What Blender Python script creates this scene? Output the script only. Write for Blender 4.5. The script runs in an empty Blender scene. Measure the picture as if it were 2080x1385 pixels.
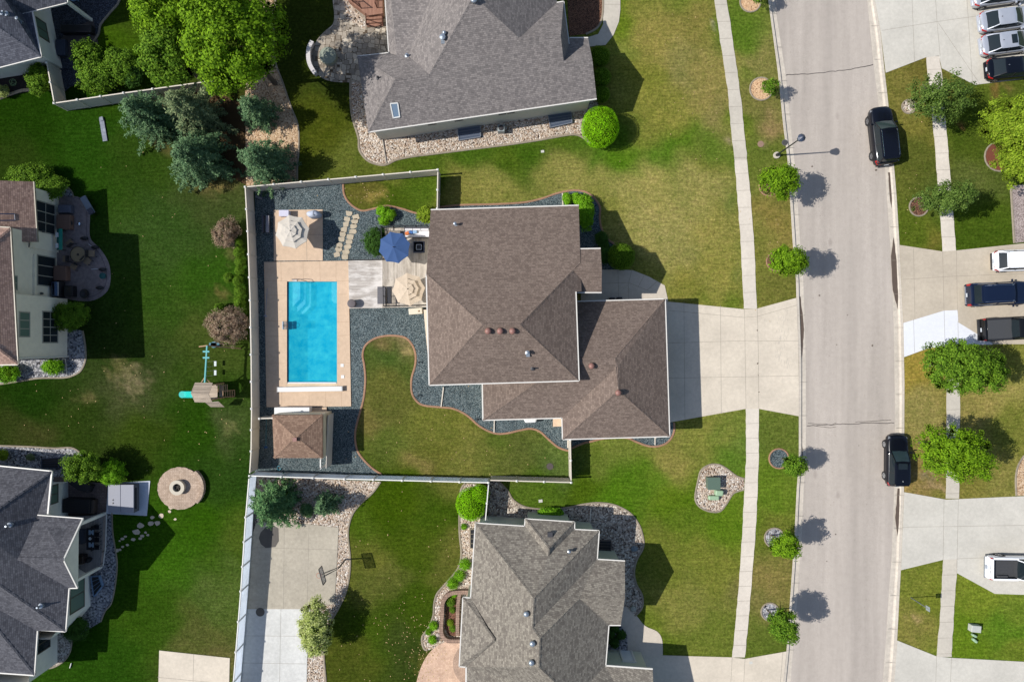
import bpy, bmesh, math, random
import numpy as np
from mathutils import Vector, Matrix
# ------------------------------------------------------------ camera, world, sun
CAM_H = 60.8
FPX = 1386.667          # focal length in photo pixels (2080 px wide photo, 24 mm equivalent lens)
SUN_EL = math.radians(45); SUN_AZ = math.radians(183.8)   # direction towards the sun, counted from +x
SUN_STRENGTH = 4.35; SKY_STRENGTH = 0.098; EXPOSURE = 0.46
sc = bpy.context.scene
COL = sc.collection
cam_d = bpy.data.cameras.new('camera'); cam = bpy.data.objects.new('camera', cam_d); COL.objects.link(cam)
cam.location = (0, 0, CAM_H); cam.rotation_euler = (0, 0, 0)
cam_d.sensor_width = 36; cam_d.lens = 24; cam_d.clip_end = 2000; cam_d.clip_start = 0.5
sc.camera = cam
w = bpy.data.worlds.new('World'); sc.world = w; w.use_nodes = True
_n = w.node_tree.nodes; _l = w.node_tree.links
sky = _n.new('ShaderNodeTexSky'); sky.sky_type = 'NISHITA'; sky.sun_disc = False
sky.sun_elevation = SUN_EL
sky.sun_rotation = math.pi/2 - SUN_AZ
_l.new(sky.outputs[0], _n['Background'].inputs[0]); _n['Background'].inputs[1].default_value = SKY_STRENGTH
sd = bpy.data.lights.new('sun', 'SUN'); sd.energy = SUN_STRENGTH; sd.angle = math.radians(0.5); sd.color = (1, .965, .905)
so = bpy.data.objects.new('sun', sd); COL.objects.link(so)
_dir = Vector((math.cos(SUN_EL)*math.cos(SUN_AZ), math.cos(SUN_EL)*math.sin(SUN_AZ), math.sin(SUN_EL)))
so.rotation_euler = _dir.to_track_quat('Z', 'Y').to_euler(); so.location = _dir*80
sc.view_settings.view_transform = 'Standard'; sc.view_settings.look = 'None'
sc.view_settings.exposure = EXPOSURE; sc.view_settings.gamma = 1
sc.cycles.max_bounces = 6; sc.cycles.transparent_max_bounces = 8

R = math.radians
rnd = random.Random(7)

def P(X, Y, h=0.0):
    s = (CAM_H-h)/FPX
    return Vector(((X-1040)*s, (692.5-Y)*s, h))
def plane3(a, b, c):
    n = (b-a).cross(c-a).normalized(); return (n, n.dot(a))
def RAY(X, Y, pl):
    n, d = pl
    D = Vector(((X-1040)/FPX, (692.5-Y)/FPX, -1)); O = Vector((0, 0, CAM_H))
    t = (d-n.dot(O))/n.dot(D); return O+D*t
def smooth(pts, k=6, closed=False):
    out = []; n = len(pts)
    for i in range(n if closed else n-1):
        p0 = pts[(i-1) % n] if closed or i > 0 else pts[0]
        p1 = pts[i]; p2 = pts[(i+1) % n]
        p3 = pts[(i+2) % n] if closed or i+2 < n else pts[-1]
        for j in range(k):
            t = j/k
            out.append(tuple(0.5*((2*b)+(-a+c)*t+(2*a-5*b+4*c-d)*t*t+(-a+3*b-3*c+d)*t**3) for a, b, c, d in zip(p0, p1, p2, p3)))
    if not closed: out.append(tuple(pts[-1]))
    return out
def circ(cx, cy, rx, ry=None, n=24, a0=0, a1=360):
    ry = ry or rx
    return [(cx+rx*math.cos(R(a0+(a1-a0)*i/n)), cy+ry*math.sin(R(a0+(a1-a0)*i/n))) for i in range(n)]
def insidePx(pt, poly):
    x, y = pt; c = False; j = len(poly)-1
    for i in range(len(poly)):
        if (poly[i][1] > y) != (poly[j][1] > y) and x < (poly[j][0]-poly[i][0])*(y-poly[i][1])/(poly[j][1]-poly[i][1])+poly[i][0]: c = not c
        j = i
    return c

ORG = {}
def tag(o, label=None, cat=None, group=None, kind=None):
    if label: o['label'] = label
    if cat: o['category'] = cat
    if group: o['group'] = group
    if kind: o['kind'] = kind
    return o
def thing(name, label, cat, loc=(0, 0, 0), rz=0, group=None):
    o = bpy.data.objects.new(name, None); COL.objects.link(o)
    o.location = loc; o.rotation_euler = (0, 0, rz); o.empty_display_size = .3
    ORG[o.name] = Vector(loc)
    return tag(o, label, cat, group)

class MB:
    def __init__(s): s.v = []; s.f = []; s.m = []
    def add(s, vs, fs, m=0):
        b = len(s.v); s.v += [tuple(v) for v in vs]
        for f in fs: s.f.append(tuple(i+b for i in f)); s.m.append(m)
        return s
    def box(s, c, size, rz=0, m=0, M=None):
        x, y, z = [q/2 for q in size]; c = Vector(c); ca, sa = math.cos(rz), math.sin(rz)
        vs = []
        for dz in (-z, z):
            for dx, dy in ((-x, -y), (x, -y), (x, y), (-x, y)):
                p = Vector((dx*ca-dy*sa, dx*sa+dy*ca, dz))
                if M: p = M @ Vector((dx, dy, dz))
                vs.append(c+p)
        return s.add(vs, [(3, 2, 1, 0), (4, 5, 6, 7), (0, 1, 5, 4), (1, 2, 6, 5), (2, 3, 7, 6), (3, 0, 4, 7)], m)
    def bar(s, a, b, w, t=None, m=0):
        a = Vector(a); b = Vector(b); t = t or w; d = (b-a).normalized()
        up = Vector((0, 0, 1)) if abs(d.z) < .95 else Vector((1, 0, 0))
        sd_ = d.cross(up).normalized(); up = sd_.cross(d)
        vs = [p+sd_*(i*w/2)+up*(j*t/2) for p in (a, b) for i, j in ((-1, -1), (1, -1), (1, 1), (-1, 1))]
        return s.add(vs, [(3, 2, 1, 0), (4, 5, 6, 7), (0, 1, 5, 4), (1, 2, 6, 5), (2, 3, 7, 6), (3, 0, 4, 7)], m)
    def prism(s, pts, z0, z1, m=0, mtop=None):
        n = len(pts); ar = sum(pts[i][0]*pts[(i+1) % n][1]-pts[(i+1) % n][0]*pts[i][1] for i in range(n))
        if ar < 0: pts = pts[::-1]
        vs = [(p[0], p[1], z0) for p in pts]+[(p[0], p[1], z1) for p in pts]
        b = len(s.v)
        s.add(vs, [(i, (i+1) % n, n+(i+1) % n, n+i) for i in range(n)]+[tuple(range(n-1, -1, -1))], m)
        s.f.append(tuple(range(b+n, b+2*n))); s.m.append(m if mtop is None else mtop)
        return s
    def ppx(s, px, z0, z1, m=0, h=0, mtop=None):
        return s.prism([P(x, y, h)[:2] for x, y in px], z0, z1, m, mtop)
    def sheet(s, pts, z=None, m=0):
        pts = [tuple(p) if z is None else (p[0], p[1], z) for p in pts]
        n = len(pts); ar = sum(pts[i][0]*pts[(i+1) % n][1]-pts[(i+1) % n][0]*pts[i][1] for i in range(n))
        if ar < 0: pts = pts[::-1]
        return s.add(pts, [tuple(range(n))], m)
    def tube(s, path, r, n=8, m=0, cap=True):
        path = [Vector(p) for p in path]; k = len(path)
        rr = r if isinstance(r, (list, tuple)) else [r]*k
        vs = []; pu = None
        for i, p in enumerate(path):
            d = (path[min(i+1, k-1)]-path[max(i-1, 0)]).normalized()
            if pu is None:
                up = Vector((0, 0, 1)) if abs(d.z) < .9 else Vector((1, 0, 0))
            else: up = pu
            sx = d.cross(up).normalized(); u = sx.cross(d).normalized(); pu = u
            for j in range(n):
                a = 2*math.pi*j/n; vs.append(p+(sx*math.cos(a)+u*math.sin(a))*rr[i])
        fs = [(i*n+j, i*n+(j+1) % n, (i+1)*n+(j+1) % n, (i+1)*n+j) for i in range(k-1) for j in range(n)]
        if cap: fs += [tuple(range(n-1, -1, -1)), tuple((k-1)*n+j for j in range(n))]
        return s.add(vs, fs, m)
    def lathe(s, prof, c=(0, 0, 0), n=16, m=0, a0=0):
        c = Vector(c); vs = []; k = len(prof)
        for r, z in prof:
            for j in range(n):
                a = a0+2*math.pi*j/n; vs.append(c+Vector((r*math.cos(a), r*math.sin(a), z)))
        fs = [(i*n+j, i*n+(j+1) % n, (i+1)*n+(j+1) % n, (i+1)*n+j) for i in range(k-1) for j in range(n)]
        fs += [tuple(range(n-1, -1, -1)), tuple((k-1)*n+j for j in range(n))]
        return s.add(vs, fs, m)
    def ball(s, c, rx, ry, rz, n=12, k=8, m=0, jit=0, seed=0):
        c = Vector(c); rg = random.Random(seed); vs = []
        for i in range(k+1):
            t = math.pi*i/k
            for j in range(n):
                a = 2*math.pi*j/n; q = 1+(rg.random()-.5)*jit
                vs.append(c+Vector((rx*math.sin(t)*math.cos(a)*q, ry*math.sin(t)*math.sin(a)*q, -rz*math.cos(t)*q)))
        fs = [(i*n+j, i*n+(j+1) % n, (i+1)*n+(j+1) % n, (i+1)*n+j) for i in range(k) for j in range(n)]
        return s.add(vs, fs, m)
    def build(s, name, mat, parent=None, loc=None, local=False, smooth=False, uv=True, bevel=0, sharp=None):
        org = Vector((0, 0, 0))
        if parent is not None and not local: org = ORG.get(parent.name, Vector((0, 0, 0)))
        elif parent is None and not local:
            org = Vector(loc) if loc is not None else Vector((sum(v[0] for v in s.v)/len(s.v), sum(v[1] for v in s.v)/len(s.v), min(v[2] for v in s.v)))
        me = bpy.data.meshes.new(name)
        vs = [(v[0]-org.x, v[1]-org.y, v[2]-org.z) for v in s.v]
        me.from_pydata(vs, [], s.f)
        for mm in (mat if isinstance(mat, (list, tuple)) else [mat]): me.materials.append(mm)
        me.polygons.foreach_set('material_index', s.m)
        if smooth: me.polygons.foreach_set('use_smooth', [True]*len(me.polygons))
        me.update()
        big = [len(f) for f in s.f if len(f) > 4]
        if uv:
            L = me.uv_layers.new(name='UVMap'); co = me.vertices
            for p in me.polygons:
                n_ = p.normal
                if abs(n_.z) > .995: T = Vector((1, 0, 0)); B = Vector((0, 1, 0))
                else: T = Vector((0, 0, 1)).cross(n_).normalized(); B = n_.cross(T)
                for li in p.loop_indices:
                    q = co[me.loops[li].vertex_index].co
                    L.data[li].uv = (q.dot(T), q.dot(B))
        if big:
            bm = bmesh.new(); bm.from_mesh(me)
            bmesh.ops.triangulate(bm, faces=[f for f in bm.faces if len(f.verts) > 4])
            bm.to_mesh(me); bm.free()
        o = bpy.data.objects.new(name, me); COL.objects.link(o)
        if parent is not None: o.parent = parent; ORG[o.name] = org
        else:
            ORG[o.name] = org
            if not local: o.location = org
        if bevel:
            md = o.modifiers.new('bevel', 'BEVEL'); md.width = bevel; md.segments = 2; md.limit_method = 'ANGLE'; md.angle_limit = R(40)
        return o

def struct(name, mb, mat, parent=None, label=None, **k):
    o = mb.build(name, mat, parent, **k)
    if parent is None: o['kind'] = 'structure'
    if label: o['label'] = label
    return o
def solo(name, mb, mat, label, cat, group=None, **k):
    return tag(mb.build(name, mat, None, **k), label, cat, group)

# ------------------------------------------------------------ materials
GAIN = 1.38
def lin(c):
    c = c/255
    return c/12.92 if c <= .04045 else ((c+.055)/1.055)**2.4
def A(r, g, b, k=1.0): return tuple(min(.92, lin(x)/GAIN*k) for x in (r, g, b))
class M:
    def __init__(s, name, rough=.8, spec=.3):
        s.mat = bpy.data.materials.new(name); s.mat.use_nodes = True
        s.N = s.mat.node_tree.nodes; s.L = s.mat.node_tree.links
        s.b = s.N['Principled BSDF']; s.out = s.N['Material Output']
        s.b.inputs['Roughness'].default_value = rough; s.b.inputs['Specular IOR Level'].default_value = spec
    def nd(s, t, **k):
        n = s.N.new(t)
        for a, b in k.items(): setattr(n, a, b)
        return n
    def pos(s, kind='Object'):
        if kind == 'World': return s.nd('ShaderNodeNewGeometry').outputs['Position']
        return s.nd('ShaderNodeTexCoord').outputs[kind]
    def mapv(s, v, sc_=(1, 1, 1), rot=(0, 0, 0), loc=(0, 0, 0)):
        m = s.nd('ShaderNodeMapping'); s.L.new(v, m.inputs[0])
        m.inputs['Scale'].default_value = sc_; m.inputs['Rotation'].default_value = rot; m.inputs['Location'].default_value = loc
        return m.outputs[0]
    def noise(s, v, scale, detail=4, rough=.6, out=0):
        n = s.nd('ShaderNodeTexNoise'); s.L.new(v, n.inputs['Vector']); n.inputs['Scale'].default_value = scale
        n.inputs['Detail'].default_value = detail; n.inputs['Roughness'].default_value = rough
        return n.outputs[out]
    def vor(s, v, scale, feature='F1'):
        n = s.nd('ShaderNodeTexVoronoi', feature=feature); s.L.new(v, n.inputs['Vector']); n.inputs['Scale'].default_value = scale
        return n
    def ramp(s, f, stops, interp='LINEAR'):
        n = s.nd('ShaderNodeValToRGB'); s.L.new(f, n.inputs[0]); n.color_ramp.interpolation = interp
        e = n.color_ramp.elements
        while len(e) < len(stops): e.new(.5)
        for q, (p, c) in zip(e, stops):
            q.position = p; q.color = (c, c, c, 1) if isinstance(c, (int, float)) else (*c[:3], 1)
        return n.outputs[0]
    def mix(s, f, a, b, mode='MIX'):
        n = s.nd('ShaderNodeMix', data_type='RGBA', blend_type=mode)
        for i, x in ((0, f), (6, a), (7, b)):
            if isinstance(x, bpy.types.NodeSocket): s.L.new(x, n.inputs[i])
            elif i == 0: n.inputs[0].default_value = x
            else: n.inputs[i].default_value = (x, x, x, 1) if isinstance(x, (int, float)) else (*x[:3], 1)
        return n.outputs[2]
    def math(s, op, a, b=0.0):
        n = s.nd('ShaderNodeMath', operation=op)
        for i, x in ((0, a), (1, b)):
            if isinstance(x, bpy.types.NodeSocket): s.L.new(x, n.inputs[i])
            else: n.inputs[i].default_value = x
        return n.outputs[0]
    def col(s, c): s.L.new(c, s.b.inputs['Base Color']) if isinstance(c, bpy.types.NodeSocket) else setattr(s.b.inputs['Base Color'], 'default_value', (*c[:3], 1)); return s
    def bump(s, h, strength=.5, dist=.02):
        n = s.nd('ShaderNodeBump'); s.L.new(h, n.inputs['Height']); n.inputs['Strength'].default_value = strength; n.inputs['Distance'].default_value = dist
        s.L.new(n.outputs[0], s.b.inputs['Normal']); return s
_mc = {}
def flat(name, c, rough=.6, var=.15, scale=5, metal=0, spec=.4, bump=0, coat=0):
    if name in _mc: return _mc[name]
    m = M(name, rough, spec); v = m.pos(); f = m.noise(v, scale, 5)
    m.col(m.mix(f, tuple(x*(1-var) for x in c), tuple(min(.95, x*(1+var)) for x in c)))
    m.b.inputs['Metallic'].default_value = metal; m.b.inputs['Coat Weight'].default_value = coat
    if bump: m.bump(f, bump, .01)
    _mc[name] = m.mat; return m.mat
def concrete(name, c, stain=.1, var=.06):
    m = M(name, .85, .25); v = m.pos('World')
    a = m.noise(v, .35, 5, .6); b = m.noise(v, 3.5, 6, .65); g = m.noise(v, 55, 2)
    k = m.mix(m.ramp(a, [(.35, 0), (.65, 1)]), tuple(x*(1-stain) for x in c), tuple(x*(1+stain*.6) for x in c))
    k = m.mix(1, k, m.ramp(b, [(.3, 1-var*1.6), (.7, 1+var)]), 'MULTIPLY')
    k = m.mix(1, k, m.ramp(g, [(.3, .9), (.7, 1.1)]), 'MULTIPLY')
    m.col(k).bump(g, .3, .004); return m.mat
def gravel(name, cols, size=.07, gap=(.03, .025, .02), bumpd=.04, gapw=.62):
    m = M(name, .85, .25); v = m.pos('World'); wn = m.noise(v, 3, 2, .5, 1)
    vm = m.nd('ShaderNodeVectorMath', operation='MULTIPLY_ADD'); m.L.new(wn, vm.inputs[0]); vm.inputs[1].default_value = (size*.8,)*3; m.L.new(v, vm.inputs[2])
    vo = m.vor(vm.outputs[0], 1/size)
    sep = m.nd('ShaderNodeSeparateColor'); m.L.new(vo.outputs['Color'], sep.inputs[0])
    k = m.ramp(sep.outputs[0], [(i/max(1, len(cols)-1), c) for i, c in enumerate(cols)])
    k = m.mix(m.ramp(vo.outputs['Distance'], [(gapw, 0), (gapw+.18, 1)]), k, gap)
    k = m.mix(1, k, m.ramp(m.noise(v, .8, 4), [(.3, .85), (.7, 1.12)]), 'MULTIPLY')
    h = m.ramp(vo.outputs['Distance'], [(0, 1), (.75, 0)])
    m.col(k).bump(h, .9, bumpd); return m.mat
def shingle(name, c1, c2, cm, row=.145, wdt=.21, k_=.92):
    c1, c2, cm = [tuple(x*k_ for x in c) for c in (c1, c2, cm)]; cm = tuple(a*.5+b*.5 for a, b in zip(cm, c1))
    m = M(name, .92, .2); v = m.pos('UV')
    def brick(v, rw, bw):
        b = m.nd('ShaderNodeTexBrick'); m.L.new(v, b.inputs['Vector']); b.inputs['Scale'].default_value = 1
        b.inputs['Brick Width'].default_value = bw; b.inputs['Row Height'].default_value = rw
        b.inputs['Mortar Size'].default_value = .01; b.inputs['Mortar Smooth'].default_value = .5; b.inputs['Bias'].default_value = 0
        b.offset = .37; b.squash = 1.25; b.squash_frequency = 3
        b.inputs['Color1'].default_value = (*c1, 1); b.inputs['Color2'].default_value = (*c2, 1); b.inputs['Mortar'].default_value = (*cm, 1)
        return b
    b = brick(v, row, wdt)
    wob = m.noise(m.mapv(v, (1, 2.2, 1)), 2.6, 5, .7)
    gr = m.noise(v, 60, 2); big = m.noise(m.pos('World'), .22, 4, .55)
    k = m.mix(1, b.outputs[0], m.ramp(wob, [(.3, .95), (.7, 1.05)]), 'MULTIPLY')
    k = m.mix(1, k, m.ramp(gr, [(.3, .88), (.7, 1.12)]), 'MULTIPLY')
    k = m.mix(1, k, m.ramp(big, [(.3, .94), (.7, 1.05)]), 'MULTIPLY')
    sepx = m.nd('ShaderNodeSeparateXYZ'); m.L.new(v, sepx.inputs[0])
    fr = m.math('FRACT', m.math('DIVIDE', sepx.outputs[1], row))
    hh = m.math('ADD', m.math('MULTIPLY', m.math('SUBTRACT', 1, fr), .7), m.math('MULTIPLY', gr, .3))
    m.col(k).bump(hh, .55, .02); return m.mat
def siding(name, c, lap=.13, glow=0):
    c = tuple(min(.86, x*1.55) for x in c)
    m = M(name, .6, .35); v = m.pos('UV'); s = m.nd('ShaderNodeSeparateXYZ'); m.L.new(v, s.inputs[0])
    fr = m.math('FRACT', m.math('DIVIDE', s.outputs[1], lap))
    n = m.noise(m.pos(), 2, 5)
    k = m.mix(1, c, m.ramp(n, [(.3, .93), (.7, 1.05)]), 'MULTIPLY')
    k = m.mix(m.ramp(fr, [(.0, .55), (.1, 0)]), k, tuple(x*.55 for x in c))
    m.col(k).bump(fr, .5, .02); return m.mat
def planks(name, c1, c2, gap=(.05, .045, .04), width=.14, length=3.2, rot=0, coord='World', wear=None):
    m = M(name, .75, .3); v = m.mapv(m.pos(coord), rot=(0, 0, rot))
    b = m.nd('ShaderNodeTexBrick'); m.L.new(v, b.inputs['Vector']); b.inputs['Scale'].default_value = 1
    b.inputs['Brick Width'].default_value = length; b.inputs['Row Height'].default_value = width; b.inputs['Mortar Size'].default_value = .006
    b.inputs['Color1'].default_value = (*c1, 1); b.inputs['Color2'].default_value = (*c2, 1); b.inputs['Mortar'].default_value = (*gap, 1); b.inputs['Bias'].default_value = 0
    n = m.noise(m.mapv(v, (1, 12, 1)), 2.0, 5)
    k = m.mix(1, b.outputs[0], m.ramp(n, [(.3, .8), (.7, 1.2)]), 'MULTIPLY')
    if wear: k = m.mix(m.ramp(m.noise(m.mapv(v, (1, 2.5, 1)), .55, 5, .65), [(.45, 0), (.62, .8)]), k, wear)
    m.col(k).bump(b.outputs['Fac'], -.4, .006); return m.mat
def pavers(name, cols, bw=.3, bh=.2, gap=(.06, .05, .045), msize=.012):
    m = M(name, .85, .25); v = m.pos('World')
    b = m.nd('ShaderNodeTexBrick'); m.L.new(v, b.inputs['Vector']); b.inputs['Scale'].default_value = 1
    b.inputs['Brick Width'].default_value = bw; b.inputs['Row Height'].default_value = bh; b.inputs['Mortar Size'].default_value = msize
    b.squash = .55; b.squash_frequency = 2; b.offset = .4; b.inputs['Bias'].default_value = 0
    b.inputs['Color1'].default_value = (*cols[0], 1); b.inputs['Color2'].default_value = (*cols[1], 1); b.inputs['Mortar'].default_value = (*gap, 1)
    k = m.mix(1, b.outputs[0], m.ramp(m.noise(v, 1.2, 5), [(.3, .82), (.7, 1.15)]), 'MULTIPLY')
    k = m.mix(1, k, m.ramp(m.noise(v, 30, 2), [(.3, .92), (.7, 1.08)]), 'MULTIPLY')
    m.col(k).bump(b.outputs['Fac'], -.4, .01); return m.mat
def leafmat(name, cols, trans=.3, tcol=None):
    m = M(name, .7, .1); g = m.nd('ShaderNodeNewGeometry')
    k = m.ramp(g.outputs['Random Per Island'], [(i/max(1, len(cols)-1), c) for i, c in enumerate(cols)])
    k = m.mix(1, k, m.ramp(m.noise(m.pos('World'), 1.6, 2), [(.3, .72), (.7, 1.25)]), 'MULTIPLY')
    m.col(k)
    t = m.nd('ShaderNodeBsdfTranslucent'); m.L.new(m.mix(.5, k, tcol or cols[-1]), t.inputs[0])
    x = m.nd('ShaderNodeMixShader'); x.inputs[0].default_value = trans
    m.L.new(m.b.outputs[0], x.inputs[1]); m.L.new(t.outputs[0], x.inputs[2]); m.L.new(x.outputs[0], m.out.inputs[0])
    return m.mat
def glass(name, c=(.02, .03, .04), rough=.05):
    m = M(name, rough, .4); m.col(c); return m.mat
def vinyl(name, c, trans):
    m = M(name, .45, .4); n = m.noise(m.pos(), 1.2, 5); k = m.mix(1, c, m.ramp(n, [(.3, .94), (.7, 1.04)]), 'MULTIPLY'); m.col(k)
    t = m.nd('ShaderNodeBsdfTranslucent'); m.L.new(k, t.inputs[0]); x = m.nd('ShaderNodeMixShader'); x.inputs[0].default_value = trans
    m.L.new(m.b.outputs[0], x.inputs[1]); m.L.new(t.outputs[0], x.inputs[2]); m.L.new(x.outputs[0], m.out.inputs[0]); return m.mat
def paint(name, c, flake=.0, rough=.3, cw=1):
    m = M(name, rough, .5 if cw == 1 else .2); n = m.noise(m.pos(), 3, 3)
    m.col(m.mix(n, tuple(x*.92 for x in c), tuple(min(.9, x*1.06) for x in c)))
    m.b.inputs['Coat Weight'].default_value = cw; m.b.inputs['Coat Roughness'].default_value = .06; m.b.inputs['Metallic'].default_value = flake
    return m.mat

# grass: colour comes from the 'Col' attribute (lawn tones mapped yard by yard)
def grassmat():
    m = M('lawn_grass', .95, .0); v = m.pos('World')
    at = m.nd('ShaderNodeAttribute', attribute_name='Col')
    big = m.noise(v, .28, 5, .6); mid = m.noise(v, 1.5, 6, .7); fine = m.noise(v, 4.2, 7, .88); st = m.noise(m.mapv(v, (.5, 5, 1)), 1.3, 3)
    k = at.outputs['Color']
    k = m.mix(1, k, m.ramp(big, [(.3, (.82, .88, .86)), (.7, (1.14, 1.1, 1.16))]), 'MULTIPLY')
    k = m.mix(1, k, m.ramp(mid, [(.3, (.72, .8, .7)), (.7, (1.22, 1.14, 1.34))]), 'MULTIPLY')
    k = m.mix(1, k, m.ramp(fine, [(.36, .45), (.5, .97), (.64, 1.62)]), 'MULTIPLY')
    k = m.mix(1, k, m.ramp(st, [(.35, .86), (.65, 1.14)]), 'MULTIPLY')
    sp = m.ramp(m.noise(v, 7, 5, .8), [(.55, 0), (.66, .6)])
    k = m.mix(sp, k, m.mix(1, k, (1.9, 1.5, 2.6), 'MULTIPLY'))
    m.col(k).bump(fine, .8, .05); return m.mat
GRASS = grassmat()

# ------------------------------------------------------------ roads, kerbs (photo pixels)
Wb = np.array([(-300, 1510), (0, 1560.5), (144, 1580), (253, 1591), (325, 1600), (500, 1611), (563, 1617), (602, 1618), (735, 1623), (940, 1623), (987, 1619), (1096, 1613.6), (1198, 1606.6), (1320, 1598), (1385, 1591), (1700, 1555)])
Wr = np.array([(-300, 1523), (0, 1574), (22, 1577), (152, 1597), (274, 1609), (347, 1617), (500, 1627), (563, 1632.6), (735, 1638), (940, 1638), (987, 1634), (1096, 1629), (1198, 1622), (1320, 1612), (1385, 1607), (1700, 1570)])
Er = np.array([(-300, 1722), (0, 1763), (121, 1775), (209, 1785.5), (337, 1799), (420, 1804.6), (546, 1813), (664, 1817), (818, 1819.5), (859, 1819.5), (990, 1818), (1130, 1813), (1191, 1808), (1304, 1801), (1385, 1794.6), (1700, 1760)])
Eb = np.array([(-300, 1735), (0, 1776), (70, 1789), (140, 1796), (218, 1805), (318, 1814), (400, 1821), (500, 1827), (655, 1834.6), (727, 1836), (780, 1837), (998, 1836), (1156, 1829.6), (1300, 1822), (1385, 1816), (1700, 1782)])
def ex(t, Y): return float(np.interp(Y, t[:, 0], t[:, 1]))

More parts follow.
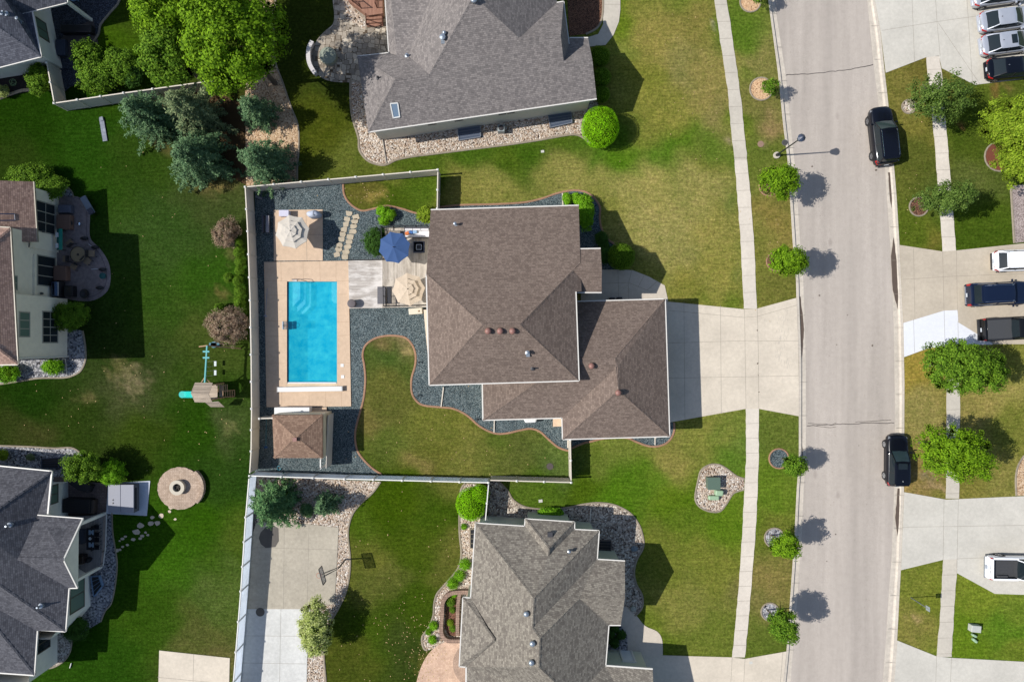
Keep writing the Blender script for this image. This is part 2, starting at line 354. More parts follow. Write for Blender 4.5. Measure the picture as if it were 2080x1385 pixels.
# ------------------------------------------------------------ ground sheet with lawn colours
LAWN = [  # px, py, sRGB in sunlight, radius px
 (60, 240, (22, 55, 4), 90), (160, 300, (30, 68, 8), 80), (300, 330, (38, 68, 12), 70), (420, 420, (52, 72, 24), 60), (330, 480, (44, 74, 20), 70), (420, 560, (40, 78, 12), 60), (400, 660, (58, 78, 22), 60), (330, 620, (40, 72, 14), 60),
 (40, 330, (32, 56, 10), 60), (250, 740, (32, 58, 12), 60), (250, 790, (62, 74, 32), 60), (60, 800, (22, 54, 6), 70), (60, 870, (50, 62, 20), 45), (160, 860, (36, 60, 12), 60), (400, 870, (30, 66, 6), 70), (300, 880, (44, 68, 12), 50), (460, 880, (60, 78, 30), 40), (460, 960, (32, 64, 12), 60),
 (420, 1060, (40, 80, 6), 60), (350, 1150, (46, 88, 10), 60), (440, 1200, (72, 88, 28), 50), (300, 1250, (42, 76, 10), 60), (400, 1290, (80, 84, 30), 50), (200, 1330, (32, 70, 8), 60), (480, 1100, (60, 84, 18), 50), (430, 1340, (90, 86, 36), 30),
 (240, 110, (50, 82, 8), 60), (240, 30, (46, 70, 12), 50), (430, 260, (70, 60, 24), 35), (440, 360, (96, 88, 40), 30), (320, 290, (84, 80, 34), 20),
 (650, 120, (44, 62, 14), 60), (660, 270, (64, 78, 14), 50), (700, 320, (92, 98, 30), 40), (780, 350, (104, 108, 34), 30), (780, 395, (66, 84, 14), 45), (850, 380, (72, 92, 18), 45), (760, 400, (118, 104, 40), 20), (740, 395, (96, 90, 30), 18),
 (950, 320, (66, 92, 16), 50), (1020, 312, (64, 92, 16), 40), (1150, 305, (60, 92, 14), 40), (1200, 318, (66, 98, 16), 34), (1320, 316, (72, 102, 18), 34), (1370, 312, (74, 104, 18), 34), (1450, 314, (78, 104, 22), 34), (1485, 320, (90, 108, 28), 26), (1490, 420, (110, 116, 42), 26), (1495, 540, (108, 112, 40), 26), (1490, 610, (92, 106, 26), 26), (1420, 610, (104, 112, 32), 26), (1250, 90, (112, 118, 38), 26), (1275, 190, (116, 116, 40), 26), (1380, 0, (112, 116, 36), 36), (1380, 130, (132, 122, 54), 36), (1290, 270, (108, 112, 34), 30), (1380, 275, (104, 110, 32), 30), (1230, 420, (130, 124, 46), 30), (1300, 540, (124, 122, 44), 36), (1400, 520, (138, 128, 56), 40), (1000, 350, (120, 118, 44), 26), (1100, 365, (128, 122, 48), 26), (1220, 355, (136, 128, 52), 30), (1520, 160, (104, 110, 36), 26), (1570, 100, (116, 112, 44), 22), (1510, 250, (92, 106, 26), 24), (1520, 400, (104, 110, 34), 24), (1525, 500, (112, 110, 38), 24), (1550, 580, (112, 110, 38), 24), (1080, 310, (56, 90, 14), 50), (1250, 310, (72, 104, 14), 45), (1400, 290, (78, 106, 18), 40), (1000, 380, (128, 122, 48), 40), (950, 370, (128, 120, 46), 40), (1150, 350, (134, 126, 52), 50), (1300, 370, (146, 134, 58), 50), (1430, 380, (140, 130, 56), 60), (1350, 480, (146, 134, 60), 60), (1450, 560, (132, 124, 46), 60), (1400, 600, (124, 118, 40), 40), (1460, 450, (136, 126, 50), 50),
 (1330, 80, (134, 122, 48), 50), (1250, 30, (96, 112, 22), 30), (1400, 60, (124, 114, 44), 45), (1300, 160, (118, 116, 36), 50), (1420, 170, (136, 122, 52), 50), (1350, 230, (122, 118, 40), 50), (1450, 240, (124, 114, 50), 40), (1440, 330, (116, 114, 40), 40),
 (1500, 60, (84, 106, 24), 35), (1540, 120, (126, 118, 50), 35), (1530, 220, (112, 108, 42), 35), (1540, 310, (92, 102, 30), 35), (1560, 440, (126, 112, 44), 35), (1580, 590, (106, 104, 36), 30), (1555, 250, (142, 118, 60), 22),
 (790, 730, (66, 84, 26), 40), (790, 700, (110, 96, 46), 22), (830, 710, (120, 106, 56), 20), (790, 800, (92, 92, 32), 45), (800, 900, (82, 92, 28), 50), (760, 860, (108, 98, 40), 30), (900, 870, (104, 104, 34), 45), (950, 920, (108, 106, 38), 45), (880, 920, (96, 96, 30), 45), (1050, 920, (86, 92, 32), 45), (1120, 940, (80, 96, 34), 35), (850, 945, (116, 104, 44), 30), (1000, 900, (84, 96, 28), 30),
 (1250, 920, (104, 112, 36), 45), (1350, 930, (132, 122, 48), 45), (1440, 880, (122, 120, 42), 40), (1490, 900, (96, 112, 34), 35), (1480, 950, (84, 108, 26), 35), (1300, 980, (74, 104, 16), 45), (1200, 985, (64, 92, 12), 40), (1100, 1000, (74, 96, 20), 40), (1380, 1010, (84, 106, 16), 45), (1250, 1010, (72, 104, 14), 40),
 (1400, 1060, (88, 106, 22), 45), (1350, 1100, (104, 108, 32), 50), (1450, 1150, (110, 112, 34), 45), (1400, 1230, (122, 118, 44), 45), (1450, 1290, (100, 108, 32), 40), (1340, 1290, (94, 106, 26), 40), (1480, 1060, (84, 108, 18), 35),
 (1575, 880, (94, 104, 32), 35), (1560, 1000, (92, 112, 24), 35), (1560, 1060, (104, 108, 32), 30), (1560, 1180, (122, 110, 46), 35), (1550, 1300, (88, 100, 28), 30), (1540, 1230, (112, 106, 44), 30),
 (800, 1010, (52, 80, 6), 50), (850, 1100, (58, 82, 12), 50), (900, 1130, (92, 92, 30), 35), (770, 1180, (84, 88, 28), 40), (850, 1230, (50, 76, 10), 45), (750, 1280, (54, 80, 12), 45), (830, 1320, (48, 68, 18), 45), (700, 1340, (64, 78, 18), 40), (740, 1140, (92, 94, 28), 35), (890, 1040, (52, 80, 10), 40), (730, 1060, (62, 90, 14), 30),
 (1845, 170, (116, 108, 40), 35), (1870, 140, (104, 96, 34), 25), (1860, 330, (88, 92, 28), 35), (1870, 270, (112, 106, 36), 30), (1850, 470, (84, 96, 22), 35), (1880, 490, (112, 104, 34), 22), (1970, 270, (64, 86, 18), 45), (1990, 470, (62, 88, 16), 50), (1960, 360, (84, 92, 32), 40), (2030, 190, (78, 92, 22), 35), (2040, 500, (62, 88, 16), 30), (2030, 180, (132, 100, 50), 15),
 (1860, 750, (150, 128, 44), 35), (1870, 850, (136, 124, 54), 40), (1880, 950, (138, 116, 52), 35), (1990, 830, (138, 124, 52), 45), (2050, 790, (142, 130, 54), 45), (2010, 960, (126, 118, 46), 40), (2060, 860, (110, 110, 36), 40), (1960, 990, (120, 112, 40), 30), (2050, 740, (120, 118, 40), 30),
 (1870, 1180, (110, 114, 34), 40), (1860, 1260, (124, 116, 44), 35), (1890, 1210, (112, 116, 32), 30), (2000, 1220, (112, 122, 30), 45), (1970, 1290, (90, 112, 20), 40), (2050, 1270, (84, 112, 22), 40), (2050, 1230, (108, 120, 32), 35), (2060, 1320, (106, 116, 30), 30),
]
BARE = [(1863, 1258, 16, 8, (190, 160, 110)), (1895, 985, 26, 10, (170, 140, 105)), (1880, 965, 16, 10, (150, 135, 110)), (1550, 292, 8, 8, (150, 120, 98)), (2022, 182, 10, 18, (140, 98, 60)), (1450, 45, 5, 14, (150, 140, 118)), (1479, 283, 7, 8, (165, 145, 115)),
        (265, 775, 30, 26, (150, 135, 95)), (240, 745, 22, 20, (125, 115, 70)), (180, 808, 16, 10, (120, 110, 66)), (1115, 946, 9, 8, (70, 62, 58)), (1876, 117, 5, 6, (150, 110, 70)), (1955, 258, 9, 7, (160, 95, 70)), (760, 398, 26, 8, (175, 150, 80)), (830, 715, 10, 8, (190, 165, 110)), (465, 870, 18, 14, (120, 120, 70)), (530, 260, 1, 1, (90, 80, 40)), (870, 1345, 26, 26, (120, 110, 50)), (1845, 590, 1, 1, (90, 90, 40)), (2015, 800, 1, 1, (90, 90, 40)), (470, 515, 12, 18, (110, 105, 60)), (452, 595, 14, 12, (120, 105, 60)), (440, 380, 18, 8, (165, 140, 85)), (320, 285, 18, 9, (150, 120, 80))]
def build_ground():
    POOL = (P(583.5, 572), P(685, 778))
    Ys = [-6000, -2500, -1000, -400, -150] + list(np.arange(-60, 1446, 8.0)) + [1550, 1800, 2500, 4000, 7000]
    uL = np.concatenate([[-6000, -2500, -900, -300, -100], ]) ; nL = 205; nR = 42
    rows = []
    for Y in Ys:
        xb = ex(Wb, Y); xe = ex(Eb, Y)
        left = list(uL)+list(-50+(xb+50)*np.linspace(0, 1, nL))
        mid = [xb+1.2, xe-1.2]
        right = list(xe+(2140-xe)*np.linspace(0, 1, nR))+[2400, 3200, 5000, 8000]
        rows.append(([(x, 0) for x in left]+[(x, -.35) for x in mid]+[(x, 0) for x in right]))
    nc = len(rows[0]); vs = np.zeros((len(rows), nc, 3)); px = np.zeros((len(rows), nc, 2))
    s = CAM_H/FPX
    for i, (Y, r) in enumerate(zip(Ys, rows)):
        for j, (x, z) in enumerate(r): vs[i, j] = ((x-1040)*s, (692.5-Y)*s, z); px[i, j] = (x, Y)
    L = np.array([(a, b, r) for a, b, c, r in LAWN], float); C = np.array([[lin(c[0]*.975+(8 if c[0] < 66 else 3))/GAIN, lin(c[1]*(1.0 if c[0] < 66 else 1.03))/GAIN, lin(c[2]*1.22+2)/GAIN] for a, b, c, r in LAWN])*1.05
    q = px.reshape(-1, 2); num = np.zeros((len(q), 3)); den = np.zeros(len(q))
    qw = q+np.stack([14*np.sin(q[:, 1]/31+np.sin(q[:, 0]/47)*2)+7*np.sin(q[:, 1]/11+q[:, 0]/17), 14*np.sin(q[:, 0]/37+np.sin(q[:, 1]/41)*2)+7*np.sin(q[:, 0]/13-q[:, 1]/19)], 1)
    for (a, b, r), c in zip(L, C):
        d2 = ((qw[:, 0]-a)**2+(qw[:, 1]-b)**2)/(r*1.0)**2
        wt = 1/(.36+d2)**2.3; num += wt[:, None]*c; den += wt
    col = num/den[:, None]
    rg = np.random.default_rng(3)
    for a, b, rx, ry, c in BARE:
        d = np.sqrt(((q[:, 0]-a)/rx)**2+((q[:, 1]-b)/ry)**2)+rg.normal(0, .22, len(q))
        t = np.clip(1.3-d+rg.normal(0, .3, len(q)), 0, 1)[:, None]*.5
        col = col*(1-t)+np.array([lin(x)/GAIN for x in c])*t
    nr = len(rows)
    V = vs.reshape(-1, 3)
    fs = [(i*nc+j, (i+1)*nc+j, (i+1)*nc+j+1, i*nc+j+1) for i in range(nr-1) for j in range(nc-1)]
    me = bpy.data.meshes.new('ground'); me.from_pydata(V.tolist(), [], fs)
    at = me.color_attributes.new('Col', 'FLOAT_COLOR', 'POINT')
    at.data.foreach_set('color', np.hstack([col, np.ones((len(col), 1))]).ravel())
    me.materials.append(GRASS)
    cut_hole(me, POOL[0].x-.05, POOL[1].x+.05, POOL[1].y-.3, POOL[0].y+.05)
    o = bpy.data.objects.new('ground', me); COL.objects.link(o)
    tag(o, 'mown lawns of all the yards, dark green on the left and dry yellowish near the street', kind='structure')
def cut_hole(me, x0, x1, y0, y1):
    bm = bmesh.new(); bm.from_mesh(me)
    for co, no in (((x0, 0, 0), (1, 0, 0)), ((x1, 0, 0), (1, 0, 0)), ((0, y0, 0), (0, 1, 0)), ((0, y1, 0), (0, 1, 0))):
        g = bm.verts[:]+bm.edges[:]+bm.faces[:]
        bmesh.ops.bisect_plane(bm, geom=g, plane_co=co, plane_no=no, dist=1e-5)
    dead = [f for f in bm.faces if x0 < f.calc_center_median().x < x1 and y0 < f.calc_center_median().y < y1]
    bmesh.ops.delete(bm, geom=dead, context='FACES'); bm.to_mesh(me); bm.free()
build_ground()
# ------------------------------------------------------------ materials for hard ground
C_DRIVE = concrete('driveway_concrete', A(219, 207, 189), .1)
C_WALK = concrete('sidewalk_concrete', A(204, 196, 182), .1)
C_WALK2 = concrete('sidewalk_new_concrete', A(222, 212, 198), .07)
C_EAST = concrete('east_driveway_concrete', A(208, 203, 192), .08)
C_EAST2 = concrete('tan_driveway_concrete', A(198, 186, 168), .1)
C_WHITE = concrete('fresh_concrete', A(232, 234, 240), .03, .03)
C_CURB = concrete('curb_concrete', A(208, 198, 184), .1, .1)
C_COURT = concrete('court_concrete', A(186, 177, 160), .12, .1)
C_COURT2 = concrete('court_pale_concrete', A(218, 217, 212), .1, .08)
C_TAN = concrete('pool_deck_concrete', A(218, 191, 164), .07)
C_EDGE = concrete('edging_pink', A(168, 130, 104), .15, .12)
C_EDGEG = concrete('edging_grey', A(158, 146, 128), .15, .12)
C_JOINT = flat('joint_dirt', A(150, 142, 130), .95)
C_CRACK = flat('crack_sealant', A(62, 58, 58), .8)
C_STAIN = flat('damp_concrete', A(96, 82, 72), .6, .2, 3)
G_DARK = gravel('slate_gravel', [A(42, 54, 60), A(76, 92, 97), A(104, 119, 122), A(150, 160, 160)], .05, A(22, 28, 32), .035)
G_RIVER = gravel('river_rock', [A(150, 122, 98), A(196, 172, 150), A(222, 206, 186), A(178, 160, 146), A(240, 232, 220)], .12, A(48, 38, 30), .06)
G_TAN = gravel('tan_pebble', [A(176, 140, 108), A(206, 176, 140), A(226, 200, 170)], .1, A(110, 80, 54), .03)
G_GREY = gravel('grey_cobble', [A(96, 96, 104), A(150, 150, 156), A(196, 194, 194), A(120, 118, 122)], .15, A(28, 26, 28), .06)
G_MULCH = gravel('brown_mulch', [A(84, 58, 46), A(122, 84, 64), A(150, 108, 84)], .07, A(40, 26, 20), .03)
G_SALMON = gravel('salmon_mulch', [A(206, 160, 118), A(232, 196, 156), A(214, 176, 136)], .08, A(110, 74, 52), .03)
def asphalt():
    m = M('road_surface', .9, .25); v = m.pos('World')
    sp = m.ramp(m.noise(v, 38, 3, .7), [(.3, .72), (.7, 1.28)])
    k = m.mix(1, A(188, 178, 168), sp, 'MULTIPLY')
    k = m.mix(1, k, m.ramp(m.noise(m.mapv(v, (1.6, .12, 1)), .7, 5, .6), [(.3, .9), (.7, 1.08)]), 'MULTIPLY')
    k = m.mix(1, k, m.ramp(m.noise(v, 2.2, 6, .75), [(.28, .93), (.6, 1.03)]), 'MULTIPLY')
    k = m.mix(m.ramp(m.vor(v, 1.1).outputs['Distance'], [(.02, .5), (.06, 0)]), k, A(110, 98, 88))
    k = m.mix(m.ramp(m.vor(m.mapv(v, (1, .5, 1), loc=(3.3, 1.7, 0)), .45).outputs['Distance'], [(.04, .35), (.11, 0)]), k, A(130, 118, 112))
    k = m.mix(1, k, m.ramp(m.noise(m.mapv(v, (.55, .02, 1)), 1.0, 3, .5), [(.36, .9), (.62, 1.04)]), 'MULTIPLY')
    m.col(k).bump(m.noise(v, 70, 2), .5, .006); return m.mat
ASPH = asphalt()

def strip(name, fa, fb, za, zb, mat, prof=None, y0=-1500, y1=3000, label=None):
    """a band that follows two edge tables; prof = list of (fraction across, z)"""
    Ys = list(range(y0, y1, 15)); mb = MB(); prof = prof or [(0, za), (1, zb)]
    k = len(prof); vs = []
    for Y in Ys:
        for t, z in prof:
            X = ex(fa, Y)*(1-t)+ex(fb, Y)*t; p = P(X, Y); vs.append((p.x, p.y, z))
    n = len(Ys); mb.add(vs, [(i*k+j, (i+1)*k+j, (i+1)*k+j+1, i*k+j+1) for i in range(n-1) for j in range(k-1)])
    return struct(name, mb, mat, label=label)
road = strip('road', Wr, Er, -.105, -.105, ASPH, prof=[(-.02, -.112), (.0, -.108), (.25, -.09), (.5, -.075), (.75, -.09), (1, -.108), (1.02, -.112)], label='pale grey residential street running up the picture')
strip('curb', Wb, Wr, 0, 0, C_CURB, prof=[(-.02, .0), (0, .02), (.3, .015), (.36, -.015), (.42, -.1), (.47, -.108), (1, -.1), (1.01, -.13)], label='concrete kerb and gutter along the left side of the street')
strip('curb', Eb, Er, 0, 0, C_CURB, prof=[(-.02, .0), (0, .02), (.3, .01), (.42, -.075), (.5, -.104), (1, -.1), (1.01, -.13)], label='concrete kerb and gutter along the right side of the street')
def line_px(mb, pts, w=.03, z=.03, h=0):
    q = [P(x, y) for x, y in pts]
    for a, b in zip(q, q[1:]):
        d = (b-a).normalized(); n = Vector((-d.y, d.x, 0))*w/2
        mb.add([(a-n).to_tuple()[:2]+(z,), (b-n).to_tuple()[:2]+(z,), (b+n).to_tuple()[:2]+(z,), (a+n).to_tuple()[:2]+(z,)], [(0, 1, 2, 3)])
def wig(pts, amp, step=9, seed=1):
    rg = random.Random(seed); out = []
    for (x0, y0), (x1, y1) in zip(pts, pts[1:]):
        n = max(1, int(math.hypot(x1-x0, y1-y0)/step))
        for i in range(n): out.append((x0+(x1-x0)*i/n+rg.uniform(-amp, amp), y0+(y1-y0)*i/n+rg.uniform(-amp, amp)))
    return out+[pts[-1]]
mb = MB()   # road cracks
line_px(mb, wig([(1596, 152), (1660, 149), (1730, 140), (1774, 131)], .8, 6, 2), .05, -.066)
line_px(mb, wig([(1640, 865), (1700, 862), (1770, 859), (1817, 859)], .9, 6, 3), .05, -.066)
line_px(mb, wig([(1642, 860), (1690, 862), (1700, 858)], .8, 6, 4), .03, -.062)
line_px(mb, wig([(1655, 864), (1688, 869), (1698, 867)], .8, 6, 5), .03, -.062)
line_px(mb, wig([(1738, 857), (1775, 855), (1811, 853)], .8, 6, 6), .035, -.062)
struct('road_crack', mb, C_CRACK, label='dark sealed cracks running across the street')
mb = MB()   # joints of kerbs
for Y in range(-40, 1430, 68):
    line_px(mb, [(ex(Wb, Y), Y), (ex(Wr, Y), Y)], .025, .024); line_px(mb, [(ex(Er, Y+25), Y+25), (ex(Eb, Y+25), Y+25)], .025, .024)
struct('curb_joint', mb, C_JOINT)
for pts, z, lab in (([(1623, 602), (1627, 602), (1634, 668), (1630, 728), (1626, 700)], -.092, 'damp brown stain in the gutter at the left driveway'),
               ([(1805, 350), (1810, 350), (1813, 400), (1812, 424), (1808, 400)], -.09, 'damp stain in the gutter behind the black SUV'),
               ([(1816, 482), (1821, 520), (1825, 600), (1824, 628), (1814, 590), (1810, 520)], -.055, 'long damp stain in the gutter by the right driveway'),
               ([(1824, 992), (1828, 992), (1827, 1060), (1823, 1090), (1819, 1050)], -.05, 'damp streak in the gutter below the black hatchback'),
               ([(1627, 880), (1630, 880), (1631, 930), (1627, 928)], -.092, 'small damp streak in the gutter under the street tree')):
    mb = MB(); mb.sheet([P(x, y) for x, y in wig(pts+[pts[0]], .6, 8, 3)[:-1]], z); struct('gutter_stain', mb, C_STAIN, label=lab)

def slab(name, px, mat, z=.03, label=None, joints=None, jw=.025, parent=None, jm=None):
    mb = MB(); mb.ppx(px, -.3, z); o = struct(name, mb, mat, label=label)
    if joints:
        j = MB()
        for l in joints: line_px(j, l, jw, z+.004)
        struct(name+'_joint', j, jm or C_JOINT, o)
    return o
# left-hand pavement
WL = [(-300, 1418), (0, 1450.5), (72, 1461), (180, 1477.6), (281, 1486.6), (325, 1492), (500, 1505), (627, 1511), (830, 1515), (940, 1515), (970, 1513), (1075, 1508), (1201, 1500), (1334, 1487)]
WR_ = [(-300, 1443), (0, 1476), (94, 1490), (202, 1505), (318, 1517), (397, 1524.6), (500, 1532), (627, 1537), (830, 1541), (940, 1541), (1075, 1535), (1215, 1524), (1336, 1513)]
EL = [(115, 1881), (161, 1885.6), (264, 1896), (370, 1904), (458, 1911), (511, 1914)]
ER = [(115, 1907), (155, 1913), (264, 1922), (373, 1931), (451, 1937), (510, 1941.7)]
EL2 = [(700, 1917), (797, 1923.5), (806, 1922.7), (1012, 1921)]; ER2 = [(700, 1946), (797, 1949), (806, 1950), (1012, 1947.6)]
EL3 = [(1135, 1916), (1269, 1908), (1333, 1901.7)]; ER3 = [(1135, 1943), (1165, 1943), (1217, 1939), (1335, 1932)]
def walk(name, Lt, Rt, step, mat, z=.035, off=0, label=None):
    Lt = np.array(Lt, float); Rt = np.array(Rt, float)
    y0, y1 = Lt[0, 0], Lt[-1, 0]; fL = lambda y: float(np.interp(y, Lt[:, 0], Lt[:, 1])); fR = lambda y: float(np.interp(y, Rt[:, 0], Rt[:, 1]))
    ys = list(np.arange(y0, y1, 12))+[y1]
    rg = random.Random(int(y0)); px = [(fL(y)+rg.uniform(-.7, .7), y) for y in ys]+[(fR(y)+rg.uniform(-.7, .7), y) for y in reversed(ys)]
    js = []; y = y0+off
    while y < y1: js.append([(fL(y), y), (fR(y), y-.7)]); y += step
    return slab(name, px, mat, z, label, js)
walk('sidewalk', [q for q in WL if q[0] <= 325], [(y, x) for y, x in WR_ if y <= 325], 34.5, C_WALK, label='upper stretch of the left pavement, greyer concrete')
walk('sidewalk', [(325, 1492), (500, 1505), (627, 1511)], [(325, 1517.6), (397, 1524.6), (500, 1532), (627, 1537)], 34.5, C_WALK2, off=28, label='left pavement beside the main lawn')
walk('sidewalk', [(830, 1515), (940, 1515), (970, 1513), (1075, 1508), (1201, 1500), (1334, 1487)], [(830, 1541), (940, 1541), (1075, 1535), (1215, 1524), (1334, 1513)], 30, C_WALK2, off=30, label='lower stretch of the left pavement')
walk('sidewalk', EL, ER, 34, C_WALK2, off=27, label='upper stretch of the right pavement')
walk('sidewalk', EL2, ER2, 34, C_WALK, off=30, label='middle stretch of the right pavement, under the trees')
walk('sidewalk', EL3, ER3, 32, C_WALK, off=0, label='lower stretch of the right pavement')
wb = lambda Y: ex(Wb, Y)-.5; eb = lambda Y: ex(Eb, Y)+.5
slab('driveway', [(1335, 611), (1380, 615), (1510, 628), (1537, 627), (wb(605), 605), (wb(700), 700), (wb(780), 780), (wb(845), 845), (1541, 830), (1515, 830), (1424, 846), (1335, 862)], C_DRIVE, .04, 'wide pale driveway of the main house',
     [[(1340, 629), (1512, 645), (1537, 643), (wb(618), 620)], [(1350, 697), (1512, 692), (wb(690), 693)], [(1350, 768), (1515, 765), (wb(763), 763)], [(1512, 628), (1513, 700), (1515, 830)], [(1538, 627), (1540, 720), (1541, 830)], [(1463, 620), (1465, 840)], [(1389, 613), (1391, 852)]])
slab('driveway', [(1236, 1330), (1300, 1330), (1345, 1330), (1487, 1334), (1513, 1337), (wb(1320), 1322), (wb(1385), 1385), (wb(1500), 1500), (1236, 1500)], C_DRIVE, .038, 'driveway at the bottom, beside the lower pavement', [[(1487, 1334), (1478, 1500)], [(1513, 1337), (1505, 1500)], [(1590, 1322), (1575, 1500)], [(1300, 1392), (1590, 1392)]])
slab('driveway', [(eb(-300), -300), (eb(-100), -100), (eb(0), 0), (eb(70), 70), (1799, 148.6), (1881, 117), (1907, 114), (1913, 139.5), (1980, 173), (2080, 161), (2300, 140), (2300, -300)], C_EAST, .04, 'broad driveway full of parked sedans, top right',
     [[(1896, -60), (1903, 50), (1909, 114)], [(1790, 63), (1903, 45), (2080, 20)], [(1850, -50), (1857, 125)], [(1905, 47), (1990, 172)], [(1960, -50), (1975, 170)]])
slab('driveway', [(eb(498), 498), (1914, 511), (1942, 509), (2080, 494.5), (2300, 470), (2300, 692), (2080, 699), (2015, 699), (1946, 656), (1944, 630), (1917, 631), (eb(656), 656), (eb(570), 570)], C_EAST2, .04, 'tan driveway with a navy SUV and a black pickup',
     [[(1942, 509), (1944, 630)], [(1830, 568), (1943, 561), (2080, 556)], [(1855, 505), (1858, 648)], [(1914, 511), (1917, 631)]])
slab('driveway', [(eb(656), 656), (1917, 631), (1944, 630), (1946, 655), (2015, 697), (2015, 700), (1946, 700), (1885, 707), (eb(725), 725)], C_WHITE, .046, 'fresh white concrete driveway corner', [[(1855, 648), (1857, 716)], [(1917, 631), (1919, 702)], [(1945, 652), (1946, 700)]])
slab('driveway', [(eb(999), 999), (1921, 1014), (1947, 1013), (2080, 1007), (2300, 1000), (2300, 1212), (2080, 1207), (2020, 1205), (1943, 1163), (1943, 1135), (1916, 1136), (eb(1157), 1157), (eb(1080), 1080)], C_EAST, .04, 'driveway with the white pickup',
     [[(1946, 1013), (1943, 1163)], [(1832, 1070), (2080, 1066)], [(1917, 1014), (1915, 1136)], [(1943, 1134), (2020, 1131), (2080, 1130)]])
slab('driveway', [(eb(1300), 1300), (1902, 1332), (1932, 1335), (2080, 1343), (2300, 1350), (2300, 1600), (eb(1600), 1600), (eb(1400), 1400)], C_EAST, .038, 'driveway in the lower right corner', [[(1902, 1332), (1896, 1500)], [(1932, 1335), (1926, 1500)]])
slab('concrete_pad', [(324, 1320), (467, 1335.5), (463, 1500), (319, 1500)], C_DRIVE, .05, 'plain pale concrete pad on the dark lawn at the bottom left', [[(394, 1327), (390, 1500)], [(320, 1374), (465, 1388)]])
slab('court', [(512, 1085), (523, 1058), (600, 1061), (688, 1071), (680, 1225), (632, 1233), (621, 1236), (500, 1236)], C_COURT, .05, 'grey half of the side yard concrete court', [[(578, 1062), (576, 1236)], [(520, 1111), (687, 1116)], [(628, 1066), (624, 1236)]])
slab('court', [(500, 1236), (621, 1236), (632, 1233), (624, 1337), (621, 1500), (484, 1500)], C_COURT2, .05, 'pale washed half of the side yard concrete court', [[(571, 1236), (566, 1500)], [(498, 1290), (627, 1291)], [(492, 1345), (622, 1347)]])
mb = MB(); mb.sheet([P(x, y) for x, y in [(530, 1080), (540, 1070), (556, 1066), (566, 1072), (567, 1098), (560, 1110), (540, 1112), (530, 1104), (526, 1092)]], .0545); mb.sheet([P(x, y) for x, y in circ(529, 1242, 9)], .0545)
struct('court_stain', mb, flat('oil_stain', A(92, 86, 80), .7, .25, 3), label='dark round damp stains on the court')
slab('path', [(1214, 548), (1265, 548), (1285, 549), (1318, 562), (1350, 580), (1357, 611), (1300, 640), (1180, 640), (1180, 590), (1214, 590)], concrete('front_walk', A(212, 200, 184), .06), .036, 'front walk of the main house, shaded by the roof', [[(1255, 549), (1257, 611)], [(1276, 575), (1277, 611)], [(1222, 576), (1276, 574), (1320, 592), (1330, 590)], [(1308, 560), (1296, 583)], [(1334, 572), (1314, 590)], [(1283, 549), (1277, 574)]])
slab('path', [(1221, -60), (1259, -60), (1260, 20), (1257, 45), (1246, 72), (1230, 92), (1200, 95), (1150, 95), (1150, 78), (1190, 78), (1215, 70), (1225, 50), (1225, 20)], C_WALK, .04, 'curved front walk of the top house', [[(1226, 10), (1260, 10)]])
slab('path', smooth([(1262, 1227), (1290, 1247), (1310, 1270), (1335, 1282), (1345, 1300), (1346, 1331)], 4)+[(1236, 1331), (1230, 1300), (1240, 1250)], concrete('side_walk', A(214, 202, 186), .06), .034, 'curved walk on the right of the lower house')

mb = MB(); rg = random.Random(9)
for x, y, r in ((1538, 671, 1.6), (1538.5, 738, 2), (1540, 762, 1.2), (1541, 796, 1.6), (1722, 640, 1.5), (1700, 700, 1.2), (1665, 600, 2), (1773, 702, 2), (1745, 905, 1.2), (1698, 1085, 2), (1780, 345, 2.4), (1680, 1140, 1.3), (1650, 338, 2)):
    mb.sheet([P(x+r*rg.uniform(.5, 1.2)*math.cos(a), y+r*rg.uniform(.5, 1.2)*math.sin(a)) for a in [i*.9 for i in range(7)]], .045 if x < 1560 else -.062)
struct('grime_spot', mb, C_STAIN, label='small dark spots on the driveway and the street')
mb = MB()
for i in range(46):
    x = 1588+rg.uniform(-14, 16); y = 640+rg.uniform(0, 110); l = rg.uniform(3, 12); line_px(mb, [(x, y), (x+l*.2, y-l)], .02, .0445)
struct('tyre_scuff', mb, flat('scuff', A(186, 178, 168), .9), label='faint grey scuffs on the lower end of the wide driveway')
# ------------------------------------------------------------ planting beds
def bed(name, px, mat, z, label, edge=None, emat=None, ew=.13, hole=None, eh=.05):
    mb = MB(); mb.sheet([P(x, y) for x, y in px], z); o = struct(name, mb, mat, label=label)
    if hole: cut_hole(o.data, *[v-(o.location.x if i < 2 else o.location.y) for i, v in enumerate(hole)])
    if edge:
        e = MB()
        for pts in (edge if isinstance(edge[0][0], (tuple, list)) else [edge]):
            q = [P(x, y) for x, y in pts]; n = len(q); vs = []
            for i, p in enumerate(q):
                d = (q[min(i+1, n-1)]-q[max(i-1, 0)]).normalized(); nn = Vector((-d.y, d.x, 0))
                for u, zz in ((-.5, -.02), (-.42, z+eh*.7), (0, z+eh), (.42, z+eh*.7), (.5, -.02)): c = p+nn*u*ew; vs.append((c.x, c.y, zz))
            e.add(vs, [(i*5+j, (i+1)*5+j, (i+1)*5+j+1, i*5+j+1) for i in range(n-1) for j in range(4)])
        struct('garden_edging', e, emat or C_EDGE, o)
    return o
N_CURVE = smooth([(697, 372), (699, 395), (711, 414), (734, 428), (760, 424), (785, 418.5), (815, 424), (845, 433), (886, 438)], 6)
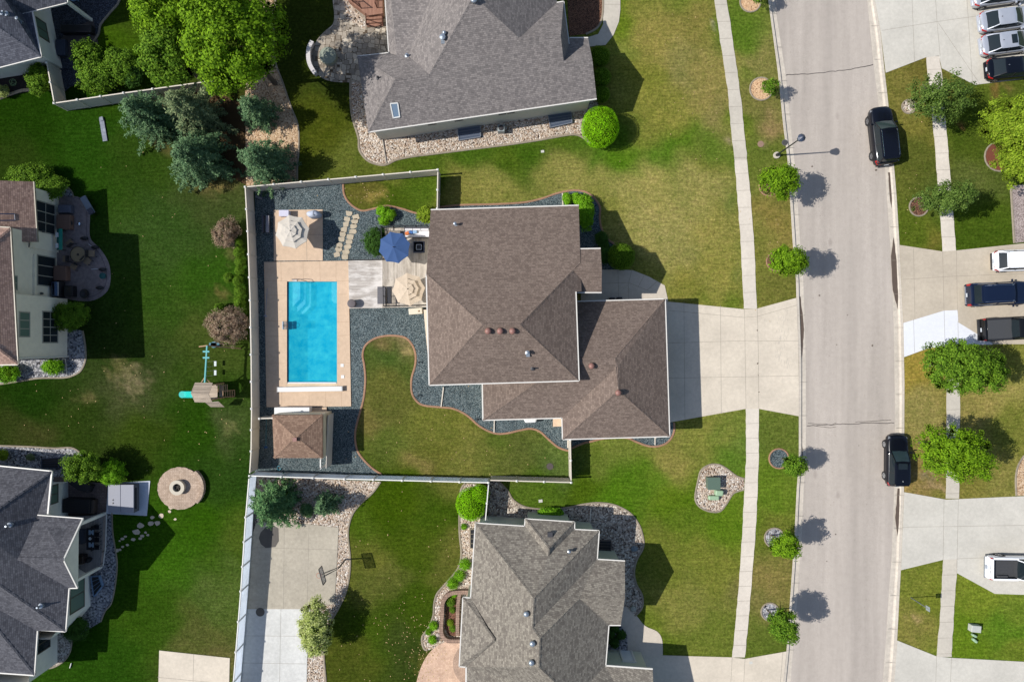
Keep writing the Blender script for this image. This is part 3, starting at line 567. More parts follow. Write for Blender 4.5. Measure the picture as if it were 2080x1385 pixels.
S_CURVE = smooth([(775, 963), (753, 948), (731, 924), (723, 905), (721.5, 878), (728, 848), (738, 812), (742, 773), (740, 743), (736.5, 721), (742, 702), (759, 688.6), (781, 682.5), (805, 682), (825, 687), (838, 702), (844, 721), (843, 743), (836, 768), (836, 795), (844, 812), (860, 823), (896, 827), (921, 830), (948, 843), (975, 866), (1004, 879.6), (1028, 880), (1055, 874), (1077, 870.5), (1096, 876), (1115, 893), (1133.5, 908), (1152, 914.6), (1161, 915.5)], 4)
pa, pb = P(583.5, 572), P(685, 778)
HOLE = (pa.x-.05, pb.x+.05, pb.y-.3, pa.y+.05)
bed('gravel_bed', [(518, 384)]+N_CURVE+[(900, 440), (1100, 700), (1150, 800), (1162, 880)]+S_CURVE[::-1]+[(518, 960)], G_DARK, .018, 'dark slate gravel covering the fenced pool yard', [N_CURVE, S_CURVE], C_EDGE, .19, hole=HOLE)
c = smooth([(893, 421), (936, 416.7), (1006, 415), (1063, 411.5), (1100, 403.7), (1125.6, 394.7), (1146, 389.5), (1167, 387), (1188, 390), (1203.5, 399), (1214, 411.5), (1219, 424.5), (1218, 442.7), (1221.6, 463.5), (1232, 484), (1247, 496), (1268, 520), (1262, 546)], 5)
bed('gravel_bed', c+[(1220, 551), (1150, 600), (1000, 470), (893, 440)], G_DARK, .018, 'dark gravel bed curving round the front corner of the main house', c, C_EDGE, .19)
c = smooth([(1161, 910), (1185, 900), (1198, 897), (1230, 890), (1271, 889), (1292, 897), (1314, 905), (1332.6, 906.5), (1351.5, 901), (1363.6, 889), (1369.5, 873), (1369, 858)], 5)
bed('gravel_bed', c+[(1300, 850), (1161, 870)], G_DARK, .018, 'narrow dark gravel bed below the garage of the main house', c, C_EDGE, .19)
c = smooth([(712, 162), (712, 205), (716, 240), (728, 280), (730, 305), (745, 325), (765, 334), (784, 335), (806, 325), (840, 318), (880, 313), (960, 303), (1040, 293), (1100, 284), (1150, 275), (1170, 274), (1185, 280), (1198, 292)], 5)
bed('rock_bed', c+[(1215, 280), (1215, 190), (1000, 150), (728, 150)], G_RIVER, .02, 'pale river rock bed wrapping the top house', c, C_EDGEG, .2)
c = smooth([(507, 1340), (512, 1100), (518, 970)], 2)
bed('rock_bed', [(518, 966), (640, 972), (773, 978)]+smooth([(773, 978), (757, 1000), (735, 1020), (718, 1040), (709, 1065), (707, 1090), (711, 1130), (710, 1165), (703, 1200), (690, 1230), (668, 1270), (660, 1300), (658, 1335), (662, 1385), (670, 1500)], 5)+[(600, 1500), (600, 1250), (560, 1066), (523, 1066)], G_RIVER, .02, 'river rock strip curving beside the court',
    smooth([(773, 978), (757, 1000), (735, 1020), (718, 1040), (709, 1065), (707, 1090), (711, 1130), (710, 1165), (703, 1200), (690, 1230), (668, 1270), (660, 1300), (658, 1335), (662, 1385), (670, 1500)], 5), C_EDGEG, .18)
bed('gravel_bed', [(518, 966), (528, 1050), (512, 1250), (494, 1500), (478, 1500), (490, 1250), (505, 1050)], gravel('dark_pebble', [A(60, 58, 60), A(104, 98, 94), A(150, 142, 134)], .08, A(26, 24, 24), .03), .016, 'thin dark pebble strip between white fence and court')
c = smooth([(945, 981), (935, 1000), (933, 1060), (934, 1090), (937, 1120), (934, 1145), (924, 1163), (905, 1185), (888, 1205), (882, 1225), (880, 1250), (870, 1275), (859, 1290), (857, 1302), (861, 1316), (868, 1320)], 5)
bed('rock_bed', c+[(905, 1310), (955, 1290), (987, 1200), (988, 985)], G_RIVER, .02, 'river rock bed along the left side of the lower house', c, C_EDGEG, .18)
c = smooth([(994, 978), (1008, 975), (1030, 995), (1040, 1012), (1055, 1024), (1075, 1031), (1110, 1034), (1150, 1031), (1190, 1023), (1220, 1021), (1250, 1026), (1280, 1042), (1299, 1068), (1307, 1098), (1305, 1115), (1294, 1135), (1288, 1160), (1292, 1185), (1304, 1208), (1305, 1230), (1297, 1243), (1289, 1250)], 5)
bed('rock_bed', c+[(1255, 1228), (1220, 1150), (1100, 1100), (990, 1090)], gravel('mixed_rock', [A(112, 98, 88), A(168, 152, 136), A(214, 200, 182), A(148, 138, 128), A(232, 222, 206)], .15, A(52, 42, 34), .06), .02, 'rock bed sweeping round the right side of the lower house', c, C_EDGEG, .18)
c = smooth([(1512, 972), (1495, 966), (1475, 951), (1458, 943), (1440, 944), (1424, 955), (1418, 975), (1412, 1010), (1420, 1028), (1440, 1038), (1462, 1038), (1476, 1022), (1488, 1003), (1500, 997), (1511, 994)], 5)
bed('rock_bed', c, G_RIVER, .02, 'pear shaped rock bed round the green utility boxes', c, C_EDGEG, .16)
c = smooth([(555, -60), (560, 20), (556, 110), (575, 170), (592, 220), (605, 255), (607, 300), (604, 340), (604, 368)], 5)
bed('mulch_bed', c+[(500, 378), (498, 200), (500, -60)], G_TAN, .02, 'tan pebble bed between the blue spruces and the top yard', c, C_EDGEG, .16)
bed('mulch_bed', [(499, 215), (425, 180), (300, 190), (300, 260), (390, 290), (440, 345), (499, 376)], flat('bare_soil', A(74, 54, 26), .95, .35, 1.5, bump=.4), .012, 'dark bare soil under the blue spruces')
c = smooth([(1340, 1000), (1340, 1001)], 1)
for (x, y, r, g, lab, e) in ((1524, 4, 21, G_SALMON, 'salmon mulch ring at the top of the street verge', C_EDGEG), (1546, 181, 23, G_SALMON, 'salmon mulch ring under the small street tree', C_EDGEG), (1562, 378, 20, G_MULCH, 'mulch ring under the upper round street tree', C_EDGE), (1576, 531, 19, G_MULCH, 'mulch ring under the second round street tree', C_EDGE), (1582, 931, 20, G_DARK, 'dark gravel ring with pink edging on the verge', C_EDGE), (1573, 1092, 20, G_GREY, 'grey rock ring under the middle lower street tree', C_EDGEG), (1564, 1242, 18, G_GREY, 'grey rock ring under the lowest street tree', C_EDGEG),
                     (1866, 420, 19, G_MULCH, 'brown mulch ring under the leaning tree on the right', C_EDGEG), (1846, 217, 14, G_RIVER, 'pale rock ring under the upper right tree', C_EDGEG), (2030, 318, 30, flat('red_mulch', A(118, 66, 46), .95, .3, 8, bump=.4), 'red mulch ring under the yellow green tree', C_EDGEG), (1930, 738, 20, G_MULCH, 'mulch ring under the large right tree', C_EDGEG)):
    cc = circ(x, y, r, n=20); bed('tree_ring', cc, g, .02, lab, cc+[cc[0]], e, .14)
bed('gravel_bed', [(2053, 378), (2080, 375), (2300, 360), (2300, 475), (2080, 492), (2060, 494)], gravel('pinkish_gravel', [A(140, 124, 120), A(176, 160, 154), A(198, 184, 178)], .06, A(90, 78, 74), .02), .018, 'pinkish grey gravel at the right edge', [(2053, 378), (2060, 494)], C_EDGEG, .2)
c = smooth([(2080, 925), (2068, 945), (2063, 970), (2064, 1006)], 5)
bed('rock_bed', c+[(2300, 1000), (2300, 920)], G_TAN, .018, 'tan rock bed at the right edge above the white pickup', c, C_EDGEG, .16)
bed('rock_bed', smooth([(0, 905), (60, 907), (110, 910), (145, 909), (162, 918), (170, 930)], 4)+[(190, 960), (80, 1010), (0, 1000), (-60, 990), (-60, 905)], G_GREY, .02, 'grey cobble bed along the top of the lower left house', smooth([(-60, 903), (0, 905), (60, 907), (110, 910), (145, 909), (162, 918)], 4), C_EDGEG, .16)
c = smooth([(228, 1040), (229, 1080), (236, 1125), (238, 1150), (234, 1190), (226, 1225), (214, 1240), (205, 1262)], 4)
bed('rock_bed', c+[(160, 1290), (120, 1240), (180, 1100), (205, 1042)], G_GREY, .02, 'grey cobble bed beside the porch of the lower left house', c, C_EDGEG, .12)
c = smooth([(146, 1290), (144, 1318), (132, 1340), (108, 1355), (85, 1357), (60, 1362)], 4)
bed('rock_bed', c+[(40, 1340), (60, 1260), (140, 1260)], gravel('pale_cobble', [A(150, 140, 130), A(196, 186, 174), A(226, 218, 208)], .13, A(50, 44, 38), .05), .02, 'pale cobble patch at the corner of the lower left house', c, C_EDGEG, .12)
c = smooth([(168, 672), (173, 700), (174, 730), (165, 752), (150, 762), (130, 767), (80, 768), (40, 774), (0, 780), (-60, 785)], 4)
bed('rock_bed', c+[(-60, 720), (100, 700), (135, 665)], G_GREY, .02, 'grey cobble bed at the corner of the pink roofed house', c, C_EDGEG, .16)
c = smooth([(116, 372), (134, 378), (146, 390), (150, 402)], 4)
bed('rock_bed', c+[(112, 405)], G_GREY, .02, 'small cobble patch above the shaded patio', c, C_EDGEG, .12)
bed('mulch_bed', [(-60, 158), (100, 140), (118, 160), (110, 185), (75, 184), (40, 190), (0, 203), (-60, 215)], flat('dark_mulch', A(48, 40, 40), .95, .4, 8, bump=.4), .02, 'dark mulch strip below the upper left house', [(-60, 217), (0, 200), (20, 192), (45, 184), (74, 182)], concrete('beige_edging', A(196, 176, 150)), .3)
bed('gravel_bed', smooth([(245, -60), (243, 0), (225, 25), (205, 50), (200, 70), (188, 88), (170, 100)], 4)+smooth([(172, 150), (162, 170), (142, 178), (130, 190)], 4)+[(120, 150), (110, 60), (60, -60)], gravel('blue_slate_chips', [A(40, 44, 54), A(64, 68, 80), A(92, 96, 106)], .08, A(20, 22, 28), .03), .02, 'blue grey slate chips beside the upper left house', smooth([(245, -60), (243, 0), (225, 25), (205, 50), (200, 70), (188, 88)], 4), C_EDGEG, .2)
bed('mulch_bed', [(1150, -60), (1224, -60), (1225, 10), (1222, 40), (1212, 58), (1190, 70), (1156, 74)], G_MULCH, .02, 'brown rock bed between the top house and its front walk', smooth([(1224, -60), (1225, 10), (1222, 40), (1212, 58), (1190, 70)], 4), C_EDGEG, .2)
bed('mulch_bed', [(1236, 1262), (1260, 1268), (1274, 1290), (1275, 1330), (1230, 1330)], G_GREY, .045, 'shaded rock bed beside the side door of the lower house')
bed('mulch_bed', [(704, -60), (706, 0), (742, 45), (744, 62), (704, 40), (690, -60)], G_RIVER, .05, 'river rock wedge beside the wooden stairs')

# patios
def flagstone(name):
    m = M(name, .85, .25); v = m.pos('World'); vo = m.nd('ShaderNodeTexVoronoi', distance='CHEBYCHEV'); m.L.new(m.mapv(v, rot=(0, 0, .06)), vo.inputs['Vector']); vo.inputs['Scale'].default_value = 2.1; vo.inputs['Randomness'].default_value = .75
    sep = m.nd('ShaderNodeSeparateColor'); m.L.new(vo.outputs['Color'], sep.inputs[0]); v2 = m.nd('ShaderNodeTexVoronoi', distance='CHEBYCHEV', feature='F2'); m.L.new(m.mapv(v, rot=(0, 0, .06)), v2.inputs['Vector']); v2.inputs['Scale'].default_value = 2.1; v2.inputs['Randomness'].default_value = .75
    k = m.ramp(sep.outputs[0], [(0, A(142, 132, 120)), (.5, A(176, 164, 148)), (1, A(204, 192, 174))])
    gp_ = m.ramp(m.math('SUBTRACT', v2.outputs['Distance'], vo.outputs['Distance']), [(.02, 1), (.07, 0)])
    k = m.mix(gp_, k, A(92, 78, 62)); k = m.mix(1, k, m.ramp(m.noise(v, 2, 6, .7), [(.3, .8), (.7, 1.15)]), 'MULTIPLY'); m.col(k).bump(gp_, -.4, .02); return m.mat
P_FLAG = flagstone('flagstone_patio')
o = slab('patio', smooth([(676, -60), (676, 0), (679, 30), (676, 50), (660, 64), (644, 82), (635, 105), (633, 125), (640, 145), (656, 160), (680, 167), (714, 168)], 4)+[(745, 166), (800, 120), (800, -60)], P_FLAG, .035, 'weathered flagstone patio of the top house')
slab('patio', smooth([(940, 1300), (915, 1300), (890, 1310), (872, 1325), (857, 1350), (846, 1385), (838, 1440), (836, 1500)], 4)+[(960, 1500), (960, 1310)], pavers('pink_pavers', [A(206, 172, 150), A(222, 190, 166)], .22, .12, A(170, 138, 118), .006), .035, 'pink brick paver patio beside the lower house')
mb = MB(); q = circ(962, 1345, 42, 42, 20, 130, 235)+[(940, 1320), (940, 1372)]
mb.sheet([P(x, y) for x, y in circ(962, 1348, 42, 45, 18, 110, 250)], .0395); struct('patio_ring', mb, pavers('pink_pavers_dark', [A(168, 142, 126), A(186, 158, 140)], .2, .12, A(140, 116, 100), .006), label='darker circular band set into the pink paver patio')
slab('patio', smooth([(110, 395), (135, 399), (158, 400), (178, 412), (183, 440), (182, 470), (186, 488), (204, 506), (221, 534), (225, 565), (219, 590), (200, 606), (178, 612), (150, 610), (128, 606), (108, 606)], 4), concrete('stamped_concrete', A(150, 136, 134), .2, .18), .03, 'stamped concrete patio in the shade of the pink roofed house', [smooth([(135, 399), (160, 404), (174, 416), (177, 440), (176, 472), (182, 494), (200, 512), (213, 538), (217, 565), (211, 586), (196, 599), (176, 605)], 3)], .04, jm=flat('patio_band', A(92, 78, 84), .9))
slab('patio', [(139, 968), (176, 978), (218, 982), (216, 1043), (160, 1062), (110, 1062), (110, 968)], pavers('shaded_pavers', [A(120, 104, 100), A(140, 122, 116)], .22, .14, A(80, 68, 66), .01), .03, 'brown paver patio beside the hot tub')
slab('concrete_pad', [(220, 981), (305.5, 976), (298.6, 1047), (216, 1042.5)], concrete('white_pad', A(206, 212, 222), .05), .05, 'white concrete pad under the hot tub')
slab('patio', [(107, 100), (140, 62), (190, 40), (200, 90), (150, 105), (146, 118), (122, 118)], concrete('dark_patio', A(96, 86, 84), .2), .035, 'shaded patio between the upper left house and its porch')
mb = MB()
for x, y, r in ((356, 1054, 4), (348, 1028, 9), (328, 1047, 8), (345, 1038, 5), (310, 1050, 6), (306, 1062, 8), (320, 1062, 8), (286, 1067, 9), (277, 1080, 10), (296, 1081, 4), (289, 1088, 5), (300, 1086, 4), (255, 1089, 4), (249, 1094, 5), (243, 1098, 3), (271, 1095, 6), (285, 1093, 5), (259, 1106, 4), (249, 1110, 4), (244, 1116, 4), (238, 1117, 6)):
    rg = random.Random(int(x*y)); mb.ppx([(x+math.cos(t)*r*.85*rg.uniform(.65, 1.1), y+math.sin(t)*r*.7*rg.uniform(.65, 1.1)) for t in [i*math.pi/3.5 for i in range(7)]], -.05, .035)
struct('stepping_stones', mb, concrete('pale_flag', A(206, 190, 168), .1), label='pale stepping stones leading to the round fire pit', loc=None)
mb = MB(); rg = random.Random(5)
for i in range(9):   # flagstone path in the pool yard
    y = 437+i*10.4; xc = 716-i*3.0+(1 if i % 2 else 0)
    for s_, ww in ((-1, 7.2), (1, 8.2)):
        cx = xc+s_*7.7+rg.uniform(-1, 1); cy = y+s_*1.3+rg.uniform(-.8, .8)
        cy += s_*rg.uniform(.5, 2.2); th_ = rg.uniform(-.35, .2)
        mb.ppx([(cx+ww*.95*(a*math.cos(th_)-b*.6*math.sin(th_))*rg.uniform(.75, 1.08), cy+5.6*(b*math.cos(th_)+a*math.sin(th_)*1.1)*rg.uniform(.75, 1.08)) for a, b in ((-.9, -.8), (0, -1), (.95, -.8), (1, .1), (.8, .9), (-.1, 1), (-.95, .75))], 0, .06)
struct('stepping_stones', mb, concrete('yellow_flag', A(196, 182, 158), .12, .1), label='flagstone path across the dark gravel')
slab('concrete_pad', [(556.5, 427.5), (655.6, 426), (656, 529.5), (556.8, 530)], C_TAN, .075, 'tan concrete pad under the left cream umbrella', [[(622, 427), (624, 530)], [(556, 478), (656, 477)]])

# ------------------------------------------------------------ swimming pool and its deck
pz = .08; A0, A1, B0, B1 = pa.x, pb.x, pb.y, pa.y       # x0 x1 y0 y1 of the basin
d0 = P(537, 532.5); d1 = P(708, 530); d2 = P(713.5, 825); d3 = P(542, 826.5)
mb = MB()
def quadbox(a, b, c, d): mb.prism([a, b, c, d], -.25, pz)
yt, yb = B1, B0-.28
def lx(y): t = (y-d3.y)/(d0.y-d3.y); return d3.x+(d0.x-d3.x)*t
def rx(y): t = (y-d2.y)/(d1.y-d2.y); return d2.x+(d1.x-d2.x)*t
quadbox((lx(yt), yt), (rx(yt), yt), (d1.x, d1.y), (d0.x, d0.y)); quadbox((d3.x, d3.y), (d2.x, d2.y), (rx(yb), yb), (lx(yb), yb))
quadbox((lx(yb), yb), (A0, yb), (A0, yt), (lx(yt), yt)); quadbox((A1, yb), (rx(yb), yb), (rx(yt), yt), (A1, yt))
pd = struct('pool_deck', mb, C_TAN, label='tan concrete deck around the swimming pool')
j = MB()
for l in ([(571, 532), (572, 571)], [(616, 532), (617, 571)], [(650, 531), (651, 571)], [(683, 531), (683, 571)], [(538, 571), (584, 571)], [(683, 571), (709, 571)], [(539, 600), (583, 600)], [(684, 598), (710, 598)], [(539, 652), (583, 652)], [(685, 654), (711, 654)], [(540, 683), (583, 683)], [(685, 682), (711, 681)], [(540, 738), (583, 738)], [(685, 738), (712, 737)], [(542, 794), (713, 794)], [(573, 795), (573, 826)], [(628, 795), (629, 826)], [(662, 795), (662, 826)], [(694, 795), (694, 826)]): line_px(j, l, .025, pz+.004)
struct('pool_deck_joint', j, flat('deck_joint', A(188, 160, 134), .9), pd)
LINER = M('pool_liner', .4, .4); v = LINER.pos('World'); LINER.col(LINER.mix(LINER.noise(v, 1.5, 3), A(60, 196, 230), A(90, 215, 240))); LINER = LINER.mat
STEPM = flat('pool_step_white', (.72, .86, .92), .4, .04)
mb = MB(); zb = -1.35; zw = -.06
x0, x1, y0, y1 = A0, A1, B0, B1
mb.add([(x0, y0, pz), (x1, y0, pz), (x1, y1, pz), (x0, y1, pz), (x0, y0, zb), (x1, y0, zb), (x1, y1, zb), (x0, y1, zb)], [(4, 5, 6, 7), (0, 1, 5, 4), (1, 2, 6, 5), (2, 3, 7, 6), (3, 0, 4, 7)])
pool = thing('swimming_pool', 'rectangular bright blue swimming pool in the tan deck', 'swimming pool', ((x0+x1)/2, (y0+y1)/2, 0))
mb.build('basin', LINER, pool)
mb = MB()
for i, (sx, sy, zt) in enumerate(((1.05, 2.2, -.3), (1.42, 2.62, -.62), (1.8, 2.85, -.92))):
    mb.prism([(x0+.01, y1-.01), (x0+sx, y1-.01), (x0+sx, y1-sy+.65), (x0+sx-.65, y1-sy), (x0+.01, y1-sy)], zb-.01*i, zt)
mb.build('steps', [STEPM], pool)
mb = MB(); mb.prism([(x1-.62, y1-.01), (x1-.01, y1-.01), (x1-.01, y1-1.9), (x1-.4, y1-1.9), (x1-.62, y1-1.6)], zb-.05, -.45); mb.build('bench', STEPM, pool)
mb = MB()
for p in ([(x0+.01, y0+.01), (x0+.75, y0+.01), (x0+.01, y0+.8)], [(x1-.75, y0+.01), (x1-.01, y0+.01), (x1-.01, y0+.8)]): mb = MB(); mb.prism(p, zb-.03, -.9); mb.build('corner_seat', LINER, pool)
mb = MB(); mb.box(((x0+x1)/2, y0+.03, .06), (x1-x0-.1, .1, .06)); mb.build('cover_bar', flat('white_vinyl_pool', A(236, 236, 236), .4, .04), pool)
mb = MB(); mb.box(((x0+x1)/2, y0-.15, .02), (x1-x0-.02, .24, .1)); mb.build('coping', concrete('coping', A(226, 206, 176)), pool)
W = M('pool_water', .02, .5); W.N.remove(W.b)
tr = W.nd('ShaderNodeBsdfTransparent'); tr.inputs[0].default_value = (.62, .97, 1.0, 1)
gl = W.nd('ShaderNodeBsdfGlossy'); gl.inputs['Roughness'].default_value = .03
fr = W.nd('ShaderNodeFresnel'); fr.inputs[0].default_value = 1.33
v = W.pos('World'); bp = W.nd('ShaderNodeBump'); bp.inputs['Strength'].default_value = .35; bp.inputs['Distance'].default_value = .05
W.L.new(W.noise(v, 3.5, 4), bp.inputs['Height']); W.L.new(bp.outputs[0], gl.inputs['Normal']); W.L.new(bp.outputs[0], fr.inputs['Normal'])
mx = W.nd('ShaderNodeMixShader'); df = W.nd('ShaderNodeBsdfDiffuse'); W.L.new(W.mix(W.ramp(W.noise(W.pos('World'), 1.3, 5, .6), [(.35, 0), (.7, 1)]), A(0, 184, 224), A(60, 218, 240)), df.inputs[0]); m2 = W.nd('ShaderNodeMixShader'); m2.inputs[0].default_value = .6  # ripple brightness is painted into the diffuse colour by noise
W.L.new(tr.outputs[0], m2.inputs[1]); W.L.new(df.outputs[0], m2.inputs[2]); W.L.new(fr.outputs[0], mx.inputs[0]); W.L.new(m2.outputs[0], mx.inputs[1]); W.L.new(gl.outputs[0], mx.inputs[2]); W.L.new(mx.outputs[0], W.out.inputs[0])
nx, ny = 24, 48; mb = MB(); rg = random.Random(3)
vs = [(x0+.002+(x1-x0-.004)*i/nx, y0+.1+(y1-y0-.102)*k/ny, zw+(rg.uniform(-.003, .003))) for k in range(ny+1) for i in range(nx+1)]
mb.add(vs, [(k*(nx+1)+i, k*(nx+1)+i+1, (k+1)*(nx+1)+i+1, (k+1)*(nx+1)+i) for k in range(ny) for i in range(nx)])
mb.build('water', W.mat, pool, smooth=True)
# ------------------------------------------------------------ houses
GUT = flat('gutter_white', A(232, 228, 220), .4, .04)
SH_BR = shingle('brown_shingle', A(118, 103, 94), A(146, 129, 118), A(66, 55, 50))
SH_BRL = shingle('brown_shingle_shed', A(134, 108, 92), A(166, 138, 118), A(80, 62, 52))
SH_GR = shingle('grey_shingle', A(126, 120, 118), A(160, 152, 148), A(82, 78, 78), k_=.85)
SH_TAN = shingle('weathered_shingle', A(132, 124, 115), A(178, 170, 156), A(88, 82, 76), k_=.74)
SH_SLATE = shingle('slate_shingle', A(84, 86, 96), A(116, 118, 128), A(44, 46, 54))
SH_DARK = shingle('charcoal_shingle', A(80, 80, 86), A(108, 108, 114), A(40, 40, 44), k_=1.0)
SH_PINK = shingle('pinkish_shingle', A(150, 122, 110), A(190, 158, 142), A(90, 70, 62), k_=1.0)
S_CREAM = siding('cream_siding', A(216, 208, 190)); S_GREY = siding('grey_siding', A(188, 184, 170)); S_TAN = siding('tan_siding', A(196, 184, 160))
S_GREEN = siding('sage_siding', A(172, 176, 160)); S_WHITE = siding('offwhite_siding', A(208, 206, 196))
FRAME = flat('window_frame', A(176, 172, 160), .4, .05); FRAMEW = flat('window_frame_white', A(228, 228, 224), .4, .04)
FRAMED = flat('window_frame_dark', A(92, 84, 72), .5, .05)
PANE = glass('window_glass', (.018, .024, .028)); PANEB = glass('window_glass_blind', A(112, 134, 120), .15); SKYG = glass('skylight_glass', (.03, .08, .16))
PIPE = flat('vent_metal', A(176, 186, 196), .35, .1, metal=.6); PIPEB = flat('vent_brown', A(150, 108, 98), .5, .1); PIPED = flat('vent_dark', A(66, 66, 70), .5, .1)
DOOR = flat('door_white', A(222, 228, 236), .5, .04)

def inset(poly, d):
    n = len(poly); ar = sum(poly[i][0]*poly[(i+1) % n][1]-poly[(i+1) % n][0]*poly[i][1] for i in range(n)); s = 1 if ar > 0 else -1
    out = []
    for i in range(n):
        p0, p1, p2 = [Vector(poly[j % n][:2]) for j in (i-1, i, i+1)]
        e1 = (p1-p0).normalized(); e2 = (p2-p1).normalized(); n1 = Vector((-e1.y, e1.x))*s; n2 = Vector((-e2.y, e2.x))*s
        b = n1+n2
        b = n1 if b.length < .05 else b/ max(.3, b.dot(n1))
        q = p1+b*d; out.append((q.x, q.y))
    return out
def roof(house, V, faces, mat, thick=.2, ridges=(), gutters=(), capw=.26, gut=GUT):
    names = list(V); idx = {k: i for i, k in enumerate(names)}
    mb = MB(); top = [V[k] for k in names]; bot = [V[k]-Vector((0, 0, thick)) for k in names]; n = len(names)
    fs = []
    for f in faces:
        f = [idx[k] for k in f]
        nz = sum(top[f[i]].x*top[f[(i+1) % len(f)]].y-top[f[(i+1) % len(f)]].x*top[f[i]].y for i in range(len(f)))
        if nz < 0: f = f[::-1]
        fs.append(tuple(f))
    ed = {}
    for f in fs:
        for i in range(len(f)): ed.setdefault(frozenset((f[i], f[(i+1) % len(f)])), []).append((f[i], f[(i+1) % len(f)]))
    allf = list(fs)+[tuple(i+n for i in reversed(f)) for f in fs]
    for k, l in ed.items():
        if len(l) == 1: a, b = l[0]; allf.append((a, a+n, b+n, b))
    mb.add(top+bot, allf)
    r = mb.build('roof', mat, house)
    for a, b in ridges:
        cap = MB(); a, b = V[a], V[b]; d = (b-a).normalized(); s = d.cross(Vector((0, 0, 1))).normalized()*capw/2
        u = Vector((0, 0, .018)); k = max(1, int((b-a).length/.3)); dz = Vector((0, 0, capw*.27))
        for i in range(k):
            p = a+(b-a)*i/k; q = a+(b-a)*(i+1)/k; u2 = u+Vector((0, 0, .018*(1-(i % 2))))
            cap.add([p-s-dz+u2, p+u2, p+s-dz+u2, q-s-dz+u2*.8, q+u2*.8, q+s-dz+u2*.8, p-s-dz-u, p+s-dz-u, q-s-dz-u, q+s-dz-u], [(0, 1, 4, 3), (1, 2, 5, 4), (0, 6, 7, 2, 1), (3, 4, 5, 9, 8), (0, 3, 8, 6), (2, 7, 9, 5)])
        cap.build('ridge_cap', mat, r)
    for chain in gutters:
        g = MB()
        for a, b in zip(chain, chain[1:]):
            a, b = V[a], V[b]; g.bar(a+Vector((0, 0, -.06)), b+Vector((0, 0, -.06)), .12, .15)
        g.build('gutter', gut, r)
    return r
def walls(house, pts, mat, z0=-.1, name='wall'):
    """pts: world (x, y, ztop)"""
    mb = MB(); n = len(pts)
    ar = sum(pts[i][0]*pts[(i+1) % n][1]-pts[(i+1) % n][0]*pts[i][1] for i in range(n))
    if ar < 0: pts = pts[::-1]
    mb.add([(p[0], p[1], z0) for p in pts]+[(p[0], p[1], p[2]) for p in pts], [(i, (i+1) % n, n+(i+1) % n, n+i) for i in range(n)])
    return mb.build(name, mat, house)
def wallsV(house, V, order, mat, d=.42, drop=.12):
    q = inset([V[k] for k in order], d)
    return walls(house, [(a[0], a[1], V[k].z-drop+(.0)) for a, k in zip(q, order)], mat)
def window(parent, a, b, z0, z1, nx=2, ny=1, frame=None, pane=None, name='window', out=.05, fr=.09, blind=None):
    """window in a vertical wall; a, b world xy of the two ends; the outside is to the right of a->b"""
    a = Vector((a[0], a[1], 0)); b = Vector((b[0], b[1], 0)); d = (b-a).normalized(); nrm = Vector((d.y, -d.x, 0)); Lw = (b-a).length
    pt = lambda u, z, o: a+d*u+nrm*o+Vector((0, 0, z))
    mb = MB()
    def blk(u0, u1, q0, q1, o0, o1):
        mb.add([pt(u0, q0, o0), pt(u1, q0, o0), pt(u1, q1, o0), pt(u0, q1, o0), pt(u0, q0, o1), pt(u1, q0, o1), pt(u1, q1, o1), pt(u0, q1, o1)],
               [(0, 1, 2, 3)[::-1], (4, 5, 6, 7), (0, 1, 5, 4), (1, 2, 6, 5), (2, 3, 7, 6), (3, 0, 4, 7)])
    blk(0, Lw, z0, z0+fr, 0, out); blk(0, Lw, z1-fr, z1, 0, out); blk(0, fr, z0+fr, z1-fr, 0, out); blk(Lw-fr, Lw, z0+fr, z1-fr, 0, out)
    for i in range(1, nx): u = Lw*i/nx; blk(u-fr*.4, u+fr*.4, z0+fr, z1-fr, 0, out*.9)
    for i in range(1, ny): z = z0+(z1-z0)*i/ny; blk(fr, Lw-fr, z-fr*.3, z+fr*.3, 0, out*.8)
    f = mb.build(name, frame or FRAME, parent)
    mb = MB(); blk(fr*.8, Lw-fr*.8, z0+fr*.8, z1-fr*.8, .0, out*.4); mb.build('pane', pane or PANE, f)
    return f
from mathutils.bvhtree import BVHTree
def onroof(parent, X, Y, h=5.0):
    og = ORG[parent.name]; me = parent.data; t = BVHTree.FromPolygons([v.co+og for v in me.vertices], [tuple(p.vertices) for p in me.polygons])
    D = Vector(((X-1040)/FPX, (692.5-Y)/FPX, -1)).normalized(); hit = t.ray_cast(Vector((0, 0, CAM_H)), D)
    return hit[0] if hit[0] is not None else P(X, Y, h)
def vent(parent, X, Y, h, mat=None, kind='dome', s=1):
    mb = MB(); p = onroof(parent, X, Y, h)+Vector((0, 0, .02))
    if kind == 'dome':
        mb.lathe([(.17*s, -.35), (.17*s, .18), (.24*s, .19), (.25*s, .27), (.19*s, .36), (.08*s, .41), (.01, .42)], p, 14)
    elif kind == 'pipe': mb.lathe([(.16*s, -.2), (.15*s, .02), (.06*s, .08), (.05*s, .4), (.05*s, .42)], p, 10)
    elif kind == 'cap':
        mb.lathe([(.1*s, -.3), (.09*s, .35), (.17*s, .36), (.17*s, .44), (.02, .5)], p, 10); mb.box(p+Vector((.05, -.18, .02)), (.28*s, .3*s, .06))
    else: mb.box(p, (.34*s, .34*s, .3)); mb.box(p+Vector((0, 0, .17)), (.42*s, .42*s, .05))
    return mb.build('roof_vent', mat or PIPE, parent, smooth=(kind == 'dome'))
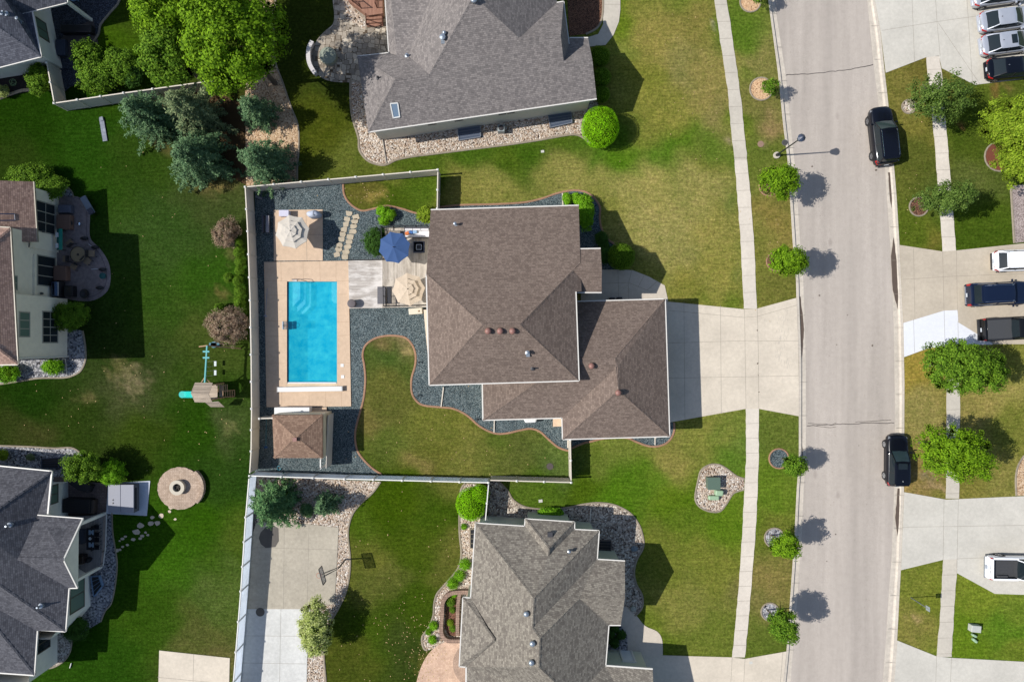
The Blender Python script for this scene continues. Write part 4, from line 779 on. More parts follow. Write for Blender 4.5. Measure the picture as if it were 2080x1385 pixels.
def skylight(parent, px, h, mat=SKYG, fm=FRAMEW):
    q = [onroof(parent, x, y) for (x, y) in px]; c = sum(q, Vector())/4; up = Vector((0, 0, 1))
    n_ = (q[1]-q[0]).cross(q[3]-q[0]).normalized(); n_ = n_ if n_.z > 0 else -n_
    mb = MB()
    for i in range(4): mb.bar(q[i]+n_*.03, q[(i+1) % 4]+n_*.03, .09, .1)
    f = mb.build('skylight', fm, parent)
    mb = MB(); mb.add([v+n_*.05 for v in q]+[v-n_*.1 for v in q], [(0, 1, 2, 3), (4, 5, 6, 7), (0, 1, 5, 4), (1, 2, 6, 5), (2, 3, 7, 6), (3, 0, 4, 7)]); mb.build('pane', mat, f)
def wplane(pt, grad):   # plane through pt with z = pt.z + gx*(x-px) + gy*(y-py)
    n_ = Vector((-grad[0], -grad[1], 1)).normalized(); return (n_, n_.dot(pt))

# ---- house 1: main house
h1 = thing('house', 'large brown shingled house beside the swimming pool, in the middle of the picture', 'house', P(1020, 650))
V = {}; V['RL'] = P(980, 659, 8.85); V['RR'] = P(1056, 659, 8.85); V['SW'] = P(872, 782, 6.45); V['SE'] = P(1176, 773, 6.45)
plN = wplane(V['RL'], (0, -.5))
V['WL'] = RAY(866, 556, plN); V['NW'] = RAY(875, 426.5, plN); V['NE'] = RAY(1175.5, 417.5, plN); V['HE'] = RAY(1179, 533, plN)
plE = plane3(V['RR'], V['SE'], P(1169.5, 592.5, 6.45)); V['n2'] = P(1169.5, 592.5, 6.45); V['n1'] = RAY(1181.4, 592, plE)
rf = roof(h1, V, [('NW', 'WL', 'RL', 'RR', 'HE', 'NE'), ('WL', 'SW', 'RL'), ('SW', 'SE', 'RR', 'RL'), ('RR', 'SE', 'n2', 'n1', 'HE')], SH_BR,
     ridges=[('RL', 'RR'), ('RL', 'WL'), ('RL', 'SW'), ('RR', 'SE'), ('RR', 'HE')], gutters=[('NW', 'NE'), ('WL', 'SW', 'SE', 'n2')])
wallsV(h1, V, ['NW', 'WL', 'SW', 'SE', 'n2', 'n1', 'HE', 'NE'], S_CREAM)
for x in (991.5, 1016, 1041): vent(rf, x, 672.5, 8.7, PIPEB, s=1.0)
vent(rf, 925, 456, 5.3, PIPE, 'cap', .8); vent(rf, 1071, 716, 7.9, PIPE, 'cap', 1); vent(rf, 1082, 748, 7.3, PIPED, 'pipe', 1.2)
# entrance porch (tall) on the right
V = {'a': P(1169, 506, 5.7), 'b': P(1220, 505, 5.7), 'c': P(1222.5, 547, 6.65), 'd': P(1222, 594, 5.7), 'e': P(1171, 594, 5.7), 'r': P(1160, 549, 6.65)}
pr = roof(h1, V, [('a', 'b', 'c', 'r'), ('r', 'c', 'd', 'e')], SH_BR, ridges=[('r', 'c')], gutters=[('a', 'b'), ('e', 'd')])
walls(h1, [(V[k].x-(.4 if k in 'bcd' else 1), V[k].y+{'a': -.4, 'b': -.4, 'c': 0, 'd': .4, 'e': .4}[k], V[k].z-.15) for k in 'abcde'], S_CREAM)
mb = MB(); a_, b_ = P(1205, 560), P(1205, 588); mb.box((a_.x+.02, (a_.y+b_.y)/2, 1.15), (.06, 1.05, 2.2)); mb.build('door', flat('front_door', A(96, 60, 44), .4, .1), h1)
# garage wing
V = {}; V['NWg'] = P(1171, 612.5, 3.75); V['B'] = P(1351, 607.5, 3.75); V['C'] = P(1360, 886, 3.75); V['D'] = P(1143, 892, 3.75); V['E'] = P(1141.5, 848.6, 3.75)
V['F'] = P(981, 853, 3.75); V['G'] = P(979.5, 770, 3.75)
V['R1'] = P(1249, 728, 6.1); V['R2'] = P(1256, 793, 6.15); V['R0'] = P(1140, 728, 6.1); V['E2'] = P(1254.5, 745, 6.12)
plS = plane3(V['R1'], V['F'], V['E']); V['H'] = RAY(1090, 777, plS); V['H2'] = RAY(1120, 728, plS); V['R0'] = V['H2']
gr = roof(h1, V, [('NWg', 'B', 'R1', 'R0'), ('B', 'C', 'R2', 'E2', 'R1'), ('C', 'D', 'R2'), ('D', 'E', 'E2', 'R2'), ('E', 'F', 'H', 'R0', 'R1', 'E2'), ('F', 'G', 'H')], SH_BR,
     ridges=[('B', 'R1'), ('R1', 'R2'), ('R2', 'C'), ('R2', 'D'), ('R1', 'R0'), ('F', 'H')], gutters=[('NWg', 'B', 'C', 'D', 'E', 'F', 'G')])
wallsV(h1, V, ['NWg', 'B', 'C', 'D', 'E', 'F', 'G'], S_CREAM, .35)
vent(gr, 1201, 743, 5.8, PIPEB); vent(gr, 1255, 797, 6.05, PIPEB)
# garage doors face the driveway
gx = V['B'].x-.35+.02
for yy in (-.4, -4.9):
    mb = MB(); mb.box((gx+.03, yy, 1.15), (.05, 3.9, 2.3))
    for k in range(1, 4): mb.box((gx+.06, yy, .0+k*.575), (.02, 3.85, .03))
    mb.build('garage_door', FRAMEW, h1)
# low bump-out along the left wall, and small side things of the house
mb = MB(); mb.ppx([(863, 630), (874, 630), (880, 716), (871, 716)], -.1, .9); mb.build('window_seat', flat('cream_trim', A(224, 206, 184), .5, .05), h1)
for (u, v_, lab) in (((896, 443), (0, 0), 0),): pass
wx = P(1008, 783, 0)

# ---- house 2: grey house at the top
h2 = thing('house', 'grey shingled house with a long sunlit river rock bed, top centre', 'house', P(980, 130))
V = {}; V['BL'] = P(748, 268.6, 3.7); V['BR'] = P(1212, 201, 3.7); V['PK'] = P(962, -8, 8.1)
pl = plane3(V['BL'], V['BR'], V['PK'])
for k, X, Y in (('c', 1203, 120.6), ('g1', 1145, 126), ('R3b', 1139, 74), ('R3a', 1055, 78.5), ('J', 872, 151.6), ('W1', 803, 161)): V[k] = RAY(X, Y, pl)
V['d'] = P(1194.5, 77.5, 3.7); V['f'] = P(1156.8, 77.5, 3.7); V['e1'] = P(1144.6, 3.7, 4.1); V['e2'] = P(1156.5, 97, 4.1); V['e0'] = P(1131, 6, 4.1); V['x'] = P(1130, -160, 4.1)
V['PK2'] = P(968, -160, 8.3); V['TL'] = P(726, 115, 3.7); V['t2'] = P(790, 108, 3.7); V['t3'] = P(772, -160, 3.7); V['s1'] = P(806, 113, 4.3); V['s0'] = P(778, -160, 4.4)
V['vb'] = P(828.5, 113, 4.5); V['v2'] = P(938, -160, 4.9)
r2 = roof(h2, V, [('BL', 'BR', 'c', 'g1', 'R3b', 'R3a', 'PK', 'J', 'W1'), ('BL', 'W1', 'TL'), ('TL', 'W1', 'J', 'vb', 's1', 't2'), ('J', 'PK', 'PK2', 'v2', 'vb'), ('t2', 's1', 's0', 't3'), ('s1', 'vb', 'v2', 's0'),
     ('PK', 'R3a', 'e0', 'x', 'PK2'), ('R3a', 'R3b', 'e1', 'e0'), ('R3b', 'g1', 'e2', 'e1'), ('c', 'd', 'f', 'g1')], SH_GR,
     ridges=[('BL', 'W1'), ('TL', 'W1'), ('W1', 'J'), ('J', 'PK'), ('R3a', 'R3b'), ('g1', 'c')], gutters=[('BL', 'BR'), ('d', 'f'), ('e0', 'e1', 'e2'), ('TL', 't2', 't3')])
wallsV(h2, V, ['BL', 'BR', 'c', 'd', 'f', 'e2', 'e1', 'e0', 'x', 't3', 't2', 'TL'], S_GREY, .35)
bl, br = inset([V['BL'], V['BR'], V['c'], V['TL']], .35)[:2]; dv = (Vector(br)-Vector(bl)); Lh = dv.length
def on2(u): q = Vector(bl)+dv*u; return (q.x, q.y)
for u0, u1, z0, z1 in ((.245, .285, 2.2, 2.75), (.37, .41, 2.2, 2.75), (.575, .61, 2.2, 2.75), (.615, .65, 2.2, 2.75)): window(h2, on2(u0), on2(u1), z0, z1, 1, 1, FRAMED)
vent(r2, 900, 80, 6.6, PIPE, 'cap', 1.4); vent(r2, 903, 70, 6.9, PIPE, 'dome', .7); vent(r2, 963, 3, 8.1, PIPE, 'dome', 1.1); vent(r2, 768, 159, 4.8, PIPED, 'pipe', 1.1); vent(r2, 827, 114, 5.0, PIPE, 'pipe', 1.3)
skylight(r2, [(793, 211), (808, 210), (812, 238), (799, 240)], [4.9, 5.0, 4.4, 4.35], glass('skylight_grey', A(120, 140, 160), .1))

# ---- house 3: lower centre
h3 = thing('house', 'weathered grey brown house at the bottom centre with white edged zigzag eaves', 'house', P(1090, 1250))
V = {k: P(*q) for k, q in dict(a=(965.8, 1062, 3.8), b=(1066, 1068.5, 3.8), c=(1067, 1053.6, 3.8), d=(1166.8, 1060, 3.8), e=(1166.8, 1075, 3.8), f=(1216.8, 1077.5, 3.8), g=(1212.8, 1135.5, 3.8), h=(1269.5, 1139, 3.8), i=(1269.5, 1213, 5.25), j=(1261, 1269, 3.8), k=(1236.5, 1269, 3.8), l=(1230, 1351, 3.8), m=(1325.7, 1358, 3.8), n=(1325.7, 1560, 7.4), z=(945, 1560, 3.8), y=(946.8, 1354, 3.8), x=(933, 1352.7, 3.8), w=(940.6, 1213, 3.8), v=(956, 1214, 3.8),
     R1=(1084, 1214.7, 6.85), R1b=(1081, 1276, 6.95), J2=(1096, 1296, 7.2), R2=(1094, 1354, 7.2), R3=(1177.5, 1214.6, 5.3), A=(1114.6, 1113.4, 5.35), D=(1113.2, 1129, 5.2), T=(1165, 1420, 7.0), T2=(1165, 1560, 7.4), Q=(1007, 1302, 5.1), Q2=(1004, 1299, 5.25), VV=(1085, 1270, 6.9), W0=(1004, 1305, 5.2), sv=(1180, 1395, 6.1)).items()}
V['T'] = RAY(1165, 1420, plane3(V['J2'], V['k'], V['l'])); V['T2'] = Vector((V['T'].x, P(0, 1560, 6).y, V['T'].z)); V['n'] = Vector((V['m'].x, V['T2'].y, V['T2'].z))
r3 = roof(h3, V, [('a', 'b', 'D', 'e', 'f', 'R1'), ('c', 'd', 'A'), ('b', 'c', 'A', 'D'), ('d', 'e', 'D', 'A'), ('a', 'R1', 'R1b', 'J2', 'R2', 'y', 'Q', 'v'), ('R2', 'T', 'T2', 'z', 'y'),
      ('w', 'Q2', 'x'), ('w', 'v', 'Q', 'Q2'), ('x', 'Q2', 'Q', 'y'), ('R1', 'f', 'g', 'R1b'), ('g', 'h', 'i', 'R3', 'J2', 'R1b'), ('R3', 'i', 'j', 'k'), ('R3', 'k', 'l', 'T', 'R2', 'J2'), ('l', 'm', 'n', 'T2', 'T')], SH_TAN,
     ridges=[('a', 'R1'), ('f', 'R1'), ('R1', 'R1b'), ('R1b', 'J2'), ('J2', 'R2'), ('R2', 'T'), ('R3', 'J2'), ('R3', 'i'), ('c', 'A'), ('d', 'A'), ('A', 'D'), ('R3', 'k'), ('w', 'Q2')], gutters=[('a', 'b', 'c', 'd', 'e', 'f', 'g', 'h'), ('j', 'k', 'l', 'm'), ('a', 'v', 'w', 'x', 'y', 'z')])
wallsV(h3, V, ['a', 'b', 'c', 'd', 'e', 'f', 'g', 'h', 'i', 'j', 'k', 'l', 'm', 'n', 'z', 'y', 'x', 'w', 'v'], S_GREEN, .3)
vent(r3, 1069, 1244, 6.8, PIPE, s=.95); vent(r3, 1081.5, 1304, 7.0, PIPE, s=.95); vent(r3, 1079.5, 1342.5, 7.0, PIPE, s=.95); vent(r3, 1117, 1084, 4.6, PIPED, 'box'); vent(r3, 1155, 1117, 5.1, PIPE, 'cap', .8)
lw, mw = V['l'], V['m']; y_ = lw.y+.3*(-1)
dd = (Vector((mw.x, mw.y))-Vector((lw.x, lw.y))).normalized(); base = Vector((lw.x, lw.y))-Vector((-dd.y, dd.x))*.3
a_ = base+dd*1.75; b_ = base+dd*2.75; o_ = Vector((-dd.y, dd.x))
mb = MB()
def pan(u0, u1, z0, z1, o): 
    q0 = base+dd*u0; q1 = base+dd*u1
    mb.add([(q0.x, q0.y, z0), (q1.x, q1.y, z0), (q1.x, q1.y, z1), (q0.x, q0.y, z1)]+[(q0.x+o_.x*o, q0.y+o_.y*o, z0), (q1.x+o_.x*o, q1.y+o_.y*o, z0), (q1.x+o_.x*o, q1.y+o_.y*o, z1), (q0.x+o_.x*o, q0.y+o_.y*o, z1)], [(0, 1, 2, 3), (7, 6, 5, 4), (0, 4, 5, 1), (1, 5, 6, 2), (2, 6, 7, 3), (3, 7, 4, 0)])
pan(1.7, 1.85, 0, 2.25, .08); pan(2.75, 2.9, 0, 2.25, .08); pan(1.85, 2.75, 2.1, 2.25, .08)
fr_ = mb.build('door_frame', FRAMEW, h3); mb = MB(); pan(1.85, 2.75, 0, 2.1, .03); dr = mb.build('door', DOOR, h3)

# ---- house 4: two storey house on the left with pinkish roof
h4 = thing('house', 'two storey cream house with pinkish brown roof and a shaded patio, left edge', 'house', P(40, 600))
V = {k: P(*q) for k, q in dict(NE=(20.8, 462.8, 6.55), SE=(36, 740, 6.55), SW=(-330, 748, 6.55), NW=(-330, 440, 6.55), R=(-150, 600, 10.0)).items()}
r4 = roof(h4, V, [('NE', 'SE', 'R'), ('SE', 'SW', 'R'), ('SW', 'NW', 'R'), ('NW', 'NE', 'R')], SH_PINK, ridges=[('SE', 'R'), ('NE', 'R')], gutters=[('NE', 'SE', 'SW'), ('NE', 'NW')], gut=flat('gutter_tan', A(168, 158, 140), .4, .05))
g = lambda X, Y: P(X, Y)
xs = g(137, 0).x; xn = g(116, 0).x; ys_ = g(0, 726).y; ym = g(0, 607).y; yn = g(0, 484).y
walls(h4, [(xs, ys_, 6.4), (xs, ym, 6.4), (xn, ym, 6.4), (xn, yn, 6.4), (-54, yn, 6.4), (-54, ys_, 6.4)], S_CREAM)
V = {k: P(*q) for k, q in dict(NE=(68, 369, 3.8), SE=(75.5, 491, 3.8), SW=(-70, 491, 6.4), NW=(-70, 365, 6.4), SW2=(-300, 491, 3.8), NW2=(-300, 362, 3.8)).items()}
r4b = roof(h4, V, [('NE', 'SE', 'SW', 'NW'), ('NW', 'SW', 'SW2', 'NW2')], SH_PINK, ridges=[('NW', 'SW')], gutters=[('NE', 'SE')], gut=flat('gutter_tan', A(168, 158, 140)))
xw_ = g(119.5, 0).x; yw = V['NE'].y-.35
walls(h4, [(xw_, yn-1.3, 3.65), (xw_, yw, 3.65), (V['NW'].x, yw, 6.2), (V['NW2'].x, yw, 3.65), (V['NW2'].x, yn, 3.65)], S_CREAM)
skylight(r4b, [(-6, 435), (30, 435), (31, 448), (-5, 448.5)], [5.35, 4.75, 4.75, 5.35], SKYG, flat('skylight_frame', A(60, 66, 90), .5))
def yat(Y, h): return (692.5-Y)*(CAM_H-h)/FPX
for (xx, Y0, Y1, h0, h1_, nx, ny, bl_) in ((xs, 632, 697, 1.3, 3.3, 4, 2, PANE), (xs, 633, 685, 4.75, 6.0, 3, 1, PANEB), (xn, 559, 589, 4.9, 6.0, 2, 1, PANEB), (xn, 520, 582, .25, 2.6, 3, 1, PANE), (xw_, 411, 474, .5, 3.0, 3, 2, PANE)):
    hm = (h0+h1_)/2; window(h4, (xx, yat(Y1, hm)), (xx, yat(Y0, hm)), h0, h1_, nx, ny, FRAME, bl_)
mb = MB(); mb.box((xn+.1, yat(568, 3), 3.05), (.16, yat(505, 3)-yat(607, 3), .14)); mb.build('wall_band', S_CREAM, h4)
mb = MB(); q = Vector((xs+.12, ys_+.12, 0)); mb.tube([q, q+Vector((0, 0, 6.3))], .05, 6); mb.build('downpipe', GUT, h4)
mb = MB()
for yy in (yat(470, 2.2), yat(596, 2.2)): mb.lathe([(.05, 0), (.09, .1), (.09, .3), (.02, .38)], ((xw_ if yy > 9 else xn)+.14, yy, 2.0), 8)
mb.build('wall_lamp', PIPED, h4)

# ---- house 5: charcoal house lower left
h5 = thing('house', 'charcoal shingled house with a gabled porch, lower left corner', 'house', P(60, 1160))
V = {k: P(*q) for k, q in dict(a=(105, 957, 3.8), b=(97, 1043.5, 3.8), a0=(-320, 915, 3.8), gN=(168, 1053, 3.7), gN0=(76, 1046, 3.8), gP=(129, 1136.5, 6.0), gS=(157, 1193.5, 3.8), c=(140, 1194, 3.8), d=(133, 1282, 3.8), d0=(54, 1277, 3.8), e=(75.6, 1280.7, 3.8), e0=(69.5, 1371, 3.8), f0=(-300, 1345, 3.8), f1=(-300, 1240, 8.0)).items()}
def E5(X, Y, x0, sl=.62):   # point on an east slope whose eave is at world x0, height 3.8
    n_ = Vector((sl, 0, 1)).normalized(); return RAY(X, Y, (n_, n_.dot(Vector((x0, 0, 3.8)))))
V['k1'] = E5(-60, 1090, V['a'].x); V['v1'] = E5(36, 1135, V['c'].x); V['k2'] = E5(-75, 1056, V['a'].x)
V['n1'] = E5(-40, 1130, V['a'].x); V['w1'] = E5(0, 1162, V['c'].x); V['m1'] = E5(-30, 1005, V['a'].x)
V['hA'] = E5(-60, 1070, V['a'].x)       # top of the north hip
V['q1'] = E5(-70, 1142, V['c'].x); V['q2'] = E5(-70, 1200, V['e'].x)
V['p1'] = E5(-10, 1180, V['e'].x); V['top'] = E5(-110, 1130, V['a'].x)
r5 = roof(h5, V, [('a0', 'a', 'hA'), ('a', 'b', 'gN0', 'v1', 'hA'), ('gN0', 'gN', 'gP', 'v1'), ('gP', 'gS', 'c', 'v1'), ('c', 'd', 'q1', 'hA', 'v1'), ('d', 'd0', 'e', 'q2', 'q1'), ('e', 'e0', 'q2'), ('e0', 'f0', 'q2'), ('a0', 'hA', 'q1', 'q2', 'f0')], SH_DARK,
      ridges=[('a', 'hA'), ('v1', 'gP'), ('d', 'q1'), ('e0', 'q2')], gutters=[('a0', 'a', 'b'), ('gN0', 'gN', 'gP', 'gS', 'c', 'd', 'd0'), ('e', 'e0', 'f0')])
gp = lambda X, Y: (P(X, Y).x, P(X, Y).y)
walls(h5, [(*gp(-200, 985), 3.6), (*gp(139, 978), 3.6), (*gp(139, 1060), 3.6), (*gp(150, 1140), 3.6), (*gp(184, 1162), 3.6), (*gp(184, 1230), 3.6), (*gp(157, 1262), 3.6), (*gp(117, 1262), 3.6), (*gp(117, 1345), 3.6), (*gp(-200, 1350), 3.6)], S_WHITE)
# gable triangle
gN, gP, gS = V['gN'], V['gP'], V['gS']; mb = MB(); o_ = Vector((-.28, 0, -.12))
tri = [gN+o_, gP+o_+Vector((0, 0, -.05)), gS+o_]; tri = [Vector((gP.x-.3, t.y, t.z)) for t in tri]
mb.add(tri+[t+Vector((-.12, 0, 0)) for t in tri], [(0, 1, 2), (5, 4, 3), (0, 3, 4, 1), (1, 4, 5, 2), (2, 5, 3, 0)]); mb.build('gable', S_WHITE, h5)
for Xc, Yc, zt in ((214, 1042, 3.5), (206, 1150, 3.6)):
    mb = MB(); mb.box((*gp(Xc, Yc), zt/2+.05), (.24, .24, zt)); mb.build('porch_post', S_WHITE, h5)
mb = MB(); mb.bar(Vector((*gp(214, 1042), 3.5)), Vector((V['gN0'].x, P(214, 1042).y, 3.5)), .2, .25); mb.bar(Vector((*gp(206, 1150), 3.6)), Vector((P(150, 1150).x, P(206, 1150).y, 3.6)), .2, .25); mb.build('porch_beam', S_WHITE, h5)
mb = MB(); mb.ppx([(140, 1047), (216, 1043), (214, 1110), (209, 1149), (190, 1160), (150, 1160)], -.1, .45); mb.build('porch_floor', planks('porch_boards', A(150, 142, 140), A(166, 158, 154), width=.14, rot=math.pi/2), h5)
for (xx, Y0, Y1, h0, h1_, bl_) in ((P(139, 0).x, 986, 1025, 1.4, 3.2, PANEB), (P(184, 0).x, 1176, 1240, .9, 2.9, PANEB), (P(117, 0).x, 1285, 1322, 1.0, 2.8, PANE)):
    hm = (h0+h1_)/2; window(h5, (xx, yat(Y1, hm)), (xx, yat(Y0, hm)), h0, h1_, 2, 1, FRAMED, bl_)
vent(r5, 19, 1066, 6.6, PIPE, 'pipe', 1.5); vent(r5, 82, 1230, 5.6, PIPE, 'pipe', 1.5)
mb = MB(); mb.tube([Vector((*gp(146, 1345), 0))+Vector((0, 0, .08)), Vector((*gp(143, 1355), .08))], .05, 6); mb.build('downpipe', GUT, h5)

# ---- house 6: upper left
h6 = thing('house', 'slate roofed cream house in the upper left corner', 'house', P(20, 60))
V = {k: P(*q) for k, q in dict(SE=(84, 115.6, 3.6), W=(-330, 222, 3.6), NE=(66, 24.6, 3.6), N2=(40, -120, 3.6), p0=(46, 28, 3.5), p1=(135, 6, 3.5), p2=(118, -150, 3.5)).items()}
n_ = Vector((.6, -.06, 1)).normalized(); ple = (n_, n_.dot(V['SE'])); V['K'] = RAY(-120, -25, ple); V['K2'] = RAY(-120, -130, ple); V['i1'] = RAY(0, -15, ple); V['i2'] = RAY(-10, -130, ple)
r6 = roof(h6, V, [('SE', 'NE', 'p0', 'i1', 'K'), ('SE', 'W', 'K'), ('p0', 'p1', 'p2', 'i2', 'i1'), ('i1', 'i2', 'K2', 'K')], SH_SLATE, ridges=[('SE', 'K'), ('i1', 'p0')], gutters=[('W', 'SE', 'NE'), ('p0', 'p1')])
walls(h6, [(*gp(-200, 194), 3.45), (*gp(127, 139), 3.45), (*gp(105, 30), 3.45), (*gp(90, -80), 3.45), (*gp(-200, -80), 3.45)], S_WHITE)
mb = MB(); mb.box((*gp(186, 42), 1.75), (.26, .26, 3.4)); mb.build('porch_post', S_WHITE, h6)
a_ = Vector(gp(127, 139)); b_ = Vector(gp(105, 30)); d_ = (b_-a_)
window(h6, tuple(a_+d_*.36), tuple(a_+d_*.72), 1.2, 2.9, 2, 1, FRAMED, PANEB)
vent(r6, 41, 42, 5.0, PIPE, 'cap', .8); vent(r6, 12, 28, 6.0, PIPE, 'pipe', 1.4); vent(r6, 3, 27, 6.3, PIPE, 'pipe', 1.2)

# ---- shed / pool house
V = {k: P(*q) for k, q in dict(a=(553, 843, 2.9), b=(655, 842, 2.9), c=(655, 930, 2.9), d=(556.5, 930, 2.9), p=(600, 888, 3.75), q=(603, 888, 3.75)).items()}
sh = thing('pool_house', 'small pool house with a square brown hip roof below the pool', 'shed', P(612, 886))
rs = roof(sh, V, [('a', 'b', 'q', 'p'), ('b', 'c', 'q'), ('c', 'd', 'p', 'q'), ('d', 'a', 'p')], SH_BRL, ridges=[('a', 'p'), ('b', 'q'), ('c', 'q'), ('d', 'p')])
walls(sh, [(x, y, 2.75) for x, y in inset([V['a'], V['b'], V['c'], V['d']], -.02)], S_TAN)
walls(sh, [(*gp(666, 838), 1.9), (*gp(666, 950), 1.9), (*gp(660, 950), 1.9), (*gp(660, 838), 1.9)], S_TAN) if False else None
vent(rs, 600, 892, 3.7, PIPEB, 'box', .8)
# ------------------------------------------------------------ vegetation
L_LIME = leafmat('leaf_lime', [(.07, .145, .006), (.13, .245, .008), (.22, .37, .015)], .32)
L_GREEN = leafmat('leaf_green', [(.05, .11, .008), (.095, .19, .012), (.185, .31, .025)], .3)
L_DULL = leafmat('leaf_dull_green', [(.042, .08, .014), (.075, .13, .02), (.15, .22, .045)], .25)
L_DEEP = leafmat('leaf_deep_green', [(.02, .055, .008), (.035, .09, .012), (.06, .14, .02)], .22)
L_YEL = leafmat('leaf_yellow_green', [(.10, .165, .01), (.18, .27, .015), (.29, .38, .035)], .32)
L_BRIGHT = leafmat('leaf_bright_green', [(.13, .34, .004), (.22, .52, .005), (.34, .66, .012)], .3)
L_MID = leafmat('leaf_mid_bright', [(.08, .20, .006), (.14, .32, .01), (.22, .44, .02)], .3)
L_PALE = leafmat('leaf_variegated', [(.18, .24, .05), (.36, .42, .11), (.56, .6, .26)], .3)
L_PURP = leafmat('leaf_purple', [(.13, .075, .05), (.24, .16, .11), (.40, .32, .22)], .25)
L_SPR = leafmat('needle_blue', [(.045, .095, .045), (.085, .16, .07), (.17, .26, .125)], .15)
L_SPRG = leafmat('needle_olive', [(.07, .12, .06), (.15, .20, .09), (.28, .32, .16)], .15)
L_SPRD = leafmat('needle_green', [(.035, .10, .035), (.08, .17, .06), (.15, .26, .10)], .15)
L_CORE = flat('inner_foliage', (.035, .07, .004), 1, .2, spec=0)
BARK = flat('bark', (.09, .07, .05), .95, .3, 12, bump=.5)
BARKG = flat('bark_grey', (.17, .155, .14), .95, .3, 12, bump=.5)

def quads(c, nrm, ln, wd, rg, along=None):
    """c Nx3 centres, nrm Nx3 leaf normals; returns verts, n"""
    n = len(c); r = rg.normal(size=(n, 3)) if along is None else along+rg.normal(size=(n, 3))*.25
    nrm = nrm/np.maximum(1e-6, np.linalg.norm(nrm, axis=1, keepdims=True))
    t = r-(r*nrm).sum(1, keepdims=True)*nrm; t /= np.maximum(1e-6, np.linalg.norm(t, axis=1, keepdims=True)); b = np.cross(nrm, t)
    l = (ln*rg.uniform(.7, 1.3, n))[:, None]; w_ = (wd*rg.uniform(.7, 1.3, n))[:, None]
    v = np.stack([c-t*l/2, c+b*w_/2, c+t*l/2, c-b*w_/2], 1)
    return v.reshape(-1, 3)
def leafmesh(name, V, mats, parent, core=None):
    n = len(V)//4; me = bpy.data.meshes.new(name)
    vs = V; nf = n; extra_v = []; extra_f = []
    if core is not None: extra_v = core.v; extra_f = core.f
    tot = len(V)+len(extra_v)
    me.vertices.add(tot); me.vertices.foreach_set('co', np.vstack([V, np.array(extra_v).reshape(-1, 3)]).ravel() if len(extra_v) else V.ravel())
    loops = np.arange(n*4); ef = [i+len(V) for f in extra_f for i in f]; sz = [len(f) for f in extra_f]
    me.loops.add(n*4+len(ef)); me.loops.foreach_set('vertex_index', np.concatenate([loops, np.array(ef, int)]).astype(np.int32) if ef else loops.astype(np.int32))
    st = np.concatenate([np.arange(n)*4, n*4+np.concatenate([[0], np.cumsum(sz)[:-1]])]) if ef else np.arange(n)*4
    me.polygons.add(n+len(sz)); me.polygons.foreach_set('loop_start', st.astype(np.int32)); me.polygons.foreach_set('loop_total', np.array([4]*n+sz, np.int32))
    for m_ in mats: me.materials.append(m_)
    if ef: me.polygons.foreach_set('material_index', np.array([0]*n+[1]*len(sz), np.int32))
    me.update(calc_edges=True); me.validate()
    o = bpy.data.objects.new(name, me); COL.objects.link(o); o.parent = parent
    return o
def crown(name, parent, c, r, mat, seed=1, n=90, per=55, leaf=.17, cr=.42, fill=.3, low=-.35, lobes=3, rag=.18, core=None, aspect=.62, droop=0):
    """leaf clumps spread through an uneven ellipsoid; c local centre, r (rx, ry, rz)"""
    rg = np.random.default_rng(seed); c = np.array(c); r = np.array(r)
    d = rg.normal(size=(n*3, 3)); d /= np.linalg.norm(d, axis=1, keepdims=True); d = d[d[:, 2] > low][:n]; n = len(d)
    L = rg.normal(size=(lobes+3, 3)); L /= np.linalg.norm(L, axis=1, keepdims=True)
    amp = sum(np.exp(-((d-l)**2).sum(1)/.35)*(a) for l, a in zip(L, rg.uniform(-.36, .3, len(L))))
    rad = np.where(rg.random(n) < fill, rg.uniform(.35, .8, n), rg.uniform(.84, 1.0, n))*(1+amp+rg.normal(0, rag*.4, n))
    cc = c+d*rad[:, None]*r
    m = int(per); k = n*m
    off = rg.normal(size=(k, 3)); off /= np.linalg.norm(off, axis=1, keepdims=True); off *= (rg.random(k)**.45)[:, None]
    cs = (cr*rg.uniform(.6, 1.35, n))
    base = np.repeat(cc, m, 0); p = base+off*np.repeat(cs, m)[:, None]*np.array([1, 1, .75])
    if droop: p[:, 2] -= droop*((p[:, :2]-c[:2])**2).sum(1)/max(r[0], r[1])**2
    nr = off*.9+np.repeat(d, m, 0)*.7+np.array([-.1, 0, .5])+rg.normal(size=(k, 3))*.45
    V = quads(p, nr, leaf, leaf*aspect, rg)
    V[:, 2] = np.maximum(V[:, 2], .04)
    cm = None
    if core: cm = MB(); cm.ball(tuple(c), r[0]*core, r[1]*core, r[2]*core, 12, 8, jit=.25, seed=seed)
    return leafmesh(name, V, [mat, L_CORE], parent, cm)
def limbs(parent, base, top, r0, reach, seed, mat=None, n=6, lean=None):
    rg = random.Random(seed); mb = MB(); b = Vector(base); t = Vector(top)
    path = [b+(t-b)*u+Vector((rg.uniform(-1, 1), rg.uniform(-1, 1), 0))*.04*(0 < u < 1) for u in (0, .15, .4, .7, 1)]
    mb.tube([path[0]-Vector((0, 0, .15))]+path, [r0*1.35, r0*1.2, r0, r0*.8, r0*.6, r0*.3], 8)
    tr_ = mb.build('trunk', mat or BARK, parent, local=True, smooth=True)
    for i in range(n):
        a = 2*math.pi*i/n+rg.uniform(-.4, .4); u = rg.uniform(.3, .75); s = b+(t-b)*u; L = reach*rg.uniform(.6, .95)
        e = s+Vector((math.cos(a)*L, math.sin(a)*L, L*rg.uniform(.35, .8))); m_ = (s+e)/2+Vector((0, 0, L*.08))
        mb = MB(); mb.tube([s, m_, e], [r0*.5, r0*.3, r0*.08], 6); mb.build('branch', mat or BARK, tr_, local=True, smooth=True)
    return tr_
